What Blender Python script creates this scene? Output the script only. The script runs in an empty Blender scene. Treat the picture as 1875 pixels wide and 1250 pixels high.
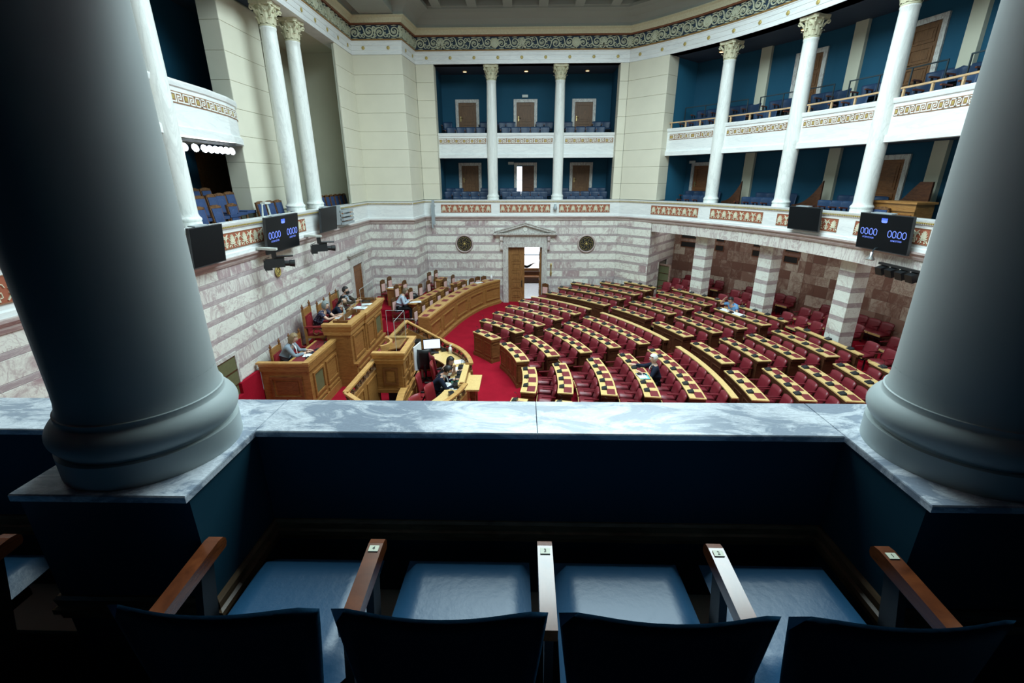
import bpy, bmesh, math, random
from mathutils import Vector, Matrix
PI = math.pi
rad = math.radians
RND = random.Random(11)
sc = bpy.context.scene
COL = sc.collection

# ---------------------------------------------------------------- camera, world, light, exposure
cam_d = bpy.data.cameras.new('camera')
cam = bpy.data.objects.new('camera', cam_d)
COL.objects.link(cam)
cam_d.sensor_width = 36
cam_d.lens = 840 / 1875 * 36
cam_d.clip_start = 0.05
cam_d.clip_end = 200
cam.matrix_world = (Matrix.Translation((0, 0, 5.5)) @ Matrix.Rotation(rad(1.35), 4, 'Z') @ Matrix.Rotation(rad(-19.62), 4, 'X')
                    @ Matrix.Rotation(rad(0.2), 4, 'Y') @ Matrix.Rotation(rad(90), 4, 'X'))
sc.camera = cam

world = bpy.data.worlds.new('hall_world')
sc.world = world
world.use_nodes = True
world.node_tree.nodes['Background'].inputs[0].default_value = (0.55, 0.68, 0.75, 1)
world.node_tree.nodes['Background'].inputs[1].default_value = 0.004

sc.view_settings.view_transform = 'Standard'
sc.view_settings.look = 'None'
sc.view_settings.gamma = 1
sc.view_settings.exposure = 0.32
sc.view_settings.use_curve_mapping = False


def area_light(name, loc, rot, sx, sy, power, color, spread=180):
    d = bpy.data.lights.new(name, 'AREA')
    d.shape = 'RECTANGLE'
    d.size, d.size_y = sx, sy
    d.energy = power
    d.color = color
    d.spread = rad(spread)
    o = bpy.data.objects.new(name, d)
    o.location, o.rotation_euler = loc, rot
    COL.objects.link(o)
    return o


# the skylight in the middle of the coffered ceiling
area_light('skylight', (1.6, 10.4, 11.85), (0, 0, 0), 8.0, 9.5, 2150, (0.755, 0.955, 1.0))
# fill lights added under the curved gallery to bring out the brown wall
for _a in (38.5, 27.3, 15.6, 4.0):
    area_light('under_gallery_fill', (-5.2 + 15.9 * math.cos(rad(_a)), 10.5 + 15.9 * math.sin(rad(_a)), 3.52), (0, 0, rad(_a)), 1.6, 2.4, 13, (0.95, 0.97, 0.95))

# ---------------------------------------------------------------- mesh builder
CX, CY = -5.2, 10.5          # centre of the half-round seating


def P(r, a, z=0.0):
    return Vector((CX + r * math.cos(rad(a)), CY + r * math.sin(rad(a)), z))


class MB:
    def __init__(s):
        s.v, s.f, s.mi, s.sm = [], [], [], []
        s.T = None
        s.cur = 0
        s.smooth = False

    def add(s, vs, fs):
        b = len(s.v)
        for p in vs:
            p = Vector(p)
            s.v.append(s.T @ p if s.T else p)
        for f in fs:
            s.f.append([b + i for i in f])
            s.mi.append(s.cur)
            s.sm.append(s.smooth)
        return s

    def box(s, x0, x1, y0, y1, z0, z1):
        vs = [(x, y, z) for z in (z0, z1) for y in (y0, y1) for x in (x0, x1)]
        return s.add(vs, [(0, 2, 3, 1), (4, 5, 7, 6), (0, 1, 5, 4), (2, 6, 7, 3), (0, 4, 6, 2), (1, 3, 7, 5)])

    def cbox(s, c, d, rz=0.0, rx=0.0, ry=0.0):
        M = Matrix.Translation(c) @ Matrix.Rotation(rz, 4, 'Z') @ Matrix.Rotation(ry, 4, 'Y') @ Matrix.Rotation(rx, 4, 'X')
        vs = [M @ Vector((x * d[0] / 2, y * d[1] / 2, z * d[2] / 2)) for z in (-1, 1) for y in (-1, 1) for x in (-1, 1)]
        return s.add(vs, [(0, 2, 3, 1), (4, 5, 7, 6), (0, 1, 5, 4), (2, 6, 7, 3), (0, 4, 6, 2), (1, 3, 7, 5)])

    def prism(s, pts, vec):
        n = len(pts)
        vec = Vector(vec)
        a = [Vector(p) for p in pts]
        return s.add(a + [p + vec for p in a], [tuple(range(n - 1, -1, -1)), tuple(range(n, 2 * n))] +
                     [(i, (i + 1) % n, n + (i + 1) % n, n + i) for i in range(n)])

    def lathe(s, prof, c=(0, 0, 0), n=16, a0=0.0, a1=360.0):
        c = Vector(c)
        full = a1 - a0 >= 359.9
        m = n if full else n + 1
        vs = []
        for k in range(m):
            t = rad(a0 + (a1 - a0) * k / n)
            for r, z in prof:
                vs.append(c + Vector((r * math.cos(t), r * math.sin(t), z)))
        L = len(prof)
        fs = []
        for k in range(n):
            k2 = (k + 1) % m
            for j in range(L - 1):
                fs.append((k * L + j, k2 * L + j, k2 * L + j + 1, k * L + j + 1))
        return s.add(vs, fs)

    def tube(s, pts, r, n=6, cap=True, up=None):
        pts = [Vector(p) for p in pts]
        L = len(pts)
        rs = r if isinstance(r, (list, tuple)) else [r] * L
        vs = []
        for i, p in enumerate(pts):
            t = (pts[min(i + 1, L - 1)] - pts[max(i - 1, 0)])
            t = t.normalized() if t.length > 1e-9 else Vector((0, 0, 1))
            u = Vector((0, 0, 1)) if abs(t.z) < 0.95 else Vector((1, 0, 0))
            x = t.cross(u).normalized()
            y = x.cross(t)
            for k in range(n):
                q = 2 * PI * k / n
                vs.append(p + (x * math.cos(q) + y * math.sin(q)) * rs[i])
        fs = [(i * n + k, i * n + (k + 1) % n, (i + 1) * n + (k + 1) % n, (i + 1) * n + k) for i in range(L - 1) for k in range(n)]
        if cap:
            fs += [tuple(range(n - 1, -1, -1)), tuple(range((L - 1) * n, L * n))]
        return s.add(vs, fs)

    def ribbon(s, pts, w, d):
        """flat strip in the local xz plane, w wide, raised d along -y"""
        pts = [Vector((p[0], 0, p[1])) for p in pts]
        L = len(pts)
        ws = w if isinstance(w, (list, tuple)) else [w] * L
        vs = []
        for i, p in enumerate(pts):
            t = (pts[min(i + 1, L - 1)] - pts[max(i - 1, 0)]).normalized()
            nrm = Vector((-t.z, 0, t.x)) * ws[i] / 2
            vs += [p + nrm, p + nrm * 0.75 + Vector((0, -d, 0)), p - nrm * 0.75 + Vector((0, -d, 0)), p - nrm]
        fs = []
        for i in range(L - 1):
            for k in range(3):
                fs.append((i * 4 + k, i * 4 + k + 1, (i + 1) * 4 + k + 1, (i + 1) * 4 + k))
        fs += [(0, 3, 2, 1), ((L - 1) * 4, (L - 1) * 4 + 1, (L - 1) * 4 + 2, (L - 1) * 4 + 3)]
        return s.add(vs, fs)

    def arc(s, r0, r1, a0, a1, z0, z1, step=3.0, c=None):
        n = max(1, math.ceil(abs(a1 - a0) / step))
        cx, cy = c if c else (CX, CY)
        vs = []
        for k in range(n + 1):
            a = rad(a0 + (a1 - a0) * k / n)
            ca, sa = math.cos(a), math.sin(a)
            for r, z in ((r0, z0), (r1, z0), (r1, z1), (r0, z1)):
                vs.append((cx + r * ca, cy + r * sa, z))
        fs = [(0, 1, 2, 3), (n * 4 + 3, n * 4 + 2, n * 4 + 1, n * 4)]
        for k in range(n):
            for j in range(4):
                fs.append((k * 4 + j, (k + 1) * 4 + j, (k + 1) * 4 + (j + 1) % 4, k * 4 + (j + 1) % 4))
        return s.add(vs, fs)

    def sweep(s, path, prof, closed=True):
        """path: list of (x, y); prof: closed polygon of (d, z), d to the right of the way along the path"""
        pv = [Vector((p[0], p[1])) for p in path]
        L, m = len(pv), len(prof)
        vs = []
        for i, p in enumerate(pv):
            t0 = (pv[i] - pv[i - 1]).normalized() if i else None
            t1 = (pv[i + 1] - pv[i]).normalized() if i < L - 1 else None
            t0 = t0 or t1
            t1 = t1 or t0
            n0, n1 = Vector((t0.y, -t0.x)), Vector((t1.y, -t1.x))
            b = (n0 + n1)
            b = b / max(0.3, b.dot(n0)) if b.length > 1e-6 else n0
            for d, z in prof:
                q = p + b * d
                vs.append((q.x, q.y, z))
        fs = []
        e = m if closed else m - 1
        for i in range(L - 1):
            for j in range(e):
                j2 = (j + 1) % m
                fs.append((i * m + j, i * m + j2, (i + 1) * m + j2, (i + 1) * m + j))
        if closed:
            fs += [tuple(range(m - 1, -1, -1)), tuple(range((L - 1) * m, L * m))]
        return s.add(vs, fs)

    def ball(s, c, r, n=10, m=6):
        rx, ry, rz = r if isinstance(r, (tuple, list)) else (r, r, r)
        c = Vector(c)
        vs = [c + Vector((0, 0, -rz))]
        for j in range(1, m):
            p = -PI / 2 + PI * j / m
            for k in range(n):
                q = 2 * PI * k / n
                vs.append(c + Vector((rx * math.cos(p) * math.cos(q), ry * math.cos(p) * math.sin(q), rz * math.sin(p))))
        vs.append(c + Vector((0, 0, rz)))
        fs = [(0, 1 + (k + 1) % n, 1 + k) for k in range(n)]
        for j in range(m - 2):
            for k in range(n):
                a, b = 1 + j * n + k, 1 + j * n + (k + 1) % n
                fs.append((a, b, b + n, a + n))
        t = 1 + (m - 1) * n
        fs += [(t - n + k, t - n + (k + 1) % n, t) for k in range(n)]
        return s.add(vs, fs)

    def frame(s, o, u, w, h, bar, d, nrm):
        """rectangular raised moulding: corner o, unit u across, z up, outer size w x h, depth d along nrm"""
        o, u, nrm = Vector(o), Vector(u).normalized(), Vector(nrm).normalized()
        z = Vector((0, 0, 1))
        for (a, b, c2, e) in ((0, 0, w, bar), (0, h - bar, w, bar), (0, bar, bar, h - 2 * bar), (w - bar, bar, bar, h - 2 * bar)):
            p = o + u * a + z * b
            q = [p, p + u * c2, p + u * c2 + z * e, p + z * e]
            s.prism(q, nrm * d)
        return s

    def mesh(s, name, mats):
        me = bpy.data.meshes.new(name)
        me.from_pydata([tuple(p) for p in s.v], [], s.f)
        for m in (mats if isinstance(mats, (list, tuple)) else [mats]):
            me.materials.append(m)
        if any(s.mi):
            me.polygons.foreach_set('material_index', s.mi)
        if any(s.sm):
            me.polygons.foreach_set('use_smooth', s.sm)
        bm = bmesh.new()
        bm.from_mesh(me)
        bmesh.ops.recalc_face_normals(bm, faces=bm.faces)
        bm.to_mesh(me)
        bm.free()
        me.update()
        return me

    def build(s, name, mats, parent=None, **kw):
        return link(name, s.mesh(name, mats), parent, **kw)


def link(name, data, parent=None, loc=None, rot=None, kind=None, label=None):
    o = bpy.data.objects.new(name, data)
    if parent is not None:
        o.parent = parent
    if loc is not None:
        o.location = loc
    if rot is not None:
        o.rotation_euler = rot if hasattr(rot, '__len__') else (0, 0, rot)
    if kind:
        o['kind'] = kind
    if label:
        o['label'] = label
    COL.objects.link(o)
    return o


def thing(name, label, cat, loc=(0, 0, 0), rz=0.0, group=None):
    o = bpy.data.objects.new(name, None)
    o.empty_display_size = 0.1
    o.location = loc
    o.rotation_euler = (0, 0, rz)
    o['label'], o['category'] = label, cat
    if group:
        o['group'] = group
    COL.objects.link(o)
    return o


def tag(o, label, cat, group=None):
    o['label'], o['category'] = label, cat
    if group:
        o['group'] = group
    return o


KIDS = {}


def dup(root, loc, rz, label, group=None):
    c = root.copy()
    c.location = loc
    c.rotation_euler = (0, 0, rz)
    c['label'] = label
    if group:
        c['group'] = group
    COL.objects.link(c)
    if root.name not in KIDS:
        KIDS[root.name] = [(k, list(k.children)) for k in root.children]
    for k, subs in KIDS[root.name]:
        p = k.copy()
        p.parent = c
        COL.objects.link(p)
        for g in subs:
            q = g.copy()
            q.parent = p
            COL.objects.link(q)
    return c


def text_mesh(name, body, size, mat):
    cu = bpy.data.curves.new(name, 'FONT')
    cu.body = body
    cu.size = size
    cu.align_x = cu.align_y = 'CENTER'
    cu.extrude = .0004
    cu.resolution_u = 3
    o = bpy.data.objects.new(name, cu)
    COL.objects.link(o)
    bpy.context.view_layer.update()
    me = bpy.data.meshes.new_from_object(o)
    me.name = name
    me.materials.clear()
    me.materials.append(mat)
    bpy.data.objects.remove(o)
    return me


class Maker:
    """the first call moves the model itself, later calls copy it"""
    def __init__(s, root, group=None):
        s.root, s.used, s.group = root, False, group

    def put(s, loc, rz, label, group=None):
        g = group or s.group
        if not s.used:
            s.used = True
            s.root.location, s.root.rotation_euler = loc, (0, 0, rz)
            s.root['label'] = label
            if g:
                s.root['group'] = g
            return s.root
        return dup(s.root, loc, rz, label, g)


def struct(o):
    o['kind'] = 'structure'
    return o


def holder(name, loc=(0, 0, 0), rz=0.0):
    o = bpy.data.objects.new(name, None)
    o.empty_display_size = 0.1
    o.location, o.rotation_euler = loc, (0, 0, rz)
    o['kind'] = 'structure'
    COL.objects.link(o)
    return o


ORD = ['zeroth', 'first', 'second', 'third', 'fourth', 'fifth', 'sixth', 'seventh', 'eighth', 'ninth', 'tenth', 'eleventh', 'twelfth',
       'thirteenth', 'fourteenth', 'fifteenth', 'sixteenth']


# ---------------------------------------------------------------- materials
def base_mat(name):
    m = bpy.data.materials.new(name)
    m.use_nodes = True
    nt = m.node_tree
    return m, nt, nt.nodes, nt.links, nt.nodes['Principled BSDF']


def mixc(nt, fac, a, b, blend='MIX'):
    n = nt.nodes.new('ShaderNodeMix')
    n.data_type = 'RGBA'
    n.blend_type = blend
    for k, v in ((0, fac), (6, a), (7, b)):
        if hasattr(v, 'links'):
            nt.links.new(v, n.inputs[k])
        elif k == 0:
            n.inputs[0].default_value = v
        else:
            n.inputs[k].default_value = (v[0], v[1], v[2], 1)
    return n.outputs[2]


def ramp(nt, src, stops):
    n = nt.nodes.new('ShaderNodeValToRGB')
    e = n.color_ramp.elements
    while len(e) < len(stops):
        e.new(0.5)
    for k, (p, c) in enumerate(stops):
        e[k].position = p
        e[k].color = (c, c, c, 1) if not hasattr(c, '__len__') else (c[0], c[1], c[2], 1)
    nt.links.new(src, n.inputs[0])
    return n.outputs[0]


def noise(nt, vec, scale, detail=4, rough=0.55, dist=0.0):
    n = nt.nodes.new('ShaderNodeTexNoise')
    n.inputs['Scale'].default_value = scale
    n.inputs['Detail'].default_value = detail
    n.inputs['Roughness'].default_value = rough
    n.inputs['Distortion'].default_value = dist
    if vec is not None:
        nt.links.new(vec, n.inputs['Vector'])
    return n.outputs['Fac']


def position(nt, scale=(1, 1, 1), rot=(0, 0, 0), rand=0.0):
    g = nt.nodes.new('ShaderNodeNewGeometry')
    v = g.outputs['Position']
    if rand:
        oi = nt.nodes.new('ShaderNodeObjectInfo')
        mu = nt.nodes.new('ShaderNodeMath')
        mu.operation = 'MULTIPLY'
        mu.inputs[1].default_value = rand
        nt.links.new(oi.outputs['Random'], mu.inputs[0])
        ad = nt.nodes.new('ShaderNodeVectorMath')
        nt.links.new(v, ad.inputs[0])
        nt.links.new(mu.outputs[0], ad.inputs[1])
        v = ad.outputs[0]
    mp = nt.nodes.new('ShaderNodeMapping')
    mp.inputs['Scale'].default_value = scale
    mp.inputs['Rotation'].default_value = rot
    nt.links.new(v, mp.inputs['Vector'])
    return mp.outputs[0]


def plain(name, col, rough=0.5, var=0.12, scale=6.0, metal=0.0, spec=0.5, bump=0.0, stretch=(1, 1, 1), coat=0.0):
    m, nt, N, L, b = base_mat(name)
    v = position(nt, stretch)
    f = noise(nt, v, scale)
    d = tuple(max(0.0, c * (1 - var * 2)) for c in col)
    e = tuple(min(1.0, c * (1 + var)) for c in col)
    L.new(mixc(nt, f, d, e), b.inputs['Base Color'])
    b.inputs['Roughness'].default_value = rough
    b.inputs['Metallic'].default_value = metal
    b.inputs['Specular IOR Level'].default_value = spec
    b.inputs['Coat Weight'].default_value = coat
    if bump:
        bn = N.new('ShaderNodeBump')
        bn.inputs['Strength'].default_value = bump
        bn.inputs['Distance'].default_value = 0.01
        f2 = noise(nt, v, scale * 8)
        L.new(f2, bn.inputs['Height'])
        L.new(bn.outputs[0], b.inputs['Normal'])
    return m


def emit(name, col, strength):
    m, nt, N, L, b = base_mat(name)
    b.inputs['Base Color'].default_value = (0, 0, 0, 1)
    b.inputs['Emission Color'].default_value = (*col, 1)
    b.inputs['Emission Strength'].default_value = strength
    return m


def wood(name, dark, light, rough=0.4, scale=5.0, stretch=(1, 1, 6), spec=0.4):
    m, nt, N, L, b = base_mat(name)
    v = position(nt, (stretch[0], stretch[1], stretch[2]))
    f = noise(nt, v, scale, 5, 0.6, 1.2)
    g = ramp(nt, f, ((0.3, 0.0), (0.7, 1.0)))
    L.new(mixc(nt, g, dark, light), b.inputs['Base Color'])
    b.inputs['Roughness'].default_value = rough
    b.inputs['Specular IOR Level'].default_value = spec
    return m


def marble(name, base, vein, scale=1.6, amount=0.5, rough=0.35, rot=(0, 0.5, 0), stretch=(1, 1, 1), rand=40.0, mottled=0.0, width=0.06):
    """base stone crossed by thin veins; mottled adds clouds of the vein colour, their share changes from block to block"""
    m, nt, N, L, b = base_mat(name)
    v = position(nt, stretch, rot, rand)
    w = noise(nt, v, scale, 8, 0.62, 1.4)
    vein_f = ramp(nt, w, ((0.5 - width, 0.0), (0.5, 1.0), (0.5 + width, 0.0)))
    fine = ramp(nt, noise(nt, v, scale * 3.3, 6, 0.6, 2.0), ((0.47, 0.0), (0.5, 0.6), (0.53, 0.0)))
    mx = nt.nodes.new('ShaderNodeMath')
    mx.operation = 'MAXIMUM'
    L.new(vein_f, mx.inputs[0])
    L.new(fine, mx.inputs[1])
    sc_ = nt.nodes.new('ShaderNodeMath')
    sc_.operation = 'MULTIPLY'
    sc_.inputs[1].default_value = amount
    L.new(mx.outputs[0], sc_.inputs[0])
    c = mixc(nt, noise(nt, v, scale * 0.7), tuple(x * 0.9 for x in base), tuple(min(1, x * 1.06) for x in base))
    if mottled:
        oi = nt.nodes.new('ShaderNodeObjectInfo')
        cl = noise(nt, v, scale * 1.5, 8, 0.7, 0.8)
        ad = nt.nodes.new('ShaderNodeMath')
        ad.operation = 'MULTIPLY_ADD'
        ad.inputs[1].default_value = 0.35
        L.new(oi.outputs['Random'], ad.inputs[0])
        L.new(cl, ad.inputs[2])
        cf = ramp(nt, ad.outputs[0], ((0.78 - 0.35 * mottled, 0.0), (0.92 - 0.3 * mottled, 1.0)))
        c = mixc(nt, cf, c, vein)
    c = mixc(nt, sc_.outputs[0], c, vein)
    L.new(c, b.inputs['Base Color'])
    b.inputs['Roughness'].default_value = rough
    b.inputs['Specular IOR Level'].default_value = 0.4
    return m


M = {}
M['carpet'] = plain('red_carpet', (0.33, 0.007, 0.022), 0.95, 0.16, 3.0, spec=0.1, bump=0.4)
M['leather'] = plain('maroon_leather', (0.19, 0.017, 0.027), 0.38, 0.12, 9.0, spec=0.5)
M['leather_red'] = plain('red_leather', (0.24, 0.018, 0.024), 0.4, 0.1, 9.0)
M['pad'] = plain('maroon_desk_pad', (0.19, 0.016, 0.022), 0.55, 0.08, 10)
M['pink'] = plain('pink_upholstery', (0.80, 0.50, 0.46), 0.85, 0.1, 20)
M['oak'] = wood('honey_oak', (0.22, 0.095, 0.026), (0.40, 0.195, 0.058), 0.38)
M['oak_top'] = wood('pale_oak_top', (0.62, 0.41, 0.15), (0.80, 0.57, 0.25), 0.35, 5.0, (5, 5, 1))
M['oak_dark'] = wood('dark_oak', (0.045, 0.016, 0.008), (0.12, 0.045, 0.02), 0.42)
M['oak_mid'] = wood('red_brown_oak', (0.12, 0.043, 0.014), (0.26, 0.105, 0.035), 0.42)
M['carved'] = wood('carved_dark_wood', (0.05, 0.018, 0.007), (0.2, 0.09, 0.03), 0.45, 14, (1, 1, 1))
M['arm_wood'] = wood('varnished_arm_wood', (0.10, 0.026, 0.009), (0.22, 0.06, 0.018), 0.25, 7, (1, 1, 6), 0.6)
M['arm_wood'].node_tree.nodes['Principled BSDF'].inputs['Coat Weight'].default_value = 1.0
M['arm_wood'].node_tree.nodes['Principled BSDF'].inputs['Coat Roughness'].default_value = 0.16
M['door_wood'] = wood('door_wood', (0.16, 0.07, 0.022), (0.34, 0.165, 0.055), 0.4, 4, (6, 6, 1))
M['door_dark'] = wood('gallery_door_wood', (0.09, 0.04, 0.016), (0.19, 0.09, 0.036), 0.45, 4, (6, 6, 1))
M['white_marble'] = marble('white_marble', (0.84, 0.86, 0.85), (0.50, 0.53, 0.56), 1.1, 0.30, 0.3, stretch=(0.5, 0.5, 3.5), rand=0, width=0.05)
M['col_marble'] = marble('column_marble', (0.83, 0.85, 0.82), (0.45, 0.46, 0.45), 1.2, 0.35, 0.3, stretch=(2, 2, 0.35), rand=0, width=0.035)
M['near_col'] = plain('shaded_column_stone', (0.43, 0.49, 0.49), 0.5, 0.03, 5.0, spec=0.3)  # column marble in a darker tone: shade of the near gallery put into the colour
M['stone_white'] = marble('veined_white_block', (0.80, 0.80, 0.73), (0.40, 0.29, 0.30), 1.0, 0.65, 0.35, rot=(0.4, 0.7, 0.3), mottled=0.02, width=0.022)
M['breccia'] = marble('mottled_mauve_block', (0.74, 0.72, 0.67), (0.40, 0.30, 0.31), 2.2, 0.8, 0.35, rot=(0.2, 0.5, 0.3), stretch=(1.6, 1.6, 0.5), mottled=0.24, width=0.05)
M['band'] = marble('mauve_band', (0.40, 0.325, 0.335), (0.58, 0.53, 0.51), 2.4, 0.7, 0.35, rot=(0, 0.2, 0), stretch=(0.7, 0.7, 2), mottled=0.0, width=0.05)
M['pillar_white'] = marble('pillar_white_block', (0.80, 0.82, 0.76), (0.42, 0.31, 0.30), 1.6, 0.5, 0.35, mottled=0.02, width=0.02)
M['brown_stone'] = marble('brown_ashlar_block', (0.46, 0.35, 0.28), (0.24, 0.13, 0.10), 2.0, 0.8, 0.4, stretch=(1, 1, 0.7), mottled=0.6, width=0.06)
M['brown_light'] = marble('pale_ashlar_block', (0.66, 0.60, 0.50), (0.36, 0.23, 0.18), 1.8, 0.8, 0.4, stretch=(1, 1, 0.8), mottled=0.3, width=0.05)
M['cornice_stone'] = marble('mauve_cornice_stone', (0.42, 0.32, 0.31), (0.62, 0.55, 0.50), 2.0, 0.6, 0.35, stretch=(0.5, 0.5, 4), rand=0)
M['frame_stone'] = marble('grey_door_frame_stone', (0.62, 0.62, 0.58), (0.32, 0.26, 0.26), 3.0, 0.8, 0.35, stretch=(2, 2, 0.8), rand=20, width=0.06)
M['cream'] = plain('cream_stone_block', (0.72, 0.69, 0.565), 0.6, 0.05, 1.5, spec=0.25)
M['cream_dim'] = plain('cream_plaster', (0.60, 0.59, 0.47), 0.7, 0.05, 1.2, spec=0.2)
M['joint_cream'] = plain('cream_joint', (0.40, 0.41, 0.33), 0.8, 0.05, 4)
M['oak_rail'] = wood('oak_rail', (0.40, 0.20, 0.06), (0.62, 0.36, 0.12), 0.36)
M['joint'] = plain('grey_joint', (0.24, 0.24, 0.20), 0.8, 0.1, 4)
M['ceil'] = plain('dimmed_ceiling_plaster', (0.33, 0.36, 0.33), 0.8, 0.04, 1.0, spec=0.15)  # lack of light up at the ceiling is put into this colour
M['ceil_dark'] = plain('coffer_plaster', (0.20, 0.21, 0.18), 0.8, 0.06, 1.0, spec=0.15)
M['blue_wall'] = plain('blue_painted_wall', (0.014, 0.082, 0.145), 0.75, 0.07, 1.2, spec=0.2)
M['blue_ceiling'] = plain('blue_gallery_ceiling', (0.05, 0.075, 0.11), 0.75, 0.08, 1.5, spec=0.2)
M['navy_panel'] = plain('navy_parapet_panel', (0.008, 0.050, 0.080), 0.6, 0.05, 3, spec=0.25)
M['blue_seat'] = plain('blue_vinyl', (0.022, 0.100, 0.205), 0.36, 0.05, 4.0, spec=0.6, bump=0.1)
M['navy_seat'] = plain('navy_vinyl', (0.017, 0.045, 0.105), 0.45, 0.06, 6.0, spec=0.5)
M['shade_wall'] = plain('darkened_gallery_wall', (0.006, 0.016, 0.028), 0.8, 0.05, 1.0, spec=0.1)  # unseen near gallery surfaces, darkened so little light bounces onto the chair backs
M['blue_cloth'] = plain('blue_chair_cloth', (0.025, 0.055, 0.15), 0.7, 0.1, 20)
M['terracotta'] = plain('terracotta_ground', (0.36, 0.105, 0.055), 0.7, 0.1, 8)
M['relief'] = plain('cream_relief', (0.72, 0.69, 0.52), 0.6, 0.06, 8)
M['frieze_bg'] = plain('blue_frieze_ground', (0.016, 0.04, 0.075), 0.7, 0.1, 4)
M['frieze_relief'] = plain('pale_scroll_relief', (0.58, 0.60, 0.45), 0.6, 0.06, 8)
M['gold'] = plain('gold_leaf', (0.55, 0.42, 0.14), 0.45, 0.15, 20, metal=0.3)
M['fillet'] = plain('brown_gold_fillet', (0.30, 0.17, 0.055), 0.5, 0.15, 20)
M['fillet_red'] = plain('red_brown_fillet', (0.22, 0.085, 0.04), 0.5, 0.15, 20)
M['key_brown'] = plain('brown_key_ground', (0.30, 0.16, 0.09), 0.6, 0.08, 10)
M['key_white'] = plain('white_key_line', (0.82, 0.83, 0.78), 0.5, 0.03, 10)
M['capital'] = plain('gilded_capital_stone', (0.66, 0.63, 0.44), 0.55, 0.14, 22)
M['black'] = plain('black_plastic', (0.010, 0.012, 0.014), 0.4, 0.15, 20)
M['charcoal'] = plain('charcoal_plastic', (0.035, 0.04, 0.045), 0.5, 0.15, 12)
M['mic'] = plain('microphone_black', (0.012, 0.018, 0.022), 0.3, 0.15, 30, spec=0.6)
M['screen'] = plain('dark_screen_glass', (0.006, 0.008, 0.010), 0.3, 0.1, 2, spec=0.12)
M['grey_metal'] = plain('grey_painted_metal', (0.36, 0.41, 0.44), 0.4, 0.05, 6)
M['pale_metal'] = plain('pale_painted_metal', (0.62, 0.66, 0.62), 0.45, 0.05, 6)
M['chrome'] = plain('bright_metal', (0.75, 0.78, 0.80), 0.2, 0.04, 6, metal=0.9)
M['brass'] = plain('brass', (0.62, 0.47, 0.2), 0.3, 0.1, 10, metal=0.8)
M['rail_wood'] = wood('pale_rail_wood', (0.42, 0.27, 0.14), (0.62, 0.42, 0.24), 0.4)
M['dark_metal'] = plain('dark_rail_metal', (0.02, 0.035, 0.045), 0.45, 0.1, 8)
M['paper'] = plain('white_paper', (0.86, 0.88, 0.90), 0.7, 0.02, 5)
M['plate'] = plain('cream_number_plate', (0.78, 0.80, 0.62), 0.4, 0.03, 5)
M['ink'] = plain('dark_ink', (0.015, 0.015, 0.02), 0.6, 0.05, 5)
M['grille'] = plain('olive_grille_metal', (0.14, 0.145, 0.07), 0.5, 0.12, 14)
M['skin'] = plain('skin', (0.62, 0.36, 0.26), 0.5, 0.04, 14)
M['skin2'] = plain('fair_skin', (0.70, 0.45, 0.34), 0.5, 0.04, 14)
M['navy_cloth'] = plain('navy_suit_cloth', (0.010, 0.016, 0.035), 0.8, 0.1, 25, spec=0.2)
M['dark_cloth'] = plain('dark_suit_cloth', (0.012, 0.014, 0.018), 0.8, 0.1, 25, spec=0.2)
M['pale_blue_cloth'] = plain('pale_blue_jacket_cloth', (0.46, 0.55, 0.66), 0.8, 0.05, 25, spec=0.2)
M['grey_blue_cloth'] = plain('grey_blue_jacket_cloth', (0.26, 0.32, 0.38), 0.8, 0.06, 25, spec=0.2)
M['polo'] = plain('light_blue_polo_cloth', (0.16, 0.34, 0.60), 0.8, 0.05, 25, spec=0.2)
M['white_cloth'] = plain('white_shirt_cloth', (0.82, 0.84, 0.86), 0.7, 0.03, 20)
M['green_cloth'] = plain('dark_green_cloth', (0.03, 0.12, 0.08), 0.7, 0.1, 20)
M['hair_dark'] = plain('dark_hair', (0.012, 0.010, 0.010), 0.5, 0.2, 40)
M['hair_grey'] = plain('grey_hair', (0.26, 0.30, 0.30), 0.6, 0.25, 40)
M['hair_white'] = plain('white_hair', (0.72, 0.73, 0.72), 0.6, 0.1, 40)
M['hair_fair'] = plain('fair_hair', (0.30, 0.21, 0.11), 0.55, 0.25, 40)
M['hair_brown'] = plain('light_brown_hair', (0.17, 0.13, 0.085), 0.55, 0.25, 40)
M['teal'] = plain('teal_folder_card', (0.16, 0.62, 0.58), 0.5, 0.04, 8)
M['green_folder'] = plain('green_folder_card', (0.05, 0.16, 0.11), 0.6, 0.05, 8)
M['lip'] = plain('lip', (0.42, 0.14, 0.12), 0.5, 0.05, 10)
M['floor_pale'] = marble('pale_corridor_floor', (0.74, 0.74, 0.76), (0.5, 0.5, 0.52), 1.5, 0.4, 0.3, rand=0)
M['lamp'] = emit('floodlight_lens', (0.92, 0.96, 1.0), 60)
M['downlight'] = emit('warm_downlight', (1.0, 0.62, 0.34), 2.2)
M['window_glow'] = emit('daylight_window', (0.88, 0.93, 1.0), 1.7)
M['digits'] = emit('blue_display_light', (0.17, 0.28, 1.0), 1.15)
M['digits2'] = emit('blue_display_light_deep', (0.05, 0.12, 0.9), 1.6)
M['monitor_glow'] = emit('monitor_light', (0.75, 0.85, 1.0), 1.0)
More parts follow.
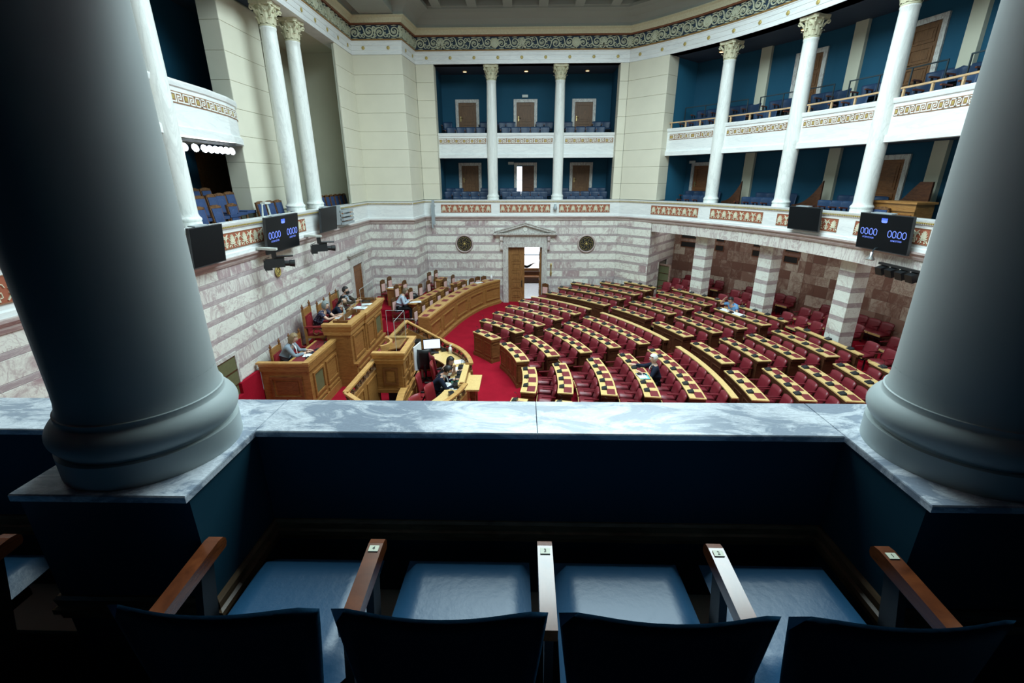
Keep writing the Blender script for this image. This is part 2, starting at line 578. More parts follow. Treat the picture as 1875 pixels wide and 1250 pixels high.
# polished ledge: grey marble with bright white clouds
m_, nt_, N_, L_, b_ = base_mat('ledge_marble')
v_ = position(nt_, (1.1, 2.4, 2.4), (0, 0, 0.22))
g_ = ramp(nt_, noise(nt_, v_, 2.6, 10, 0.66, 1.6), ((0.45, 0.0), (0.505, 0.6), (0.57, 1.0)))
f_ = ramp(nt_, noise(nt_, v_, 9, 8, 0.7, 2.5), ((0.44, 0.0), (0.5, 0.35), (0.56, 0.0)))
c_ = mixc(nt_, g_, (0.33, 0.39, 0.48), (0.80, 0.85, 0.91))
L_.new(mixc(nt_, f_, c_, (0.22, 0.26, 0.32)), b_.inputs['Base Color'])
b_.inputs['Roughness'].default_value = 0.24
M['ledge'] = m_
# navy cloth with pale dots
m_, nt_, N_, L_, b_ = base_mat('dotted_navy_cloth')
vo_ = N_.new('ShaderNodeTexVoronoi')
vo_.inputs['Scale'].default_value = 32
L_.new(position(nt_), vo_.inputs['Vector'])
L_.new(mixc(nt_, ramp(nt_, vo_.outputs['Distance'], ((0.22, 1.0), (0.3, 0.0))), (0.018, 0.02, 0.055), (0.35, 0.38, 0.5)), b_.inputs['Base Color'])
b_.inputs['Roughness'].default_value = 0.8
M['dotted'] = m_
# clear acrylic screen
m_, nt_, N_, L_, b_ = base_mat('clear_acrylic')
tr_ = N_.new('ShaderNodeBsdfTransparent')
tr_.inputs[0].default_value = (0.93, 0.96, 0.96, 1)
gl_ = N_.new('ShaderNodeBsdfGlossy')
gl_.inputs['Roughness'].default_value = 0.05
mx_ = N_.new('ShaderNodeMixShader')
mx_.inputs[0].default_value = 0.05
L_.new(tr_.outputs[0], mx_.inputs[1])
L_.new(gl_.outputs[0], mx_.inputs[2])
L_.new(mx_.outputs[0], N_['Material Output'].inputs['Surface'])
M['acrylic'] = m_
M['acrylic_edge'] = plain('acrylic_edge', (0.50, 0.55, 0.55), 0.2, 0.02, 5)

# ================================================================ the room shell
ARC = [tuple(P(14.1, 48.1 - 86.4 * k / 30)[:2]) for k in range(31)]
PATH = [(-6.35, 1.76), (-6.35, 19.4), (-4.5, 19.4), (-4.35, 21.0)] + ARC

MB().box(-9.5, 13.5, 1.5, 28, -0.12, 0.0).build('floor', M['carpet'], kind='structure')
b = MB()
b.box(-7.2, -6.40, 1.5, 21.6, -0.1, 3.72)
b.build('wall_left', M['joint'], kind='structure')
WL = bpy.data.objects['wall_left']
WC = MB().box(-6.45, -4.56, 19.45, 21.6, 0, 3.72).build('wall_corner', M['joint'], kind='structure')
b = MB()
b.box(-4.6, -0.64, 21.06, 21.6, 0, 3.72).box(0.86, 4.4, 21.06, 21.6, 0, 3.72).box(-0.64, 0.86, 21.06, 21.6, 2.56, 3.72)
WB = b.build('wall_back', M['joint'], kind='structure')
b = MB()
b.arc(14.16, 14.6, 42.3, 48.6, 0, 3.72)
WP = b.build('wall_pier', M['joint'], kind='structure')
MB().box(-6.4, 7.6, 1.3, 1.74, 0, 3.8).build('wall_near', M['cream_dim'], kind='structure')
MB().arc(17.36, 17.8, -42, 52, 0, 4.0).build('wall_right', M['joint'], kind='structure')
WR = bpy.data.objects['wall_right']

ROWS = [(3.77, 3.50, 'w', .45), (3.50, 3.41, 'b', 0), (3.41, 3.13, 'w', .35), (3.13, 3.04, 'b', 0), (3.04, 2.76, 'w', .06), (2.76, 2.65, 'b', 0),
        (2.65, 2.37, 'w', 0.04), (2.37, 2.26, 'b', 0), (2.26, 1.99, 'w', .04), (1.99, 1.88, 'b', 0), (1.88, 1.59, 'w', .8), (1.59, 1.47, 'b', 0),
        (1.47, 1.21, 'w', .35), (1.21, 1.10, 'b', 0), (1.10, 0.79, 'w', .7), (0.79, 0.68, 'b', 0), (0.68, 0.40, 'w', .5), (0.40, 0.30, 'b', 0), (0.30, 0.0, 'w', .9)]
BLK = {}


def block_mesh(L, h, mat, dep=0.06):
    k = (round(L, 3), round(h, 3), mat, dep)
    if k not in BLK:
        e = 0.003 if mat.startswith('cream') else 0.0015
        b = MB()
        x, z = L / 2 - e, h / 2 - e
        c = min(0.007 if mat.startswith('cream') else 0.004, z * 0.3)
        b.add([(-x, dep, -z), (x, dep, -z), (x, dep, z), (-x, dep, z), (-x, c, -z), (x, c, -z), (x, c, z), (-x, c, z),
               (-x + c, 0, -z + c), (x - c, 0, -z + c), (x - c, 0, z - c), (-x + c, 0, z - c)],
              [(4, 8, 9, 5), (5, 9, 10, 6), (6, 10, 11, 7), (7, 11, 8, 4), (8, 11, 10, 9), (0, 4, 5, 1), (1, 5, 6, 2), (2, 6, 7, 3), (3, 7, 4, 0), (0, 1, 2, 3)])
        BLK[k] = b.mesh('stone_block', M[mat])
    return BLK[k]


def blocks(parent, p0, p1, rows, lw=1.25, lb=1.9, wm='stone_white', bm='breccia', dm='band', holes=(), name='stone_block', dep=0.06):
    """coursed stone between p0 and p1; the face looks to the right of the way from p0 to p1"""
    p0, p1 = Vector(p0), Vector(p1)
    L = (p1 - p0).length
    u = (p1 - p0) / L
    rz = math.atan2(u.y, u.x)
    for i, (z1, z0, kind, pb) in enumerate(rows):
        n = max(1, round(L / (lb if kind == 'b' else lw)))
        w = L / n
        off = (i // 2) % 2
        cuts = [k * w for k in range(n + 1)] if not off or n == 1 else [0] + [(k + .5) * w for k in range(n)] + [L]
        for s0, s1 in zip(cuts, cuts[1:]):
            parts = [(s0, s1)]
            for (h0, h1, hz0, hz1) in holes:
                if hz0 < z1 - 0.02 and hz1 > z0 + 0.02:
                    q = []
                    for a, c in parts:
                        if h1 <= a or h0 >= c:
                            q.append((a, c))
                        else:
                            if h0 - a > 0.06:
                                q.append((a, h0))
                            if c - h1 > 0.06:
                                q.append((h1, c))
                    parts = q
            for a, c in parts:
                mat = dm if kind == 'b' else (bm if RND.random() < pb else wm)
                q = p0 + u * ((a + c) / 2)
                link(name, block_mesh(c - a, z1 - z0, mat, dep), parent, (q.x, q.y, (z0 + z1) / 2), rz)


blocks(WL, (-6.35, 1.76), (-6.35, 19.4), ROWS, holes=[(14.95, 16.35, -1, 2.62)])
blocks(WC, (-6.4, 19.4), (-4.5, 19.4), ROWS, lw=0.95, lb=1.9)
blocks(WC, (-4.5, 19.4), (-4.35, 21.0), ROWS, lw=0.8, lb=1.6)
blocks(WB, (-4.35, 21.0), (-0.80, 21.0), ROWS, lw=0.9)
blocks(WB, (1.02, 21.0), (4.22, 21.0), ROWS, lw=0.9)
blocks(WB, (-0.80, 21.0), (1.02, 21.0), [r for r in ROWS if r[1] > 2.7], lw=0.9)
blocks(WP, P(14.1, 48.1), P(14.1, 41.4), ROWS, lw=0.9)
WG = MB().prism([(*P(14.2, 41.75)[:2], 0), (*P(17.4, 44.3)[:2], 0), (*P(17.4, 45.3)[:2], 0), (*P(14.2, 42.6)[:2], 0)], (0, 0, 4)).build('wall_gallery_end', M['joint'], kind='structure')
blocks(WG, P(14.1, 41.4), P(17.38, 43.9), ROWS, lw=0.95, lb=1.1, holes=[(1.45, 2.55, -1, 1.75)])
# brown ashlar on the back wall under the curved gallery
BROWS = [(3.85, 3.35, 'w', .05), (3.35, 2.95, 'w', .2), (2.95, 2.5, 'w', .05), (2.5, 2.05, 'w', .25), (2.05, 1.72, 'w', .3), (1.72, 1.3, 'w', .1), (1.3, 0.9, 'w', .75), (0.9, 0.45, 'w', 0), (0.45, 0, 'w', 0)]
for k in range(13):
    a = 44.5 - k * 5.2
    blocks(WR, P(17.3, a), P(17.3, a - 5.2), BROWS, lw=0.62, wm='brown_stone', bm='brown_light', dep=0.05)

# upper cream walls, coursed
CROWS = [(9.80 - 0.648 * k, 9.80 - 0.648 * (k + 1), 'w', 0) for k in range(8)]


def cream_wall(name, segs, mat='cream', back=0.25):
    o = None
    b = MB()
    for p0, p1 in segs:
        p0, p1 = Vector(p0), Vector(p1)
        u = (p1 - p0).normalized()
        n = Vector((-u.y, u.x))
        a_, c_ = p0 + u * .02, p1 - u * .02
        q = [a_ + n * 0.05, c_ + n * 0.05, c_ + n * back, a_ + n * back]
        b.prism([(*p[:2], 4.45) for p in q], (0, 0, 5.4))
    o = b.build(name, M['joint_cream'], kind='structure')
    for p0, p1 in segs:
        blocks(o, Vector(p0)[:2], Vector(p1)[:2], CROWS, lw=1.6, wm=mat, name='cream_block', dep=0.05)
    return o


cream_wall('wall_upper_corner', [((-6.35, 17.72), (-6.35, 19.4)), ((-6.4, 19.4), (-4.5, 19.4)), ((-4.5, 19.4), (-4.35, 21.0)), ((-4.35, 21.0), (-3.62, 21.0)), ((-3.62, 21.0), (-3.62, 21.5))], back=0.12)
cream_wall('wall_upper_pier', [((3.88, 21.5), (3.88, 21.0)), ((3.88, 21.0), (4.22, 21.0)), (P(14.1, 48.1)[:2], P(14.1, 41.0)[:2]), (P(14.1, 41.0)[:2], P(14.75, 41.0)[:2])], back=0.1)
cream_wall('wall_upper_left', [((-7.9, 12.95), (-7.4, 12.95)), ((-7.4, 12.95), (-7.4, 15.0))], back=0.15)
MB().box(-8.75, -8.6, 15.0, 19.5, 3.6, 9.9).box(-8.6, -7.4, 14.85, 15.0, 3.6, 9.9).box(-8.6, -6.5, 19.3, 19.44, 3.6, 9.9).box(-9, -6.4, 15, 19.4, 9.85, 9.95).build('wall_recess', M['cream_dim'], kind='structure')
# painted border on the recess wall
b = MB()
for (y0, y1, z0, z1) in ((15.35, 15.47, 5.2, 9.3), (17.2, 17.32, 5.2, 9.3), (15.35, 17.32, 9.3, 9.42), (15.35, 17.32, 5.2, 5.32)):
    b.box(-8.6, -8.59, y0, y1, z0, z1)
b.build('trim_1', M['terracotta'], kind='structure')

# ---------------------------------------------------------------- cornices, parapet, entablature, cove
MB().sweep(PATH, [(-0.1, 3.72), (0.02, 3.72), (0.04, 3.77), (0.04, 3.80), (0.10, 3.86), (0.10, 3.90), (-0.1, 3.90)]).build('trim_2', M['cornice_stone'], kind='structure')
PARA = MB().sweep(PATH, [(-0.28, 3.78), (0.03, 3.90), (0.03, 3.97), (0.0, 3.99), (0.0, 4.47), (0.02, 4.49), (0.02, 4.50), (0.05, 4.56), (0.06, 4.6), (-0.28, 4.6)]).build('trim_3', M['white_marble'], kind='structure')
# gilded bead course under the parapet top: countless small beads
b = MB()
for i in range(len(PATH) - 1):
    p0, p1 = Vector(PATH[i]), Vector(PATH[i + 1])
    L = (p1 - p0).length
    u = (p1 - p0) / L
    if p1.y < 6:
        continue
    n = max(1, int(L / 0.058))
    for k in range(n):
        q = p0 + u * (L * (k + .5) / n) + Vector((u.y, -u.x)) * 0.035
        b.cbox((q.x, q.y, 4.525), (0.032, 0.04, 0.03), math.atan2(u.y, u.x))
o = b.build('bead_course', M['gold'], PARA)
o['kind'] = 'stuff'
MB().sweep(PATH, [(-0.45, 9.80), (0.02, 9.80), (0.02, 9.93), (0.035, 9.935), (0.035, 10.08), (0.05, 10.085), (0.05, 10.19), (0.07, 10.21), (0.07, 10.235), (-0.45, 10.235)]).build('trim_4', M['white_marble'], kind='structure')
MB().sweep(PATH, [(-0.3, 10.236), (0.08, 10.236), (0.09, 10.27), (0.08, 10.285), (-0.3, 10.285)]).build('trim_5', M['fillet'], kind='structure')
FRZ = MB().sweep(PATH, [(-0.3, 10.286), (0.0, 10.286), (0.0, 10.735), (-0.3, 10.735)]).build('trim_6', M['frieze_bg'], kind='structure')
MB().sweep(PATH, [(-0.3, 10.736), (0.08, 10.736), (0.10, 10.76), (0.09, 10.785), (-0.3, 10.785)]).build('trim_7', M['fillet_red'], kind='structure')
MB().sweep(PATH, [(-0.3, 10.786), (0.10, 10.786), (0.12, 10.84), (0.17, 10.93), (0.24, 10.97), (0.24, 11.0), (-0.3, 11.0)]).build('trim_8', M['capital'], kind='structure')
b = MB()
b.sweep(PATH, [(-0.3, 11.0), (0.2, 11.0), (0.22, 11.10), (0.34, 11.25), (0.58, 11.38), (0.85, 11.42), (0.85, 11.52), (-0.3, 11.52)])
b.build('trim_9', M['ceil'], kind='structure')
b = MB()
# ceiling with coffers: plate at 12.5 pierced over the skylight, ribs below it
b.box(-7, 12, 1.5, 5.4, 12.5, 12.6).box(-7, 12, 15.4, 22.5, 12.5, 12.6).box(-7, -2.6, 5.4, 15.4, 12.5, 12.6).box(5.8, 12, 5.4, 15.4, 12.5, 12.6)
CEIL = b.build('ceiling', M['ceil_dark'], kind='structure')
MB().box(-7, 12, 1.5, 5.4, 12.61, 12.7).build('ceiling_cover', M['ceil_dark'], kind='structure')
for k in range(12):
    x = -4.55 + 1.32 * k
    b = MB()
    b.box(x - .17, x + .17, 15.6, 20.3, 11.46, 12.5).box(x - .21, x + .21, 15.6, 20.3, 11.8, 11.9)
    b.build('ceiling_rib', M['ceil'], CEIL)
for y in (15.4, 17.0, 18.6, 20.2):
    MB().box(-4.6, 11, y - .16, y + .16, 11.48, 12.49).build('ceiling_rib', M['ceil'], CEIL)
# the heavy beam along the left wall, from the corner block towards the gallery
b = MB()
b.box(-5.85, -4.65, 1.8, 19.5, 11.02, 12.5).box(-5.95, -4.55, 1.8, 19.5, 11.5, 11.62)
b.build('ceiling_beam', M['ceil'], kind='structure')
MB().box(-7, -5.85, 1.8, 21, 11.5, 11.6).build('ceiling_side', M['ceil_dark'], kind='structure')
# outer shell above the galleries so that no stray light enters
MB().sweep([(-9.6, 0), (-9.6, 24), (13, 24), (13, 0)], [(-0.1, 3.5), (0, 3.5), (0, 12.7), (-0.1, 12.7)]).build('wall_outer', M['blue_wall'], kind='structure')


def along(d, z):
    """(point, direction) at way d along PATH"""
    for i in range(len(PATH) - 1):
        p0, p1 = Vector(PATH[i]), Vector(PATH[i + 1])
        L = (p1 - p0).length
        if d <= L:
            u = (p1 - p0) / L
            return p0 + u * d, u
        d -= L
    return None


PLEN = []
acc = 0
for i in range(len(PATH) - 1):
    PLEN.append(acc)
    acc += (Vector(PATH[i + 1]) - Vector(PATH[i])).length
PLEN.append(acc)

# scroll relief of the frieze: one running module, repeated
b = MB()


def spiral(cx, cz, r0, turns, a0, sgn, w, d, n=20):
    pts, ws = [], []
    for k in range(n + 1):
        t = k / n
        r = r0 * (1 - 0.82 * t)
        a = a0 + sgn * turns * 2 * PI * t
        pts.append((cx + r * math.cos(a), cz + r * math.sin(a)))
        ws.append(w * (1.15 - 0.55 * t))
    b.ribbon(pts, ws, d)


for (cx, cz, s) in ((-0.27, -0.02, 1), (0.26, 0.02, -1)):
    spiral(cx, cz, 0.18, 1.8, PI, -s, 0.045, 0.05, 22)
    b.ribbon([(cx - .27, -s * .2), (cx - .215, -s * .14), (cx - .165, 0), (cx - .12, s * .12)], [.03, .045, .04, .025], .045)
    spiral(cx + .215, -s * .10, 0.088, 1.3, PI * .5 * s, s, 0.034, 0.045, 13)
    spiral(cx - .205, s * .125, 0.075, 1.2, -PI * .3 * s, -s, 0.03, 0.045, 11)
    spiral(cx + .21, s * .115, 0.062, 1.1, PI * .8, s, 0.028, 0.04, 9)
    for q in range(6):
        t = (PI * (0.05 + .19 * q)) * s
        b.ribbon([(cx + .02 * math.cos(t), cz + .02 * math.sin(t)), (cx + .06 * math.cos(t), cz + .06 * math.sin(t)), (cx + .09 * math.cos(t + .25), cz + .09 * math.sin(t + .25))], [.02, .032, .008], .05)
    b.ribbon([(cx + .05, s * .165), (cx + .15, s * .175), (cx + .25, s * .20)], [.02, .04, .01], .04)
    b.ribbon([(cx - .12, s * .19), (cx - .04, s * .195), (cx + .05, s * .205)], [.015, .035, .012], .04)
    b.ribbon([(cx - .10, -s * .19), (cx, -s * .20), (cx + .10, -s * .195)], [.012, .035, .012], .04)
scroll_me = b.mesh('scroll_relief', M['frieze_relief'])
b = MB()
for k in range(11):
    t = PI * (-0.04 + 1.08 * k / 10)
    b.ribbon([(0, -.1), (.1 * math.cos(t), -.1 + .16 * math.sin(t)), (.175 * math.cos(t), -.1 + .28 * math.sin(t))], [.02, .045, .03], .06)
b.ribbon([(-.16, -.19), (-.08, -.13), (0, -.1), (.08, -.13), (.16, -.19)], .05, .06)
fan_me = b.mesh('anthemion_relief', M['frieze_relief'])
b = MB()
b.T = Matrix.Rotation(rad(90), 4, 'X')
b.lathe([(0.17, 0), (0.17, .03), (.14, .05), (.12, .03), (.085, .03), (.075, .055), (0, .06)], n=16)
ros_me = b.mesh('rosette_relief', [M['frieze_relief']])
b = MB()
b.T = Matrix.Rotation(rad(90), 4, 'X')
b.lathe([(0.062, 0), (0.06, .012), (.035, .022), (0, .026)], n=9)
stud_me = b.mesh('gold_stud', M['gold'])


def onpath(me, name, d, z, parent, off=0.0):
    r = along(d, z)
    if not r:
        return
    p, u = r
    n = Vector((u.y, -u.x))
    q = p + n * off
    link(name, me, parent, (q.x, q.y, z), math.atan2(u.y, u.x))


runs = [(PLEN[0] + 8.5, PLEN[1]), (PLEN[1], PLEN[2]), (PLEN[2], PLEN[3]), (PLEN[3], PLEN[4]), (PLEN[4], PLEN[4] + 17.0)]
for (d0, d1) in runs:
    L = d1 - d0
    n = max(1, round(L / 1.07))
    w = L / n
    for k in range(n):
        onpath(scroll_me, 'scroll_relief', d0 + (k + .5) * w, 10.51, FRZ, 0.0)
    for k in range(n + 1):
        if 0 < k < n and k % 3 == 0:
            onpath(ros_me, 'rosette_relief', d0 + k * w, 10.51, FRZ, 0.02)
        elif k % 3 == 1 and n > 3 and 0 < k < n:
            onpath(fan_me, 'anthemion_relief', d0 + k * w, 10.51, FRZ, 0.02)
    m = max(1, round(L / 0.93))
    for k in range(m):
        onpath(stud_me, 'gold_stud', d0 + (k + .5) * L / m, 10.01, bpy.data.objects['trim_4'], 0.04)
for d in (PLEN[4],):
    onpath(fan_me, 'anthemion_relief', d, 10.51, FRZ, 0.03)

# ---------------------------------------------------------------- palmette panels in the parapet
b = MB()
for k in range(9):
    t = PI * (0.02 + 0.96 * k / 8)
    b.ribbon([(0.018 * math.cos(t), -.06 + .02 * math.sin(t)), (.065 * math.cos(t), -.06 + .1 * math.sin(t)), (.098 * math.cos(t), -.06 + .19 * math.sin(t))], [.012, .03, .018], .014)
b.ribbon([(-.13, -.135), (-.09, -.09), (-.05, -.10), (-.04, -.13), (-.07, -.14)], .02, .012)
b.ribbon([(.13, -.135), (.09, -.09), (.05, -.10), (.04, -.13), (.07, -.14)], .02, .012)
b.ribbon([(-.05, -.075), (0, -.065), (.05, -.075)], .03, .014)
palm_me = b.mesh('palmette', M['relief'])
b = MB()
b.ribbon([(0, -.14), (0, -.02), (0, .09)], [.07, .035, .05], .014)
for s in (-1, 1):
    b.ribbon([(s * .01, .06), (s * .05, .10), (s * .085, .135)], [.03, .035, .01], .014)
    b.ribbon([(s * .01, .03), (s * .07, .07), (s * .10, .06), (s * .115, .02)], [.02, .02, .015, .01], .012)
    b.ribbon([(s * .02, -.05), (s * .06, -.03), (s * .065, -.09), (s * .035, -.10)], .014, .012)
lotus_me = b.mesh('lotus', M['relief'])


def arc_panel(a, w, z=4.235, h=0.33):
    da = math.degrees(w / 14.1) / 2
    o = MB().arc(14.092, 14.2, a - da, a + da, z - h / 2, z + h / 2, 1.0).build('palmette_panel', M['terracotta'], PARA)
    b = MB()
    e = .012
    for z0, z1, a0, a1 in ((z + h / 2, z + h / 2 + e, a - da, a + da), (z - h / 2 - e, z - h / 2, a - da, a + da), (z - h / 2 - e, z + h / 2 + e, a + da, a + da + .06), (z - h / 2 - e, z + h / 2 + e, a - da - .06, a - da)):
        b.arc(14.084, 14.2, a0, a1, z0, z1, 1.0)
    b.build('panel_border', M['key_brown'], o)
    k = max(2, round((w - .2) / 0.24))
    for i in range(k + 1):
        t = a + da - math.degrees(.115 / 14.1) - (2 * da - 2 * math.degrees(.115 / 14.1)) * i / k
        link('palmette' if i % 2 == 0 else 'lotus', palm_me if i % 2 == 0 else lotus_me, o, P(14.09, t, z), rad(t - 90))


def panel(d, w, z=4.235, h=0.33):
    r = along(d, z)
    p, u = r
    n = Vector((u.y, -u.x))
    rz = math.atan2(u.y, u.x)
    b = MB()
    b.cbox((0, 0, 0), (w, 0.012, h))
    o = b.build('palmette_panel', M['terracotta'], PARA, loc=(p.x + n.x * .004, p.y + n.y * .004, z), rot=rz)
    b = MB()
    e = 0.012
    b.cbox((0, -.008, h / 2), (w + 2 * e, 0.01, e)).cbox((0, -.008, -h / 2), (w + 2 * e, 0.01, e)).cbox((w / 2, -.008, 0), (e, 0.01, h)).cbox((-w / 2, -.008, 0), (e, 0.01, h))
    b.build('panel_border', M['key_brown'], o)
    k = max(2, round((w - .2) / 0.24))
    for i in range(k + 1):
        link('palmette' if i % 2 == 0 else 'lotus', palm_me if i % 2 == 0 else lotus_me, o, (-w / 2 + .115 + (w - .23) * i / k, -.006, 0))


D_BACK = PLEN[3] + 4.35
for x in (-2.5, 0.1, 2.7):
    panel(D_BACK + x, 2.2)
for a in (37.3, 26.3, 15.2, 4.1):
    arc_panel(a, 2.15)
for y, w in ((5.0, 2.2), (10.15, 2.3), (12.85, 1.5), (16.45, 2.2)):
    panel(y - 1.76, w)

# ---------------------------------------------------------------- marble columns
b = MB()
b.smooth = True
for prof in ([(0, 0), (.262, 0)], [(.262, 0), (.262, .082)], [(.262, .082), (.247, .084)], [(.247, .084), (.247, .092)],
             [(.247 + .027 * math.sin(PI * k / 10) ** .8 - .007 * k / 10, .092 + .095 * k / 10) for k in range(11)], [(.240, .187), (.236, .190), (.236, .208)], [(.236, .208), (.231, .210)],
             [(.231, .210), (.226, .225), (.2225, .25), (.222, .28)]):
    b.lathe(prof, n=56)
base_me = b.mesh('column_base', M['col_marble'])
b = MB()
b.smooth = True
b.lathe([(.222, .28), (.223, 1.0), (.222, 1.9), (.217, 2.8), (.208, 3.7), (.196, 4.5), (.194, 4.6), (.205, 4.62), (.205, 4.65), (.19, 4.66)], n=40)
shaft_me = b.mesh('column_shaft', M['col_marble'])
b = MB()
b.smooth = True
b.lathe([(.19, 4.65), (.205, 4.66), (.205, 4.69), (.19, 4.70), (.195, 4.86), (.21, 5.0), (.255, 5.10), (.25, 5.11), (0, 5.11)], n=20)
b.smooth = False
for row, (z0, hh, rr, n0, ph) in enumerate(((4.70, .15, .2, 8, 0), (4.72, .27, .205, 8, 22.5))):
    for k in range(n0):
        t = rad(ph + 360 * k / n0)
        c, s_ = math.cos(t), math.sin(t)
        vs, fs = [], []
        for j, (rr2, zz, w) in enumerate(((rr, 0, .05), (rr + .012, hh * .5, .062), (rr + .03, hh * .85, .055), (rr + .075, hh, .03), (rr + .085, hh * .88, .012))):
            for q in (-1, 0, 1):
                r3 = rr2 + (0.014 if q == 0 else 0)
                vs.append((r3 * c - q * w * s_, r3 * s_ + q * w * c, z0 + zz))
        for j in range(4):
            for q in range(2):
                fs.append((j * 3 + q, j * 3 + q + 1, j * 3 + q + 4, j * 3 + q + 3))
        b.add(vs, fs)
for k in range(4):
    t = rad(45 + 90 * k)
    pts, rs = [], []
    for j in range(6):
        pts.append(((.19 + .16 * (j / 5) ** 1.5) * math.cos(t), (.19 + .16 * (j / 5) ** 1.5) * math.sin(t), 4.86 + .22 * j / 5))
        rs.append(.03)
    for j in range(9):
        a = PI / 2 - j * 0.75
        rr = .052 * (1 - j / 11)
        rc = .345
        pts.append(((rc + rr * math.cos(a)) * math.cos(t), (rc + rr * math.cos(a)) * math.sin(t), 5.035 + rr * math.sin(a)))
        rs.append(.026 * (1 - j / 14))
    b.tube(pts, rs, 6)
for k in range(4):
    t = rad(90 * k)
    b.ball((.262 * math.cos(t), .262 * math.sin(t), 5.12), (.04, .04, .045), 8, 5)
    for s_ in (-1, 1):
        pts = [(.225 * math.cos(t + s_ * .05), .225 * math.sin(t + s_ * .05), 4.9), (.24 * math.cos(t + s_ * .25), .24 * math.sin(t + s_ * .25), 5.02), (.255 * math.cos(t + s_ * .16), .255 * math.sin(t + s_ * .16), 5.06), (.25 * math.cos(t + s_ * .1), .25 * math.sin(t + s_ * .1), 5.02)]
        b.tube(pts, [.022, .02, .016, .01], 5)
ab = []
for k in range(4):
    for q, rr in ((0, .372), (8, .37), (25, .285), (45, .262), (65, .285), (82, .37)):
        t = rad(45 + 90 * k + q)
        ab.append((rr * math.cos(t), rr * math.sin(t), 5.11))
b.prism(ab, (0, 0, .035))
b.prism([(x * 1.04, y * 1.04, z + .035) for x, y, z in ab], (0, 0, .055))
cap_me = b.mesh('capital', M['capital'])


def column(loc, rz, label, group=None):
    t = thing('marble_column', label, 'column', loc, rz, group)
    link('column_base', base_me, t)
    link('column_shaft', shaft_me, t)
    link('capital', cap_me, t)
    return t


column((-1.32, 21.36, 4.6), 0, 'white marble column with leafy capital on the far parapet, nearer the presidium side')
column((1.52, 21.36, 4.6), 0, 'white marble column with leafy capital on the far parapet, nearer the curved gallery')
for i, a in enumerate((32.05, 20.75, 9.75, -1.4, -12.6)):
    if i < 4:
        column((*P(14.46, a)[:2], 4.6), rad(a), 'white marble column on the curved gallery parapet, %s from the far wall' % ORD[i + 1])
column((-6.75, 9.35, 4.6), 0, 'white marble column beside the gallery with the floodlights')
column((-6.75, 14.05, 4.6), 0, 'white marble column of the recess pair, the one nearer the floodlights')
column((-6.75, 15.42, 4.6), 0, 'white marble column of the recess pair, the one nearer the corner block')

# ================================================================ galleries
YB = 23.0
# far gallery box: blue back wall, ends, two floors with steps, ceilings
MB().box(-4.4, 4.6, YB, YB + .2, 3.6, 9.9).build('wall_gallery_far', M['blue_wall'], kind='structure')
MB().box(-3.9, -3.66, 21.12, 23.0, 3.6, 9.9).build('wall_gallery_far_left', M['blue_wall'], kind='structure')
MB().box(3.92, 4.12, 21.12, 23.0, 3.6, 9.9).build('wall_gallery_far_right', M['blue_wall'], kind='structure')
b = MB()
b.box(-3.7, 4.0, 21.05, 23, 3.6, 4.05).box(-3.7, 4.0, 22.05, 23, 4.05, 4.24).box(-3.7, 4.0, 22.5, 23, 4.24, 4.38)
b.build('floor_gallery_far', M['navy_panel'], kind='structure')
b = MB()
b.box(-3.7, 4.0, 21.42, 23, 6.36, 6.93).box(-3.7, 4.0, 22.3, 23, 6.93, 7.2)
b.build('floor_gallery_far_upper', M['blue_ceiling'], kind='structure')
MB().box(-3.7, 4.0, 21.05, 23, 9.80, 9.95).build('ceiling_gallery_far', M['blue_ceiling'], kind='structure')


def upper_parapet(path, name):
    o = MB().sweep(path, [(-0.22, 6.31), (0.05, 6.31), (0.05, 6.46), (0.03, 6.48), (0.0, 6.49), (0.0, 7.17), (0.03, 7.19), (0.05, 7.27), (0.05, 7.30), (-0.22, 7.30)]).build(name, M['white_marble'], kind='structure')
    return o


# key pattern: one module = one gold square and one hooked key
b = MB()
b.cbox((0, -.004, 0), (.37, .008, .215))
ground_me = b.mesh('key_ground', M['key_brown'])
b = MB()
W = .024


def bar(x0, z0, x1, z1):
    b.cbox(((x0 + x1) / 2, -.012, (z0 + z1) / 2), (abs(x1 - x0) + W, .008, abs(z1 - z0) + W))


for (q) in ((-.185, -.075, -.035, -.075), (-.185, .075, -.035, .075), (-.185, -.075, -.185, .075), (-.035, -.075, -.035, .075),
            (.0, .075, .12, .075), (.12, .075, .12, -.02), (.12, -.02, .065, -.02), (.15, -.075, .02, -.075), (.02, -.075, .02, .025), (.02, .025, .07, .025), (-.035, .075, 0, .075), (.15, -.075, .17, -.075)):
    bar(*q)
key_me = b.mesh('key_line', M['key_white'])
b = MB()
b.cbox((-.11, -.012, 0), (.07, .008, .075))
sq_me = b.mesh('gold_square', M['gold'])


def meander(parent, p0, p1, z=6.99, n=None):
    p0, p1 = Vector(p0)[:2], Vector(p1)[:2]
    p0, p1 = Vector(p0), Vector(p1)
    L = (p1 - p0).length
    u = (p1 - p0) / L
    n = n or max(1, round(L / .37))
    s = L / n / .37
    for k in range(n):
        q = p0 + u * (L * (k + .5) / n)
        rz = math.atan2(u.y, u.x)
        for nm, me in (('key_ground', ground_me), ('key_line', key_me), ('gold_square', sq_me)):
            o = link(nm, me, parent, (q.x, q.y, z), rz)
            o.scale = (s, 1, 1)


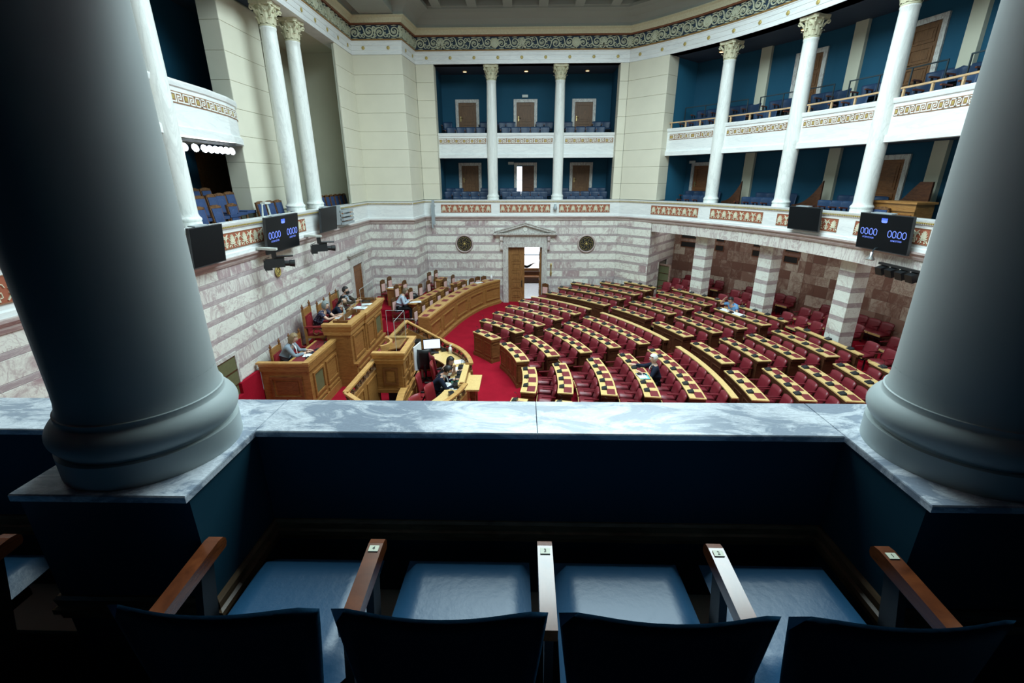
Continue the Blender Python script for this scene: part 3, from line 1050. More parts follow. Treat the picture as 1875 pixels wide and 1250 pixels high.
UP = upper_parapet([(-3.66, 21.38), (3.92, 21.38)], 'trim_10')
for x0, x1 in ((-3.6, -1.58), (-1.06, 1.26), (1.78, 3.84)):
    meander(UP, (x0, 21.38), (x1, 21.38), n=6)
UA = upper_parapet([tuple(P(14.46, 41.0 - 62 * k / 24)[:2]) for k in range(25)], 'trim_11')
for a0, a1, st in ((40.6, 33.2, 3), (30.95, 21.85, 4), (19.65, 10.85, 4), (8.65, -.3, 4)):
    m_ = 4
    for k in range(m_):
        meander(UA, P(14.46, a0 + (a1 - a0) * k / m_), P(14.46, a0 + (a1 - a0) * (k + 1) / m_), n=(1 if a0 > 40 else 2) if k % 2 == 0 or a0 < 40 else 2)
UL = upper_parapet([(-7.0, 4.5), (-6.78, 7), (-6.7, 8.5), (-6.7, 9.6), (-6.78, 10.8), (-6.95, 11.8), (-7.16, 12.5), (-7.4, 12.96)], 'trim_12')
lp = [(-6.7, 9.6), (-6.78, 10.8), (-6.95, 11.8), (-7.16, 12.5), (-7.38, 12.93)]
for p0, p1 in zip(lp, lp[1:]):
    meander(UL, p0, p1)
meander(UL, (-6.7, 8.5), (-6.7, 9.6))


# ---------------------------------------------------------------- doors of the galleries
def door(n, loc, rz, w, h, wood='door_dark', frame='frame_stone', fw=.13, panels=2, handle=-1, ajar=0.0, leaf_w=None):
    t = holder('door_%d' % n, loc, rz)
    b = MB()
    b.box(-w / 2 - fw, -w / 2, -.07, .0, 0, h).box(w / 2, w / 2 + fw, -.07, 0, 0, h).box(-w / 2 - fw, w / 2 + fw, -.07, 0, h, h + fw)
    b.build('door_frame', M[frame], t)
    b = MB()
    b.box(-w / 2, w / 2, -.02, .0, 0, h)
    ph = (h - .12 - .1 * panels) / panels
    for k in range(panels):
        z = .12 + k * (ph + .1)
        b.frame((-w / 2 + .12, -.02, z), (1, 0, 0), w - .24, ph, .035, .018, (0, -1, 0))
        b.box(-w / 2 + .2, w / 2 - .2, -.03, -.02, z + .08, z + ph - .08)
    lf = b.build('door_leaf', M[wood], t)
    if ajar:
        lf.location = (w / 2 - .01, 0, 0)
        lf.rotation_euler = (0, 0, 0)
    if handle:
        b = MB()
        b.box(handle * (w / 2 - .09) - .018, handle * (w / 2 - .09) + .018, -.035, -.02, .92, 1.12)
        b.tube([(handle * (w / 2 - .09), -.03, 1.06), (handle * (w / 2 - .09), -.07, 1.06), (handle * (w / 2 - .2), -.07, 1.05)], .011, 6)
        b.build('door_handle', M['brass'], t)
    return t


for i, x in enumerate((-2.52, 0.10, 2.72)):
    door(i + 1, (x, YB, 7.0), 0, .80, 1.68)
door(4, (-2.48, YB, 4.38), 0, .80, 1.66)
door(5, (2.72, YB, 4.38), 0, .80, 1.66)
# middle door of the lower far gallery stands ajar, daylight behind it
t = holder('door_6', (0.12, YB, 4.38), 0)
b = MB()
b.box(-.53, -.40, -.07, 0, 0, 1.66).box(.40, .53, -.07, 0, 0, 1.66).box(-.53, .53, -.07, 0, 1.66, 1.79)
b.build('door_frame', M['frame_stone'], t)
b = MB()
b.box(-.16, .40, -.03, 0, 0, 1.64)
b.frame((-.08, -.03, .12), (1, 0, 0), .4, .62, .035, .018, (0, -1, 0)).frame((-.08, -.03, .84), (1, 0, 0), .4, .68, .035, .018, (0, -1, 0))
b.build('door_leaf', M['oak_dark'], t)
b = MB()
b.box(-.40, -.16, -.012, -.002, .42, 1.02).box(-.40, -.16, -.012, -.002, 1.04, 1.62)
b.build('window_pane', M['window_glow'], t)
b = MB()
b.box(-.40, -.16, -.01, -.001, .0, .42)
b.build('door_bottom', M['grey_metal'], t)
b = MB()
b.cbox((0, 0, 0), (.26, .05, .11))
ex = b.mesh('exit_sign', M['pale_metal'])
tag(link('exit_sign', ex, None, (0.08, YB - .05, 8.93)), 'pale exit lamp box above the middle upper gallery door', 'sign')
tag(link('exit_sign', ex, None, (-0.56, YB - .05, 6.14)), 'pale exit lamp box beside the ajar lower gallery door', 'sign')
for i, (x, nm) in enumerate(((-2.5, 'first'), (0.12, 'middle'), (2.72, 'last'))):
    b = MB()
    b.lathe([(0, -.03), (.10, -.03), (.11, 0)], n=14)
    o = link('ceiling_downlight', b.mesh('ceiling_downlight', M['brass']), None, (x, 22.25, 9.79))
    tag(o, 'round recessed ceiling lamp over the %s door of the far upper gallery' % nm, 'ceiling light', 'lamps in the far gallery ceiling')
    b = MB()
    b.lathe([(0, -.034), (.075, -.034), (.075, -.03)], n=12)
    b.build('lamp_lens', M['downlight'], o)

# ---------------------------------------------------------------- curved gallery: back walls, floors, ceilings, pilasters, doors
MB().arc(16.2, 16.35, -25, 43.5, 3.6, 9.9).build('wall_gallery_curved', M['blue_wall'], kind='structure')
MB().prism([(*P(14.7, 41.2)[:2], 3.6), (*P(16.4, 41.2)[:2], 3.6), (*P(16.4, 42)[:2], 3.6), (*P(14.7, 42)[:2], 3.6)], (0, 0, 6.2)).build('wall_gallery_curved_end', plain('blue_end_wall', (0.03, 0.165, 0.28), 0.75, 0.06, 1.2, spec=0.2), kind='structure')
b = MB()
b.arc(14.3, 17.4, -30, 43.8, 3.6, 3.78).arc(14.72, 16.3, -30, 42, 3.78, 4.06).arc(15.4, 16.3, -30, 42, 4.06, 4.2)
b.build('floor_gallery_curved', M['navy_panel'], kind='structure')
MB().arc(14.12, 14.9, -30, 41.3, 3.36, 3.74).build('trim_13', M['breccia'], kind='structure')
b = MB()
b.arc(14.5, 16.3, -30, 41.5, 6.36, 6.92).arc(15.4, 16.3, -30, 41.5, 6.92, 7.28)
b.build('floor_gallery_curved_upper', M['blue_ceiling'], kind='structure')
b = MB()
b.arc(14.1, 16.4, -30, 41.6, 9.8, 9.92)
b.build('ceiling_gallery_curved', M['blue_ceiling'], kind='structure')
b = MB()
for a in (31.2, 20.0, 8.9, -2.3):
    for z0, z1 in ((4.0, 6.36), (6.9, 9.8)):
        o = MB().arc(16.08, 16.22, a - .68, a + .68, z0, z1).build('pilaster', M['cream_dim'], bpy.data.objects['wall_gallery_curved'])


def radial(r, a, z):
    p = P(r, a, z)
    return p, rad(a) - PI / 2 + PI * 0


for n, a, z, h in ((7, 25.4, 7.28, 1.97), (8, 13.5, 7.28, 1.97), (9, 38.3, 4.2, 1.75), (10, 13.6, 4.2, 1.75), (11, 2.0, 7.28, 1.97)):
    p, rz = radial(16.2, a, z)
    door(n, p, rz, .82, h, 'door_dark' if z > 5 else 'oak_mid', panels=4 if z > 5 else 2)
for a in (35.5, 24.3):
    p = P(15.2, a, 9.79)
    b = MB()
    b.lathe([(0, -.03), (.10, -.03), (.11, 0)], n=14)
    o = link('ceiling_downlight', b.mesh('ceiling_downlight', M['brass']), None, p)
    tag(o, 'round recessed ceiling lamp of the curved upper gallery, %s the far wall' % ('next to' if a > 30 else 'second from'), 'ceiling light')
    b = MB()
    b.lathe([(0, -.034), (.075, -.034), (.075, -.03)], n=12)
    b.build('lamp_lens', M['downlight'], o)
tag(link('exit_sign', ex, None, P(16.12, 40.1, 6.1), rad(40 - 90)), 'pale exit lamp box at the end of the curved lower gallery', 'sign')
# wooden hand rail on the upper parapet, bay by bay
for i, (a0, a1) in enumerate(((40.9, 33.0), (31.1, 21.7), (19.8, 10.7), (8.8, -.4))):
    t = thing('hand_rail', 'pale wooden hand rail on the curved upper parapet, %s bay from the far wall' % ORD[i + 1], 'rail', (0, 0, 0), 0, 'hand rails of the curved upper gallery')
    MB().arc(14.5, 14.56, a1, a0, 7.49, 7.53).build('top_rail', M['rail_wood'], t)
    for k in range(4):
        p = P(14.53, a1 + .3 + (a0 - a1 - .6) * k / 3, 7.39)
        MB().cbox(p, (.045, .045, .19), rad(a0)).build('rail_post', M['rail_wood'], t)
for i, (a0, a1) in enumerate(((40.7, 31.0), (29.3, 19.7), (18.0, 8.1), (6.2, -2))):
    t = thing('guard_rail', 'thin dark metal guard rail behind the front seats, %s stretch from the far wall' % ORD[i + 1], 'rail', (0, 0, 0), 0, 'guard rails of the curved upper gallery')
    MB().arc(15.40, 15.43, a1, a0, 8.09, 8.12).build('top_rail', M['dark_metal'], t)
    for k in range(4):
        p = P(15.415, a1 + .05 + (a0 - a1 - .1) * k / 3, 7.69)
        MB().cbox(p, (.028, .028, .82), rad(a0)).build('rail_post', M['dark_metal'], t)

# ---------------------------------------------------------------- folding theatre chair (model, faces +y)
def theatre_chair(left_arm, vinyl='blue_seat'):
    t = thing('theatre_chair', 'chair', 'chair')
    b = MB()
    b.smooth = True
    nx, ny = 10, 8
    for side in (0, 1):
        pass
    vs, fs = [], []
    for side in (0, 1):
        for j in range(ny + 1):
            for i in range(nx + 1):
                u, v = -1 + 2 * i / nx, j / ny
                w = .238 - .012 * v
                x = u * w
                y = .03 + .48 * v - (.02 if abs(u) > .95 else 0) * 0
                edge = min(1, min(1 - abs(u), min(v, 1 - v) * 2.2) / .22)
                e = math.sqrt(max(0, 1 - (1 - edge) ** 2))
                z = (.395 + .045 * e) if side else (.395 - .035 * e)
                sx = 1 - .03 * (1 - e)
                vs.append((x * sx, y, z))
    n1 = (nx + 1) * (ny + 1)
    for j in range(ny):
        for i in range(nx):
            a = j * (nx + 1) + i
            fs.append((a, a + nx + 1, a + nx + 2, a + 1))
            fs.append((n1 + a, n1 + a + 1, n1 + a + nx + 2, n1 + a + nx + 1))
    rim = [i for i in range(nx + 1)] + [j * (nx + 1) + nx for j in range(1, ny + 1)] + [ny * (nx + 1) + i for i in range(nx - 1, -1, -1)] + [j * (nx + 1) for j in range(ny - 1, 0, -1)]
    for k in range(len(rim)):
        a, c = rim[k], rim[(k + 1) % len(rim)]
        fs.append((a, c, n1 + c, n1 + a))
    b.add(vs, fs)
    b.build('seat', M[vinyl], t)
    b = MB()
    b.smooth = True
    vs, fs = [], []
    nx, ny = 12, 8
    for side in (0, 1):
        for j in range(ny + 1):
            for i in range(nx + 1):
                u, v = -1 + 2 * i / nx, j / ny
                zt = .80 - .022 * u ** 8
                z = .40 + (zt - .40) * v
                w = .205 + .048 * v ** .8
                y = -.02 - .035 * v + .042 * u * u * (.4 + .6 * v)
                edge = min(1, min((1 - abs(u)) * 1.2, (1 - v) * 1.8, v * 1.8) / .2)
                e = math.sqrt(max(0, 1 - (1 - edge) ** 2))
                vs.append((u * w, y + (.022 if side else -.012) * e, z))
    n1 = (nx + 1) * (ny + 1)
    for j in range(ny):
        for i in range(nx):
            a = j * (nx + 1) + i
            fs.append((a, a + 1, a + nx + 2, a + nx + 1))
            fs.append((n1 + a, n1 + a + nx + 1, n1 + a + nx + 2, n1 + a + 1))
    rim = [i for i in range(nx + 1)] + [j * (nx + 1) + nx for j in range(1, ny + 1)] + [ny * (nx + 1) + i for i in range(nx - 1, -1, -1)] + [j * (nx + 1) for j in range(ny - 1, 0, -1)]
    for k in range(len(rim)):
        a, c = rim[k], rim[(k + 1) % len(rim)]
        fs.append((a, n1 + a, n1 + c, c))
    b.add(vs, fs)
    b.build('backrest', M[vinyl], t)
    for sx in ((-1, 1) if left_arm else (1,)):
        x = sx * .2635
        b = MB()
        b.smooth = False
        prof = [(.07, .577), (.33, .590), (.365, .592), (.372, .605), (.372, .62), (.362, .632), (.34, .636), (.07, .616)]
        b.prism([(x - .023, y, z) for y, z in prof], (.046, 0, 0))
        a = b.build('armrest', M['arm_wood'], t)
        b = MB()
        b.prism([(x - .012, .12, .0), (x - .012, .20, .0), (x - .012, .315, .588), (x - .012, .255, .586)], (.024, 0, 0))
        b.prism([(x - .012, .02, .30), (x - .012, .06, .30), (x - .012, .11, .579), (x - .012, .07, .577)], (.024, 0, 0))
        b.build('arm_support', M['black'], t)
    b = MB()
    b.box(-.19, .19, .05, .40, .33, .36).box(-.025, .025, -.045, .02, .02, .5).box(-.22, .22, .1, .16, 0, .03).box(-.03, .03, .06, .2, .02, .34)
    b.build('seat_base', M['black'], t)
    return t


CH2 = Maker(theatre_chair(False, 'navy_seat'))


def chair2(loc, rz, label, group, s=.84):
    o = CH2.put(loc, rz, label, group)
    o.scale = (s, s, s)
    return o


# (the far rows are copies of the near chair, made smaller as they look there)
rows = [('front', 21.62, 4.05, 'lower', ([-2.98, -2.57, -2.15, -1.74], [-.55, -.13, .30, .73], [2.2, 2.63, 3.04, 3.44])),
        ('second', 22.12, 4.24, 'lower', ([-3.45, -3.05, -2.65, -2.24, -1.82], [-.77, -.30, .13, .56, .95], [2.03, 2.43, 2.87, 3.31, 3.7])),
        ('third', 22.6, 4.38, 'lower', ([-3.45, -3.03, -1.8], [-.9, -.5, .75, 1.15], [1.95, 3.3, 3.7])),
        ('front', 21.7, 6.93, 'upper', ([-3.15, -2.72, -2.30, -1.86], [-.75, -.32, .10, .53, .95], [2.05, 2.5, 2.93, 3.36])),
        ('rear', 22.42, 7.2, 'upper', ([-3.4, -1.75, -1.35], [-.9, -.55, .78, 1.15], [2.0, 3.3, 3.7]))]
for nm, y, z, lev, bays in rows:
    for bi, xs in enumerate(bays):
        bn = ('presidium-side bay', 'middle bay', 'curved-gallery-side bay')[bi]
        for k, x in enumerate(xs):
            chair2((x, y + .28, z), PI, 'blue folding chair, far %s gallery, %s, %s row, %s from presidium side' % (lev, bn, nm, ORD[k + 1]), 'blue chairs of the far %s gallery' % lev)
grp = (('first', [39.4, 37.8, 36.2, 34.6, 33.0, 31.6]), ('second', [28.8, 27.2, 23.4, 21.8, 20.4]), ('third', [17.6, 16.0, 11.2, 9.6, 8.2]), ('fourth', [5.6, 4.0, .5, -1.2]))
for g, az in grp:
    for k, a in enumerate(az):
        for r, z, rn in ((15.3, 6.92, 'front'), (16.05, 7.28, 'rear')):
            p = P(r, a, z)
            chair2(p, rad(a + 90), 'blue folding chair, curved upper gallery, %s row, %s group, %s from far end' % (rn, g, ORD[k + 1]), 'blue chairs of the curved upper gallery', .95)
for g, az in (('first', [39.8, 38.4, 37.0, 35.6]), ('second', [28.6, 27.2, 25.8, 24.4]), ('third', [17.6, 16.2, 14.8, 13.4])):
    for k, a in enumerate(az):
        for r, z, rn in ((15.3, 4.06, 'front'), (16.05, 4.2, 'rear')):
            if rn == 'front' and k == 0 and g == 'first':
                continue
            p = P(r, a, z)
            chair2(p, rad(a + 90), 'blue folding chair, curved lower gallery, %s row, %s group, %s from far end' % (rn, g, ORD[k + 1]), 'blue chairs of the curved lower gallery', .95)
# dark partitions with swept tops in the curved lower gallery
for i, (a0, a1, zt) in enumerate(((33.4, 30.6, 5.36), (22.8, 19.2, 5.38), (12.0, 7.0, 5.37))):
    n = 8
    lo = [P(15.6, a0 + (a1 - a0) * k / n, 3.9) for k in range(n + 1)]
    hi = []
    for k in range(n + 1):
        q = k / n
        z = 4.62 + (zt - 4.62) * (q ** 2.2 if i < 2 else min(1, (q / .72)) ** 2.0)
        hi.append(P(15.6, a0 + (a1 - a0) * k / n, z))
    vs = lo + hi + [p + (P(1, a0, 0) - P(0, a0, 0)) * .06 for p in lo + hi]
    m = n + 1
    fs = []
    for k in range(n):
        fs += [(k, k + 1, m + k + 1, m + k), (2 * m + k, 3 * m + k, 3 * m + k + 1, 2 * m + k + 1), (m + k, m + k + 1, 3 * m + k + 1, 3 * m + k)]
    fs += [(0, m, 3 * m, 2 * m), (n, 2 * m + n, 3 * m + n, m + n)]
    tag(MB().add(vs, fs).build('stair_partition', M['oak_dark']), 'dark wooden partition with a swept-up top, %s from the far wall, curved lower gallery' % ORD[i + 1], 'partition', 'swept partitions of the curved lower gallery')
t = thing('gallery_desk', 'honey oak panelled desk on the curved lower gallery above the lit screen', 'desk', P(15.0, 7.3, 3.78), rad(7.3 + 90))
b = MB()
b.box(-.62, .62, -.25, .25, 0, 1.08)
b.build('body', M['oak'], t)
b = MB()
b.box(-.66, .66, -.29, .29, 1.08, 1.13).box(-.64, .64, .25, .275, .9, .95)
b.build('top', M['oak'], t)
for x in (-.56, -.14, .28):
    MB().frame((x, .25, .15), (1, 0, 0), .34, .68, .04, .02, (0, 1, 0)).build('panel_frame', M['oak_mid'], t)


# blue upholstered chairs with dark wooden frames (model, faces +y)
def upholstered_chair():
    t = thing('upholstered_chair', 'chair', 'chair')
    b = MB()
    b.T = Matrix.Rotation(rad(8), 4, 'X')
    b.box(-.21, -.175, -.03, .02, .02, .90).box(.175, .21, -.03, .02, .02, .90).box(-.21, .21, -.03, .02, .86, .91).box(-.18, .18, -.03, .02, .42, .46)
    b.prism([(-.15, -.03, .91), (.15, -.03, .91), (.07, -.03, .935), (-.07, -.03, .935)], (0, .05, 0))
    b.build('back_frame', M['carved'], t)
    b = MB()
    b.T = Matrix.Rotation(rad(8), 4, 'X')
    b.smooth = True
    b.ball((0, 0, .66), (.185, .045, .21), 12, 8)
    b.smooth = False
    b.box(-.172, .172, -.022, .034, .462, .855)
    b.build('back_cushion', M['blue_cloth'], t)
    b = MB()
    b.box(-.21, .21, -.02, .42, .38, .45)
    b.build('seat', M['blue_cloth'], t)
    for x in (-.19, .19):
        b = MB()
        b.tube([(x, .39, 0), (x, .39, .38)], [.016, .024], 6)
        b.build('leg', M['carved'], t)
    return t


UC = Maker(upholstered_chair())
lrow = [(-7.05, 9.9, 4.0, 'front'), (-7.05, 10.35, 4.0, 'front'), (-7.08, 11.0, 4.0, 'front'), (-7.15, 11.75, 4.0, 'front'),
        (-7.6, 10.7, 4.2, 'second'), (-7.6, 11.25, 4.2, 'second'), (-7.6, 11.72, 4.22, 'second'), (-7.6, 12.05, 4.24, 'second'), (-7.62, 12.5, 4.26, 'second'),
        (-8.1, 11.35, 4.36, 'third'), (-8.1, 11.85, 4.36, 'third'), (-8.1, 12.3, 4.36, 'third')]
cnt = {}
for x, y, z, rn in lrow:
    cnt[rn] = cnt.get(rn, 0) + 1
    UC.put((x, y, z), -PI / 2, 'blue upholstered chair under the floodlights, %s row, %s from the big column' % (rn, ORD[cnt[rn]]), 'upholstered chairs under the floodlights')
for k, y in enumerate((12.84, 13.32, 13.78)):
    UC.put((-7.02, y, 4.0), -PI / 2, 'blue upholstered chair before the cream pier, %s from the floodlit gallery' % ORD[k + 1], 'chairs before the cream pier')
for k in range(6):
    UC.put((-7.0, 16.85 + .43 * k, 4.02), -PI / 2 + .1, 'dark blue chair in the recess behind the pair of columns, %s from them' % ORD[k + 1], 'chairs in the recess')
for k, a in enumerate((9.4, 8.1)):
    UC.put(P(14.55, a, 3.84), rad(a + 90), 'blue upholstered chair before the oak gallery desk, %s' % ('farther one' if k == 0 else 'nearer one'))

# presidium-side gallery: floors, back wall, door, floodlights
b = MB()
b.box(-9.2, -6.65, 1.8, 19.4, 3.6, 4.0).box(-9.2, -7.4, 1.8, 14.8, 4.0, 4.2).box(-9.2, -7.9, 1.8, 14.8, 4.2, 4.36)
b.build('floor_gallery_side', M['navy_panel'], kind='structure')
MB().box(-9.35, -9.15, 1.8, 15.4, 3.6, 9.9).build('wall_gallery_side', M['blue_wall'], kind='structure')
MB().box(-9.2, -7.2, 1.8, 12.5, 6.33, 6.5).box(-7.2, -6.95, 1.8, 11.7, 6.33, 6.5).build('ceiling_gallery_side', M['cream_dim'], kind='structure')
MB().box(-9.2, -6.5, 1.8, 15.4, 9.85, 9.95).build('ceiling_gallery_side_upper', M['blue_ceiling'], kind='structure')
MB().box(-9.2, -7.95, 13.1, 15.3, 6.33, 6.5).build('ceiling_gallery_side_end', M['blue_ceiling'], kind='structure')
MB().box(-9.2, -7.45, 15.2, 15.4, 3.6, 9.9).build('wall_gallery_side_end', M['blue_wall'], kind='structure')
door(12, (-9.14, 14.4, 4.36), PI / 2, 1.25, 1.95, 'door_dark', 'carved', fw=.2, panels=3, handle=0)
b = MB()
b.lathe([(0, -.06), (.05, -.06), (.085, -.01), (.09, .02), (.085, .03)], n=14)
b.box(-.015, .015, -.015, .015, -.16, -.05)
hs = b.mesh('floodlight_housing', M['charcoal'])
b = MB()
b.ball((0, 0, .02), (.078, .078, .025), 14, 6)
ln = b.mesh('floodlight_lens', M['lamp'])
for k, y in enumerate((9.75, 10.1, 10.44, 10.74, 10.95, 11.15, 11.35, 11.55, 11.75)):
    t = thing('floodlight', 'bright white floodlight under the upper gallery, %s from the big column' % ORD[k + 1], 'floodlight', (-7.0, y, 6.12), 0, 'row of floodlights under the upper gallery')
    t.rotation_euler = (0, rad(78), rad(-18))
    link('floodlight_housing', hs, t)
    link('floodlight_lens', ln, t)
MB().box(-7.05, -6.98, 9.5, 11.95, 6.24, 6.29).build('lamp_bar', M['charcoal'], None)
tag(bpy.data.objects['lamp_bar'], 'dark mounting bar holding the floodlights under the upper gallery', 'lamp bar')

# ================================================================ the near gallery with ledge, columns, chairs
FG = 3.78
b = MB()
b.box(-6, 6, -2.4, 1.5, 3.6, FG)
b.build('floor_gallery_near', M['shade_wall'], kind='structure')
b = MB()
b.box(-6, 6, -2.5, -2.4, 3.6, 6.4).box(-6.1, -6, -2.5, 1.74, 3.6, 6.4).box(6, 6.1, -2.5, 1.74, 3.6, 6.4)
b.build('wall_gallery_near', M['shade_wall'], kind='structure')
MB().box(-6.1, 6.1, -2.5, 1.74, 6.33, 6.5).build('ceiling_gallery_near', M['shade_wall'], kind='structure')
MB().box(-6.4, 6.2, 1.42, 1.74, 6.5, 12.5).build('wall_near_upper', M['cream_dim'], kind='structure')
MB().box(-6.4, 7, 1.3, 1.76, 6.31, 6.6).build('trim_14', M['white_marble'], kind='structure')
# dark blue parapet and pedestals under the marble ledge
b = MB()
b.box(-6, 6, 1.52, 1.745, 3.6, 4.576)
b.box(-1.555, -1.02, 1.14, 1.52, 3.6, 4.576).box(1.20, 1.75, 1.14, 1.52, 3.6, 4.576)
b.build('parapet_near', M['navy_panel'], kind='structure')
LEDGE = holder('trim_15')
for nm, (x0, x1, y0, y1) in {'a': (-1.01, 0.058, 1.50, 1.765), 'b': (0.0592, 1.19, 1.50, 1.765), 'c': (-6, -1.563, 1.50, 1.765), 'd': (1.763, 6, 1.50, 1.765),
                             'e': (-1.56, -1.013, 1.12, 1.765), 'f': (1.193, 1.76, 1.12, 1.765)}.items():
    b = MB()
    e = .004
    z0, z1 = 4.576, 4.60
    b.add([(x0, y0, z0), (x1, y0, z0), (x1, y1, z0), (x0, y1, z0), (x0, y0, z1 - e), (x1, y0, z1 - e), (x1, y1, z1 - e), (x0, y1, z1 - e),
           (x0 + e * .3, y0 + e, z1), (x1 - e * .3, y0 + e, z1), (x1 - e * .3, y1 - e, z1), (x0 + e * .3, y1 - e, z1)],
          [(3, 2, 1, 0), (0, 1, 5, 4), (1, 2, 6, 5), (2, 3, 7, 6), (3, 0, 4, 7), (4, 5, 9, 8), (5, 6, 10, 9), (6, 7, 11, 10), (7, 4, 8, 11), (8, 9, 10, 11)])
    b.build('ledge_slab', M['ledge'], LEDGE)
# wooden dado moulding round the inside of the parapet
mold = [(-.02, 4.085), (.012, 4.085), (.014, 4.105), (.024, 4.115), (.024, 4.135), (.012, 4.14), (.016, 4.17), (.008, 4.18), (-.02, 4.18)]
MB().sweep([(-6, 1.52), (-1.555, 1.52), (-1.555, 1.14), (-1.02, 1.14), (-1.02, 1.52), (1.20, 1.52), (1.20, 1.14), (1.75, 1.14), (1.75, 1.52), (6, 1.52)], mold).build('trim_16', wood('moulding_wood', (0.10, 0.06, 0.03), (0.24, 0.16, 0.09), 0.35), kind='structure')
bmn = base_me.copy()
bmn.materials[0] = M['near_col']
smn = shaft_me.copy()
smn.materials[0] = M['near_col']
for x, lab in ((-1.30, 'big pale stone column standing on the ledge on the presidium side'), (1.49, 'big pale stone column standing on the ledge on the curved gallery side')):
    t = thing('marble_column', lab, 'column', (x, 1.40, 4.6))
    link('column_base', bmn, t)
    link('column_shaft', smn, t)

first = theatre_chair(True)
first.location = (-.722, .80, FG)
first['label'] = 'blue vinyl folding chair behind the ledge, next to the big presidium-side column'
first['group'] = 'row of blue chairs behind the marble ledge'
near = [first]
rest = theatre_chair(False)
rest.location = (-.19, .80, FG)
rest['label'] = 'blue vinyl folding chair behind the ledge, second from the big presidium-side column'
rest['group'] = first['group']
near.append(rest)
near.append(dup(rest, (.34, .80, FG), 0, 'blue vinyl folding chair behind the ledge, second from the big gallery-side column'))
near.append(dup(rest, (.862, .80, FG), 0, 'blue vinyl folding chair behind the ledge, next to the big gallery-side column'))
dup(rest, (-1.93, .80, FG), 0, 'blue vinyl folding chair in deep shade beyond the big column, nearer one', first['group'])
dup(rest, (-2.46, .80, FG), 0, 'blue vinyl folding chair in deep shade beyond the big column, farther one', first['group'])
b = MB()
b.cbox((0, 0, 0), (.03, .022, .002))
plate_me = b.mesh('number_plate', M['plate'])
for c, dg in zip(near, '4321'):
    arms = [k for k in c.children if k.name.startswith('armrest')]
    a = max(arms, key=lambda k: k.data.vertices[0].co.x)
    p = link('number_plate', plate_me, a, (.2635, .318, .6365), (rad(4), 0, 0))
    link('plate_digit', text_mesh('plate_digit', dg, .017, M['ink']), a, (.2635, .318, .6381), (rad(4), 0, 0))

# ================================================================ seats, desks and microphones of the half-round
def leather_seat():
    t = thing('leather_armchair', 'chair', 'chair')
    b = MB()
    b.smooth = True
    # backrest, leaning back towards local -y, slightly hollow, rounded top corners
    vs, fs = [], []
    nx, nz = 6, 4
    for side in (0, 1):
        for j in range(nz + 1):
            for i in range(nx + 1):
                u, v = -1 + 2 * i / nx, j / nz
                z = .42 + (.375 - .03 * u ** 4) * v
                y = .145 - .10 * v + .015 * u * u
                e = 1 if (0 < i < nx and 0 < j < nz) else .35
                vs.append((u * .208, y + (.022 * e if side else -.03), z))
    n1 = (nx + 1) * (nz + 1)
    for j in range(nz):
        for i in range(nx):
            a = j * (nx + 1) + i
            fs.append((a, a + 1, a + nx + 2, a + nx + 1))
            fs.append((n1 + a, n1 + a + nx + 1, n1 + a + nx + 2, n1 + a + 1))
    rim = [i for i in range(nx + 1)] + [j * (nx + 1) + nx for j in range(1, nz + 1)] + [nz * (nx + 1) + i for i in range(nx - 1, -1, -1)] + [j * (nx + 1) for j in range(nz - 1, 0, -1)]
    for k in range(len(rim)):
        a, c = rim[k], rim[(k + 1) % len(rim)]
        fs.append((a, n1 + a, n1 + c, c))
    b.add(vs, fs)
    b.build('backrest', M['leather'], t)
    b = MB()
    b.smooth = True
    sec = [(.13, .40), (.13, .455), (.16, .475), (.42, .49), (.47, .48), (.49, .45), (.485, .40)]
    for x0, x1 in ((-.2, .2),):
        pts = [(x0, y, z) for y, z in sec]
        b.prism(pts, (x1 - x0, 0, 0))
    b.smooth = False
    b.build('seat_cushion', M['leather'], t)
    b = MB()
    b.box(-.205, .205, .488, .50, .40, .462)
    b.build('seat_edge', M['oak_top'], t)
    for x in (-.22, .22):
        b = MB()
        b.box(x - .014, x + .014, .04, .37, .605, .63)
        b.build('armrest', M['leather'], t)
        b = MB()
        b.box(x - .009, x + .009, .06, .12, .40, .605).box(x - .009, x + .009, .06, .42, .36, .40)
        b.build('arm_bracket', M['oak_dark'], t)
    b = MB()
    b.box(-.2, .2, .1, .47, .34, .40).tube([(-.12, .3, 0), (-.12, .3, .35)], .025, 6).tube([(.12, .3, 0), (.12, .3, .35)], .025, 6)
    b.build('seat_base', M['black'], t)
    return t


SEAT = Maker(leather_seat())


def mic_model():
    t = thing('desk_microphone', 'microphone', 'microphone')
    b = MB()
    b.prism([(-.055, -.045, 0), (.055, -.045, 0), (.055, -.045, .02), (-.055, -.045, .02)], (0, .0, 0))
    b.v, b.f, b.mi, b.sm = [], [], [], []
    b.add([(-.08, -.06, 0), (.08, -.06, 0), (.08, .07, 0), (-.08, .07, 0), (-.072, -.052, .022), (.072, -.052, .022), (.072, .062, .055), (-.072, .062, .055)],
          [(3, 2, 1, 0), (0, 1, 5, 4), (1, 2, 6, 5), (2, 3, 7, 6), (3, 0, 4, 7), (4, 5, 6, 7)])
    b.box(-.03, .03, -.02, .02, .03, .036)
    b.build('microphone_base', M['mic'], t)
    b = MB()
    b.tube([(-.04, .05, .03), (-.045, .065, .10), (-.04, .04, .16), (-.03, -.01, .19)], [.005, .004, .004, .008], 5)
    b.build('gooseneck', M['mic'], t)
    return t


MIC = Maker(mic_model())
PADM = {}


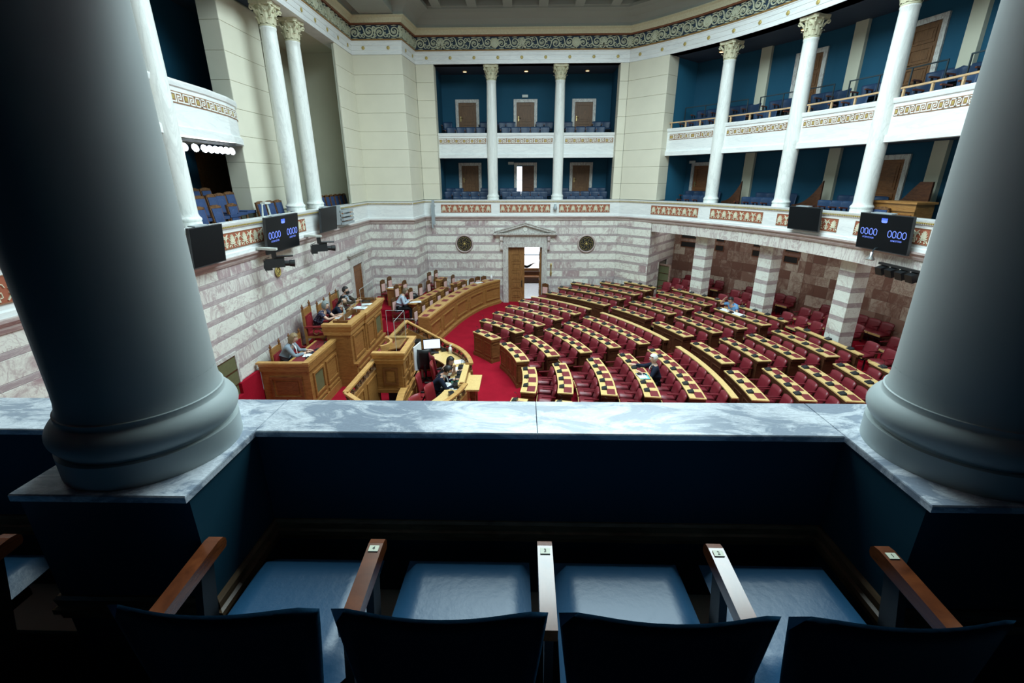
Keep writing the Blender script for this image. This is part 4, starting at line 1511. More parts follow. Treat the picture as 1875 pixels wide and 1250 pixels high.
def pad_mesh(w, d):
    k = (round(w, 2), round(d, 2))
    if k not in PADM:
        b = MB()
        x, y = k[0] / 2, k[1] / 2
        b.add([(-x, -y, 0), (x, -y, 0), (x, y, 0), (-x, y, 0), (-x + .006, -y + .006, .004), (x - .006, -y + .006, .004), (x - .006, y - .006, .004), (-x + .006, y - .006, .004)],
              [(0, 1, 5, 4), (1, 2, 6, 5), (2, 3, 7, 6), (3, 0, 4, 7), (4, 5, 6, 7)])
        PADM[k] = b.mesh('desk_pad', M['pad'])
    return PADM[k]


def arc_frame(b, r, a0, a1, z0, z1, w, d):
    """raised moulding on the inner (podium) side of a curved panel"""
    da = math.degrees(w / r)
    lo, hi = min(a0, a1), max(a0, a1)
    b.arc(r - d, r, lo, hi, z0, z0 + w).arc(r - d, r, lo, hi, z1 - w, z1).arc(r - d, r, lo, lo + da, z0 + w, z1 - w).arc(r - d, r, hi - da, hi, z0 + w, z1 - w)


BLOCKN = {'A': 'inner block by the ministers', 'B': 'middle inner block', 'C': 'inner block nearest the ledge', 'Z': 'inner block half hidden by the ledge',
          'D': 'outer block by the far wall', 'E': 'second outer block from far wall', 'F': 'third outer block from far wall', 'G': 'fourth outer block from far wall', 'H': 'outer block nearest the ledge'}


def desk(blk, row, r, a0, a1, n, f, front=False, board=False):
    """a0 = far end, a1 = near end"""
    lab = '%s, %s row, %s' % ('narrow-topped curved board behind seats' if board else 'curved oak desk with maroon pads', ORD[row], BLOCKN[blk])
    t = thing('parliament_desk', lab, 'desk', (0, 0, f), 0, 'curved desks of the half-round')
    dep = .15 if board else .37
    z = .80
    top = M['oak_top']
    body = M['oak_mid'] if front and blk in 'ABCZ' else M['oak_dark']
    g = .35
    MB().arc(r, r + dep, a1, a0, z - .028, z).build('desk_top', top, t)
    b = MB()
    b.arc(r + .012, r + dep - .012, a1 + g * .3, a0 - g * .3, z - .10, z - .028).arc(r + .02, r + .05, a1 + g, a0 - g, .02, z - .10)
    b.arc(r + .02, r + .30 if not board else r + .1, a1 + g, a0 - g, .46, .475)
    if front:
        b.arc(r + .0, r + .05, a1, a0, 0, .09).arc(r + .006, r + .05, a1, a0, .09, .12)
    b.build('desk_body', body, t)
    for s, a in ((1, a1 + g), (-1, a0 - g)):
        b = MB()
        w = math.degrees(.03 / r)
        b.arc(r + .03, r + dep - .04, a, a + s * w, 0.0, z - .10)
        if not board:
            b.arc(r + .07, r + dep - .09, a - s * w * .4, a, .16, .20).arc(r + .07, r + dep - .09, a - s * w * .4, a, .6, .64)
        b.build('end_panel', body, t)
    if front:
        m = max(2, round(abs(a0 - a1) * rad(1) * r / .55))
        for k in range(m):
            lo = a1 + (a0 - a1) * (k + .12) / m
            hi = a1 + (a0 - a1) * (k + .88) / m
            b = MB()
            arc_frame(b, r + .02, lo, hi, .18, .63, .03, .014)
            b.build('panel_frame', body, t)
    step = (a0 - a1) / n if n else 0
    for k in range(n):
        a = a0 - step * (k + .5)
        if not board:
            w = min(.30, abs(step) * rad(1) * r - .10)
            p = P(r + .235, a - math.degrees(.04 / r), z + .001)
            link('desk_pad', pad_mesh(w, .19), t, p, rad(a + 90))
        p = P(r + (.07 if board else .085), a + step * (.22 if not board else 0), z + f)
        MIC.put(p, rad(a - 90 + 180 + 180), 'black desk microphone, %s from far end, %s row, %s' % (ORD[k + 1], ORD[row], BLOCKN[blk]), 'desk microphones')
    return t


def seats(blk, row, r, a0, a1, n, f):
    for k in range(n):
        a = a0 - (a0 - a1) * (k + .5) / n
        p = P(r, a, f)
        o = SEAT.put(p, rad(a + 90), 'maroon leather seat, %s from far end, %s row, %s' % (ORD[k + 1], ORD[row], BLOCKN[blk]), 'leather seats of the half-round')
        w = min(1.0, abs(a0 - a1) / n * rad(1) * (r - .2) / .475)
        o.scale = (w, 1, 1)


R1 = [5.1, 6.08, 7.08, 8.06, 9.06, 10.0]
INNER = {'A': ([45.3, 52.6, 54.7, 55.8, 56.3, 56.3], [33.7, 35.0, 36.5, 37.8, 38.5, 39.4], [2, 4, 5, 5, 6], [2, 4, 5, 5, 6]),
         'B': ([28.8, 31.4, 33.1, 34.7, 35.7, 36.2], [11.7, 13.7, 14.3, 15.5, 16.0, 16.7], [3, 4, 5, 6, 7], [3, 4, 5, 6, 7]),
         'C': ([7.2, 8.9, 10.5, 11.8, 13.0, 13.4], [-9.0, -8.0, -7.5, -7.2, -6.8, -6.0], [3, 4, 5, 6, 7], [3, 4, 5, 6, 7]),
         'Z': ([-12.5, -11.4, -10.8, -10.4], [-28, -30, -31, -32], [3, 4, 5, 6], [0, 0, 0, 0])}
for blk, (far, nearz, nd, ns) in INNER.items():
    for i in range(len(far)):
        last = i == 5
        desk(blk, i + 1, R1[i] + (.12 if blk == 'C' and i == 0 else .05 if blk == 'B' and i == 0 else 0), far[i], nearz[i], 0 if last else nd[i], 0, front=(i == 0), board=last)
        if i < len(far) - 1 and ns[i]:
            seats(blk, i + 1, R1[i + 1] - .005, far[i + 1] - .4, nearz[i + 1] + .4, ns[i], 0)
    if blk != 'Z':
        # dark panelled back of the last row
        b = MB()
        b.arc(10.13, 10.17, nearz[5], far[5], 0, .75)
        t = thing('row_back_panel', 'dark wooden panelled back behind the last row, %s' % BLOCKN[blk], 'panel')
        b.build('panel', M['oak_dark'], t)
        m = 6
        for k in range(m):
            b = MB()
            lo = nearz[5] + (far[5] - nearz[5]) * (k + .1) / m
            hi = nearz[5] + (far[5] - nearz[5]) * (k + .9) / m
            b.arc(10.17, 10.185, lo, hi, .12, .15).arc(10.17, 10.185, lo, hi, .6, .63)
            b.build('panel_frame', M['oak_dark'], t)

TIER = [0, .08, .16, .24, .30]
OUTER = {'D': ([(10.88, 55.2, 39.4), (11.82, 55.0, 39.4), (12.64, 54.2, 39.1), (13.3, 49.2, 38.8), (13.86, 45.4, 38.9)], [6, 7, 7, 5, 3], [7, 7, 5, 3]),
         'E': ([(10.84, 37.6, 28.1), (11.78, 37.2, 27.4), (12.6, 37.0, 27.2), (13.41, 36.7, 26.8), (14.23, 36.4, 26.8)], [4, 4, 4, 5, 4], [4, 4, 5, 4]),
         'F': ([(10.74, 25.8, 17.2), (11.7, 25.7, 16.6), (12.55, 25.5, 16.2), (13.37, 25.1, 15.8), (14.2, 24.4, 15.7)], [3, 4, 4, 4, 4], [3, 4, 4, 4]),
         'G': ([(10.6, 14.4, 5.4), (11.54, 14.1, 4.9), (12.4, 13.8, 4.4), (13.25, 13.6, 4.0), (14.07, 13.6, 3.8)], [3, 4, 4, 4, 3], [3, 4, 4, 4]),
         'H': ([(10.42, 2.9, -6.3), (11.37, 2.6, -6.6), (12.26, 2.3, -7.0), (13.09, 2.0, -7.0), (13.95, 1.8, -7.2)], [3, 4, 4, 4, 3], [3, 4, 4, 4])}
for blk, (rws, nd, ns) in OUTER.items():
    for i, (r, a0, a1) in enumerate(rws):
        desk(blk, i + 1, r, a0, a1, nd[i], TIER[i], front=(i == 0), board=(i == 4))
        if i < 4:
            seats(blk, i + 1, rws[i + 1][0] - .005, rws[i + 1][1] - .4, rws[i + 1][2] + .4, ns[i], TIER[i])
        if i:
            MB().arc(r + .0, rws[i + 1][0] + .06 if i < 4 else (14.1 if blk == 'D' else 17.3), a1 - (1.2 if i < 4 else 1.8), min(a0 + .9, 49.5 if i == 3 else 45.5 if i == 4 else 60), 0, TIER[i] - .01).build('floor_step', M['carpet'], kind='structure')
# rows under the curved gallery
for g, (a0, a1, nm) in enumerate(((41.2, 34.3, 'beside the far wall'), (31.0, 23.6, 'behind first pillar gap'), (20.2, 11.4, 'behind second pillar gap'), (8.4, -1, 'beyond the third pillar'))):
    for q, (r, f, rn) in enumerate(((15.3, .30, 'front'), (16.15, .36, 'middle'), (17.2, .36, 'back'))):
        n = max(2, round((a0 - a1) * rad(1) * r / .47)) - (1 if q == 0 else 0)
        for k in range(n):
            a = a0 - (a0 - a1) * (k + .5) / n
            SEAT.put(P(r, a, f), rad(a + 90), 'maroon seat under the gallery, %s row, %s from far end, %s' % (rn, ORD[k + 1], nm), 'leather seats under the curved gallery')
    MB().arc(15.5, 17.3, a1 - 1.5, min(a0 + 1.5, 43.6), .05, .36).build('floor_step', M['carpet'], kind='structure')

# striped pillars under the curved gallery
PW, PD = .53, .46
for i, a in enumerate((32.75, 21.7, 9.7, -1.7)):
    t = thing('striped_pillar', 'square pillar of white and mauve marble courses, %s from the far wall' % ORD[i + 1], 'pillar', P(14.48 + PD / 2, a, 0), rad(a - 90), 'striped pillars')
    z = 0.0
    k = 0
    while z < 3.26:
        h = .30 if k % 2 == 0 else .13
        h = min(h, 3.28 - z)
        key = (k % 2, round(h, 3), 'pil')
        if key not in BLK:
            b = MB()
            e = .004
            b.box(-PW / 2, PW / 2, -PD / 2, PD / 2, 0, h - .004)
            BLK[key] = b.mesh('pillar_block', M['pillar_white'] if k % 2 == 0 else M['band'])
        link('pillar_block', BLK[key], t, (0, 0, z))
        z += h
        k += 1
    b = MB()
    b.box(-PW / 2 - .03, PW / 2 + .03, -PD / 2 - .03, PD / 2 + .03, 3.28, 3.32).box(-PW / 2 - .06, PW / 2 + .06, -PD / 2 - .06, PD / 2 + .06, 3.32, 3.37)
    b.build('pillar_cap', M['pillar_white'], t)

# ================================================================ far wall: door with pediment, roundels, chair
DX = 0.11
t = holder('door_13', (DX, 21.0, 0))
b = MB()
b.box(-1.0, -.76, -.14, .1, 0, 2.56).box(.76, 1.0, -.14, .1, 0, 2.56).box(-1.0, 1.0, -.14, .1, 2.56, 2.74)
b.box(-.97, .97, -.10, .1, 2.74, 3.05)
b.build('door_frame', M['frame_stone'], t)
b = MB()
b.sweep([(-1.28, .1), (-1.28, -.1), (1.28, -.1), (1.28, .1)], [(-.1, 3.03), (.06, 3.05), (.10, 3.10), (.14, 3.12), (.14, 3.19), (-.1, 3.19)][::-1])
b.build('pediment_cornice', M['frame_stone'], t)
b = MB()
b.prism([(-1.22, -.1, 3.19), (1.22, -.1, 3.19), (0, -.1, 3.52)], (0, .2, 0))
b.build('tympanum', M['frame_stone'], t)
for s in (-1, 1):
    b = MB()
    b.prism([(s * 1.32, -.22, 3.19), (s * 1.32, -.22, 3.25), (0, -.22, 3.62), (0, -.22, 3.53), (s * 1.0, -.22, 3.24)], (0, .32, 0))
    b.prism([(s * 1.36, -.25, 3.235), (s * 1.36, -.25, 3.265), (0, -.25, 3.645), (0, -.25, 3.615)], (0, .35, 0))
    b.build('raking_cornice', M['frame_stone'], t)
    b = MB()
    b.box(s * 1.06 - .055, s * 1.06 + .055, -.12, 0, 2.5, 3.04).box(s * 1.06 - .065, s * 1.06 + .065, -.18, 0, 2.86, 3.03).box(s * 1.06 - .06, s * 1.06 + .06, -.15, 0, 2.46, 2.56)
    b.build('console', M['breccia'], t)
b = MB()
b.T = Matrix.Rotation(rad(90), 4, 'X')
b.lathe([(0, .13), (.08, .13), (.10, .11), (.105, .09)], (0, 3.34, 0), 20)
b.build('tympanum_disc', M['pillar_white'], t)
# left leaf, closed
b = MB()
b.box(-.76, -.02, .02, .07, 0, 2.55)
for k in range(5):
    z = .22 + k * .42
    b.frame((-.60, .02, z), (1, 0, 0), .40, .34, .03, .022, (0, -1, 0))
    b.box(-.53, -.27, .0, .02, z + .07, z + .27)
lf = b.build('door_leaf', M['door_wood'], t)
MB().box(-.16, -.12, -.02, .02, .72, 1.02).box(-.79, -.75, -.03, .02, .8, 1.05).build('door_handle', M['black'], t)
b = MB()
b.cbox((.72, .42, 1.27), (.06, .78, 2.55))
for k in range(5):
    b.frame((.69, .12, .22 + k * .42), (0, 1, 0), .6, .34, .03, .02, (-1, 0, 0))
b.build('door_leaf', M['door_wood'], t)
# corridor beyond the open leaf: pale floor, bench, daylight window
b = MB()
b.box(-1.6, 1.9, 21.6, 26.0, 0.0, .01)
b.build('floor_corridor', M['floor_pale'], kind='structure')
b = MB()
b.box(-1.8, -1.7, 21.62, 26, 0, 3.2).box(1.9, 2.0, 21.62, 26, 0, 3.2).box(-1.8, 2.0, 26, 26.1, 0, 3.2).box(-1.8, 2.0, 21.62, 26.1, 3.2, 3.3)
b.build('wall_corridor', M['cream_dim'], kind='structure')
area_light('corridor_daylight', (.5, 25.2, 2.9), (0, 0, 0), 1.6, 1.0, 45, (.8, .87, 1.0))
t2 = holder('window_1', (0.4, 25.96, 0))
b = MB()
b.box(-.95, .95, -.02, 0, .68, 1.40).box(-.95, .95, -.02, 0, 1.46, 3.0)
b.build('window_pane', M['window_glow'], t2)
b = MB()
b.box(-1.0, 1.0, -.06, 0, 1.4, 1.46).box(-1.0, 1.0, -.06, 0, 3.0, 3.1).box(-1.02, -.95, -.06, 0, .6, 3.1).box(.95, 1.02, -.06, 0, .6, 3.1)
b.build('window_frame', M['grey_metal'], t2)
MB().box(-1.05, 1.05, -.12, 0, .55, .68).build('window_sill', M['oak_mid'], t2)
t2 = thing('corridor_bench', 'dark bench under the daylight window seen through the open door', 'bench', (.45, 25.3, .01))
MB().box(-.9, .9, -.3, .3, .30, .35).build('bench_seat', M['oak_mid'], t2)
MB().box(-.9, .9, .22, .3, .35, .56).build('bench_back', M['oak_dark'], t2)
MB().box(-.9, .9, -.26, .28, 0, .29).build('bench_base', M['oak_dark'], t2)

for x, nm in ((-2.63, 'on the presidium side of the pedimented door'), (2.87, 'on the seats side of the pedimented door')):
    t = thing('wall_roundel', 'round dark vent with gilded meander grille, %s' % nm, 'vent', (x, 20.99, 2.70), 0, 'roundels beside the door')
    b = MB()
    b.T = Matrix.Rotation(rad(90), 4, 'X')
    b.smooth = True
    b.lathe([(.40, 0), (.41, .02), (.39, .05), (.36, .055), (.34, .04), (.33, 0)], n=36)
    b.build('stone_ring', M['cornice_stone'], t)
    b = MB()
    b.T = Matrix.Rotation(rad(90), 4, 'X')
    b.lathe([(0, .012), (.335, .012), (.335, 0)], n=36)
    b.build('dark_disc', M['black'], t)
    b = MB()
    for k in range(6):
        a = rad(60 * k)

        def pt(r, q):
            return (r * math.cos(a + rad(q)), r * math.sin(a + rad(q)))
        b.ribbon([pt(.29, -26), pt(.29, -10), pt(.29, 8), pt(.29, 22)], .012, .015)
        b.ribbon([pt(.29, -26), pt(.20, -26), pt(.20, -10)], .012, .015)
        b.ribbon([pt(.29, 22), pt(.22, 22)], .012, .015)
        b.ribbon([pt(.10, 0), pt(.24, 0)], .014, .015)
        b.ribbon([pt(.05, 30), pt(.12, 30)], .018, .015)
    b.T = Matrix.Rotation(rad(90), 4, 'X')
    b.lathe([(0, .03), (.03, .025), (.045, .015), (.05, .0)], n=18)
    b.T = Matrix.Translation((0, -.012, 0))
    o = b.build('gilded_grille', M['gold'], t)
# roundel on the presidium wall
t = thing('wall_roundel', 'gilded spoked roundel on the striped presidium wall below the camera', 'vent', (-6.33, 11.64, 3.24), PI / 2)
b = MB()
b.T = Matrix.Rotation(rad(90), 4, 'X')
b.lathe([(.13, 0), (.14, .02), (.115, .03), (.11, 0)], n=24)
b.lathe([(0, .03), (.03, .02), (.035, 0)], n=12)
b.T = None
for k in range(8):
    a = rad(45 * k)
    b.ribbon([(.03 * math.cos(a), .03 * math.sin(a)), (.115 * math.cos(a), .115 * math.sin(a))], .022, .015)
b.build('gilded_grille', M['gold'], t)
b = MB()
b.T = Matrix.Rotation(rad(90), 4, 'X')
b.lathe([(0, .004), (.115, .004), (.115, 0)], n=24)
b.build('dark_disc', M['black'], t)

# a narrow ornate bronze bracket right of the door frame
b = MB()
b.smooth = True
b.lathe([(0, 1.25), (.03, 1.27), (.035, 1.33), (.05, 1.4), (.03, 1.48), (.02, 1.6), (.035, 1.72), (.05, 1.78), (.03, 1.84), (0, 1.86)], (1.30, 20.93, -.02), 10)
tag(b.build('bronze_bracket', M['brass']), 'small ornate bronze bracket on the wall beside the open door', 'bracket')

# ---------------------------------------------------------------- presidium wall: door, grilles
t = holder('door_14', (-6.36, 17.36, 0), PI / 2)
b = MB()
b.box(-.70, -.50, -.07, .1, 0, 2.42).box(.50, .70, -.07, .1, 0, 2.42).box(-.70, .70, -.07, .1, 2.42, 2.62)
b.box(-.66, .66, -.05, .1, 2.62, 2.76)
b.build('door_frame', M['frame_stone'], t)
b = MB()
b.box(-.86, .86, -.16, .1, 2.84, 2.92).box(-.80, .80, -.11, .1, 2.76, 2.84)
b.build('door_cornice', M['frame_stone'], t)
b = MB()
b.box(-.5, .5, -.012, .03, 0, 2.42)
b.frame((-.4, -.012, .2), (1, 0, 0), .8, .9, .04, .02, (0, -1, 0)).frame((-.4, -.012, 1.25), (1, 0, 0), .8, .95, .04, .02, (0, -1, 0))
b.build('door_leaf', M['oak_mid'], t)


def wall_grille(loc, rz, w, h, label, fr='frame_stone'):
    t = thing('wall_grille', label, 'grille', loc, rz)
    MB().box(-w / 2, w / 2, 0, .02, 0, h).build('grille_back', M['grille'], t)
    MB().box(-w / 2 - .07, -w / 2, -.02, .03, 0, h + .07).box(w / 2, w / 2 + .07, -.02, .03, 0, h + .07).box(-w / 2, w / 2, -.02, .03, h, h + .07).build('grille_frame', M[fr], t)
    for k in range(4):
        MB().box(-w / 2, w / 2, -.014, 0, h * (k + .94) / 4, h * (k + 1) / 4).build('grille_bar', M['oak_dark'], t)
    return t


wall_grille((-6.335, 8.95, .55), PI / 2, .62, 1.30, 'olive metal grille low in the presidium wall beside the big column')
wall_grille((-6.335, 14.95, .75), PI / 2, .72, 1.15, 'olive metal grille in the presidium wall behind the seated president')
p = P(15.75, 42.62, .4)
wall_grille((p.x, p.y, .35), rad(-46 + 90 + 2.6 - 95), .8, 1.35, 'dark olive grille in the end wall under the curved gallery', 'brown_stone')
for i, (a0, a1, z) in enumerate(((42.6, 40.0, 2.83), (42.6, 40.0, 2.43), (36.9, 35.7, 2.83), (36.9, 35.7, 2.43), (31.2, 29.6, 2.80), (31.2, 29.6, 2.42), (26.6, 24.8, 2.78), (26.6, 24.8, 2.38))):
    t = thing('wall_vent', 'dark slot vent high on the brown stone wall, %s one of the %s pair' % ('upper' if i % 2 == 0 else 'lower', ORD[i // 2 + 1]), 'vent', P(17.28, (a0 + a1) / 2, z), rad((a0 + a1) / 2 - 90), 'slot vents on the brown wall')
    w = math.radians(a0 - a1) * 17.3
    MB().box(-w / 2, w / 2, -.012, 0, 0, .22).build('vent_slot', M['black'], t)
    MB().frame((-w / 2 - .025, -.0, -.025), (1, 0, 0), w + .05, .27, .025, .03, (0, -1, 0)).build('vent_frame', M['fillet_red'], t)
b = MB()
b.box(0, .01, -.2, .2, -.12, .12)
o = b.build('air_grille', M['ceil'], None, loc=(-8.6, 17.85, 5.75))
tag(o, 'small cream air grille on the recess wall behind the columns', 'vent')
MB().box(.01, .015, -.13, .13, -.08, .08).build('grille_slots', M['joint'], o)


# ---------------------------------------------------------------- screens on the parapets
def tv(loc, rz, w, h, label, on=False, tilt=6):
    t = thing('wall_screen', label, 'screen', loc, rz)
    t.rotation_euler = (rad(tilt), 0, rz)
    MB().box(-w / 2, w / 2, -.03, .03, -h, 0).build('screen_case', M['charcoal'], t)
    MB().box(-w / 2 + .012, w / 2 - .012, -.033, -.03, -h + .02, -.012).build('screen_glass', M['screen'], t)
    MB().box(-.12, .12, .03, .18, -h * .7, -h * .3).build('wall_bracket', M['black'], t)
    MB().box(-w * .3, w * .1, -.02, .12, .0, .02).build('top_bracket', M['grey_metal'], t)
    if not on:
        return t
    # two clocks 00:00, a crest tile and two lines of small lettering, all of light
    bb = MB()
    for cx, cz in ((-.27 * w, -.50 * h), (.27 * w, -.50 * h)):
        for k, dx in enumerate((-.135, -.05, .045, .13)):
            x0, x1, z0, z1 = cx + dx * w - .031 * w, cx + dx * w + .031 * w, cz - .085 * h, cz + .085 * h
            c = .02 * w
            pts = [(x0 + c, z1), (x1 - c, z1), (x1, z1 - c), (x1, z0 + c), (x1 - c, z0), (x0 + c, z0), (x0, z0 + c), (x0, z1 - c), (x0 + c, z1), (x1 - c, z1)]
            bb.ribbon(pts, .0115 * w, .003)
        for dz in (-.035, -.07):
            bb.cbox((cx - .002 * w, -.001, cz + dz * h), (.007 * w, .003, .012 * h))
    bb.T = None
    o = bb.build('clock_digits', M['digits'], t)
    o.location = (0, -.034, 0)
    for cx, s in ((-.27 * w, 'ΑΓΟΡΗΤΕΥΩΝ'), (.27 * w, 'ΔΙΑΚΟΠΤΩΝ')):
        link('screen_word', text_mesh('screen_word', s, .034 * w, M['digits']), t, (cx, -.035, -.67 * h), (PI / 2, 0, 0))
    MB().box(-.055 * w, .055 * w, -.036, -.033, -.155 * h, -.105 * h).build('crest_top', M['digits2'], t)
    MB().prism([(-.055 * w, -.036, -.158 * h), (.055 * w, -.036, -.158 * h), (.055 * w, -.036, -.205 * h), (.035 * w, -.036, -.225 * h), (-.035 * w, -.036, -.225 * h), (-.055 * w, -.036, -.205 * h)], (0, .003, 0)).build('crest_shield', M['digits'], t)
    return t


tv((-6.05, 8.82, 4.66), PI / 2 + .02, 1.0, .74, 'dark switched-off screen on the presidium-side parapet next to the big column', tilt=5)
tv((-6.05, 11.75, 4.64), PI / 2 + .02, 1.72, .86, 'screen showing two blue 00:00 clocks on the presidium-side parapet', True, tilt=5)
tv((-6.08, 14.75, 4.66), PI / 2 + .02, 1.3, .72, 'dark switched-off screen on the presidium-side parapet below the column pair', tilt=5)
p = P(13.85, 14.7, 4.68)
tv(p, rad(14.7 - 90), 1.12, .66, 'dark switched-off screen on the curved gallery parapet', tilt=5)
p = P(13.82, 3.7, 4.66)
tv(p, rad(3.7 - 90), 1.55, .86, 'screen showing two blue 00:00 clocks on the curved gallery parapet', True, tilt=5)

# ---------------------------------------------------------------- small fittings on the walls
for (y, nm) in ((10.72, 'below the clock screen'), (13.25, 'between the screens')):
    t = thing('video_camera', 'black broadcast camera hung from the presidium-side parapet, %s' % nm, 'camera', (-5.85, y, 3.62), rad(-58))
    b = MB()
    b.cbox((0, 0, 0), (.15, .40, .20)).cbox((0, -.16, -.04), (.14, .16, .22)).cbox((.0, .1, .12), (.05, .22, .05))
    b.build('camera_body', M['mic'], t)
    b = MB()
    b.tube([(0, .18, -.02), (0, .30, -.03), (0, .31, -.03), (0, .42, -.04)], [.065, .065, .075, .085], 12)
    b.build('lens', M['black'], t)
    b = MB()
    b.tube([(.06, .05, .16), (.06, .40, .15)], .022, 8)
    b.build('microphone', M['black'], t)
    b = MB()
    b.box(-.05, .05, -.05, .05, .12, .3)
    b.tube([(0, -.1, .15), (-.06, -.22, .1), (-.05, -.25, -.1), (0, -.2, -.2)], .008, 5)
    b.build('pan_head', M['black'], t)
    b = MB()
    b.prism([(-.35, -.34, .30), (.02, -.07, .30), (.08, .06, .30), (-.02, .1, .30), (-.42, -.22, .30)], (0, 0, .05))
    b.build('bracket_arm', M['pale_metal'], t)
t = thing('loudspeaker', 'tall narrow grey loudspeaker on the far parapet beside the corner', 'loudspeaker', (-3.92, 20.78, 3.42), rad(-8))
MB().box(-.05, .05, -.05, .06, .15, 1.18).build('cabinet', M['grey_metal'], t)
MB().box(-.075, -.03, -.08, .02, .0, 1.0).build('side_cabinet', M['grey_metal'], t)
MB().box(-.02, .02, .06, .30, .5, .56).box(-.02, .02, .06, .30, .9, .96).build('wall_bracket', M['grey_metal'], t)
t = thing('dome_camera', 'grey dome camera on the far parapet between two palmette panels', 'camera', (1.42, 20.9, 4.28))
b = MB()
b.smooth = True
b.lathe([(0, -.14), (.06, -.12), (.085, -.05), (.075, .02), (.05, .05), (.05, .14), (0, .15)], n=14)
b.build('dome', M['grey_metal'], t)
MB().box(-.03, .03, 0, .12, .06, .14).build('wall_arm', M['pale_metal'], t)
t = thing('spot_lamp', 'small pale spot lamp on the parapet by the cream pier', 'lamp', (5.0, 20.35, 4.12), rad(-30))
b = MB()
b.lathe([(0, .16), (.03, .15), (.035, .08), (.07, -.02), (.05, -.02), (0, .02)], n=12)
b.build('lamp_head', M['pale_metal'], t)
MB().box(-.012, .012, 0, .14, .1, .13).build('wall_arm', M['pale_metal'], t)
p = P(13.75, 4.0, 3.62)
t = thing('spot_lamp', 'bright metal bell-shaped lamp below the lit curved gallery screen', 'lamp', p, 0)
b = MB()
b.smooth = True
b.lathe([(0, .16), (.035, .15), (.04, .06), (.10, -.02), (.10, -.04), (0, -.02)], n=16)
b.build('lamp_head', M['chrome'], t)
b = MB()
b.tube([(0, 0, .15), (.05, 0, .24), (.3, .0, .26)], .015, 6)
b.build('wall_arm', M['dark_metal'], t)
p = P(13.9, 1.0, 3.40)
t = thing('projector_cluster', 'dark cluster of stage lamps under the curved gallery edge', 'stage light', p, rad(1 - 90))
MB().box(-.6, .6, -.04, .04, .1, .15).build('lamp_bar', M['black'], t)
for k in range(4):
    b = MB()
    b.cbox((-.45 + .3 * k, -.02, -.02), (.2, .2, .18), 0, rad(20))
    b.build('lamp_body', M['black'], t)
t = thing('column_louver', 'stack of four grey horizontal loudspeaker bars on the presidium-side parapet', 'loudspeaker', (-6.15, 16.35, 4.02), PI / 2)
for k in range(4):
    MB().box(-.5, .5, -.11, .0, .13 * k, .13 * k + .075).build('bar', M['grey_metal'], t)
MB().box(-.5, -.44, -.02, .22, 0, .62).box(.3, .36, -.02, .22, .1, .5).build('upright', M['grey_metal'], t)
t = thing('reading_lamp', 'small pale angled lamp standing on the presidium-side parapet above the clock screen', 'lamp', (-6.42, 11.75, 4.6), 0)
b = MB()
b.tube([(0, -.18, 0), (0, -.12, .3), (0, .06, .33)], .02, 6).tube([(.02, .16, 0), (.02, .08, .3)], .02, 6)
b.build('lamp_arm', M['pale_metal'], t)
MB().box(-.05, .07, -.1, .16, .31, .35).build('lamp_head', M['pale_metal'], t)
MB().box(-.06, .06, -.25, .22, 0, .02).build('lamp_foot', M['pale_metal'], t)


# ---------------------------------------------------------------- presidium
def panelled_front(o, x, y0, y1, z0, z1, n, mat, mat2=None, up=1):
    """frames on a face looking to +x"""
    for k in range(n):
        a = y0 + (y1 - y0) * (k + .1) / n
        w = (y1 - y0) / n * .8
        b = MB()
        b.frame((x, a, z0), (0, 1, 0), w, z1 - z0, .05, .035, (1, 0, 0))
        b.box(x, x + .015, a + .1, a + w - .1, z0 + .1, z1 - z0 + z0 - .1)
        b.build('panel_frame', mat, o)


b = MB()
b.box(-6.34, -5.15, 10.03, 11.58, 0, .62)
b.box(-6.34, -6.26, 9.2, 9.95, 0, 1.2).box(-6.34, -6.24, 8.8, 9.2, 0, .95)
b.box(-6.34, -5.30, 11.58, 11.75, 0, .95)
b.box(-6.34, -4.75, 11.75, 15.1, 0, .95)
b.box(-6.34, -4.9, 15.1, 15.6, 0, .62).box(-6.34, -4.9, 15.6, 16.1, 0, .3)
b.build('floor_presidium', M['carpet'], kind='structure')
wing = thing('presidium_wing', 'honey oak lower wing of the presidium with a maroon writing top', 'desk', (0, 0, 0))
b = MB()
b.box(-5.14, -5.09, 9.965, 11.68, 0, 1.29).box(-6.25, -5.141, 9.96, 10.02, 0, 1.28)
b.box(-5.12, -5.06, 9.925, 11.69, 1.16, 1.298).box(-6.265, -5.121, 9.93, 9.99, 1.16, 1.297)
b.box(-5.12, -5.04, 9.9, 11.7, 0, .22)
b.build('body', M['oak'], wing)
b = MB()
b.box(-5.18, -5.03, 9.88, 11.72, 1.362, 1.42).box(-6.30, -5.181, 9.885, 10.02, 1.36, 1.40).box(-5.14, -5.06, 9.91, 11.7, 1.301, 1.361).box(-6.27, -5.141, 9.92, 10.0, 1.302, 1.359)
b.box(-5.66, -5.60, 10.02, 11.7, 1.30, 1.335)
b.build('top_rail', M['oak_rail'], wing)
b = MB()
b.box(-5.62, -5.16, 10.02, 11.7, 1.29, 1.325)
b.build('writing_top', M['pad'], wing)
b = MB()
b.frame((-6.05, 9.96, .45), (1, 0, 0), .78, .58, .06, .04, (0, -1, 0))
b.box(-5.93, -5.39, 9.945, 9.96, .57, .91)
b.build('panel_frame', M['oak_mid'], wing)
for y0, y1, z0, z1, mt in ((10.12, 10.72, .42, 1.05, 'grille'), (10.86, 11.55, .42, 1.05, 'oak'), (10.12, 10.72, .06, .32, 'grille'), (10.86, 11.55, .06, .32, 'oak')):
    MB().frame((-5.09, y0, z0), (0, 1, 0), y1 - y0, z1 - z0, .05, .04, (1, 0, 0)).build('panel_frame', M['oak'], wing)
    MB().box(-5.095, -5.078, y0 + .07, y1 - .07, z0 + .07, z1 - .07).build('speaker_cloth' if mt == 'grille' else 'panel', M[mt], wing)

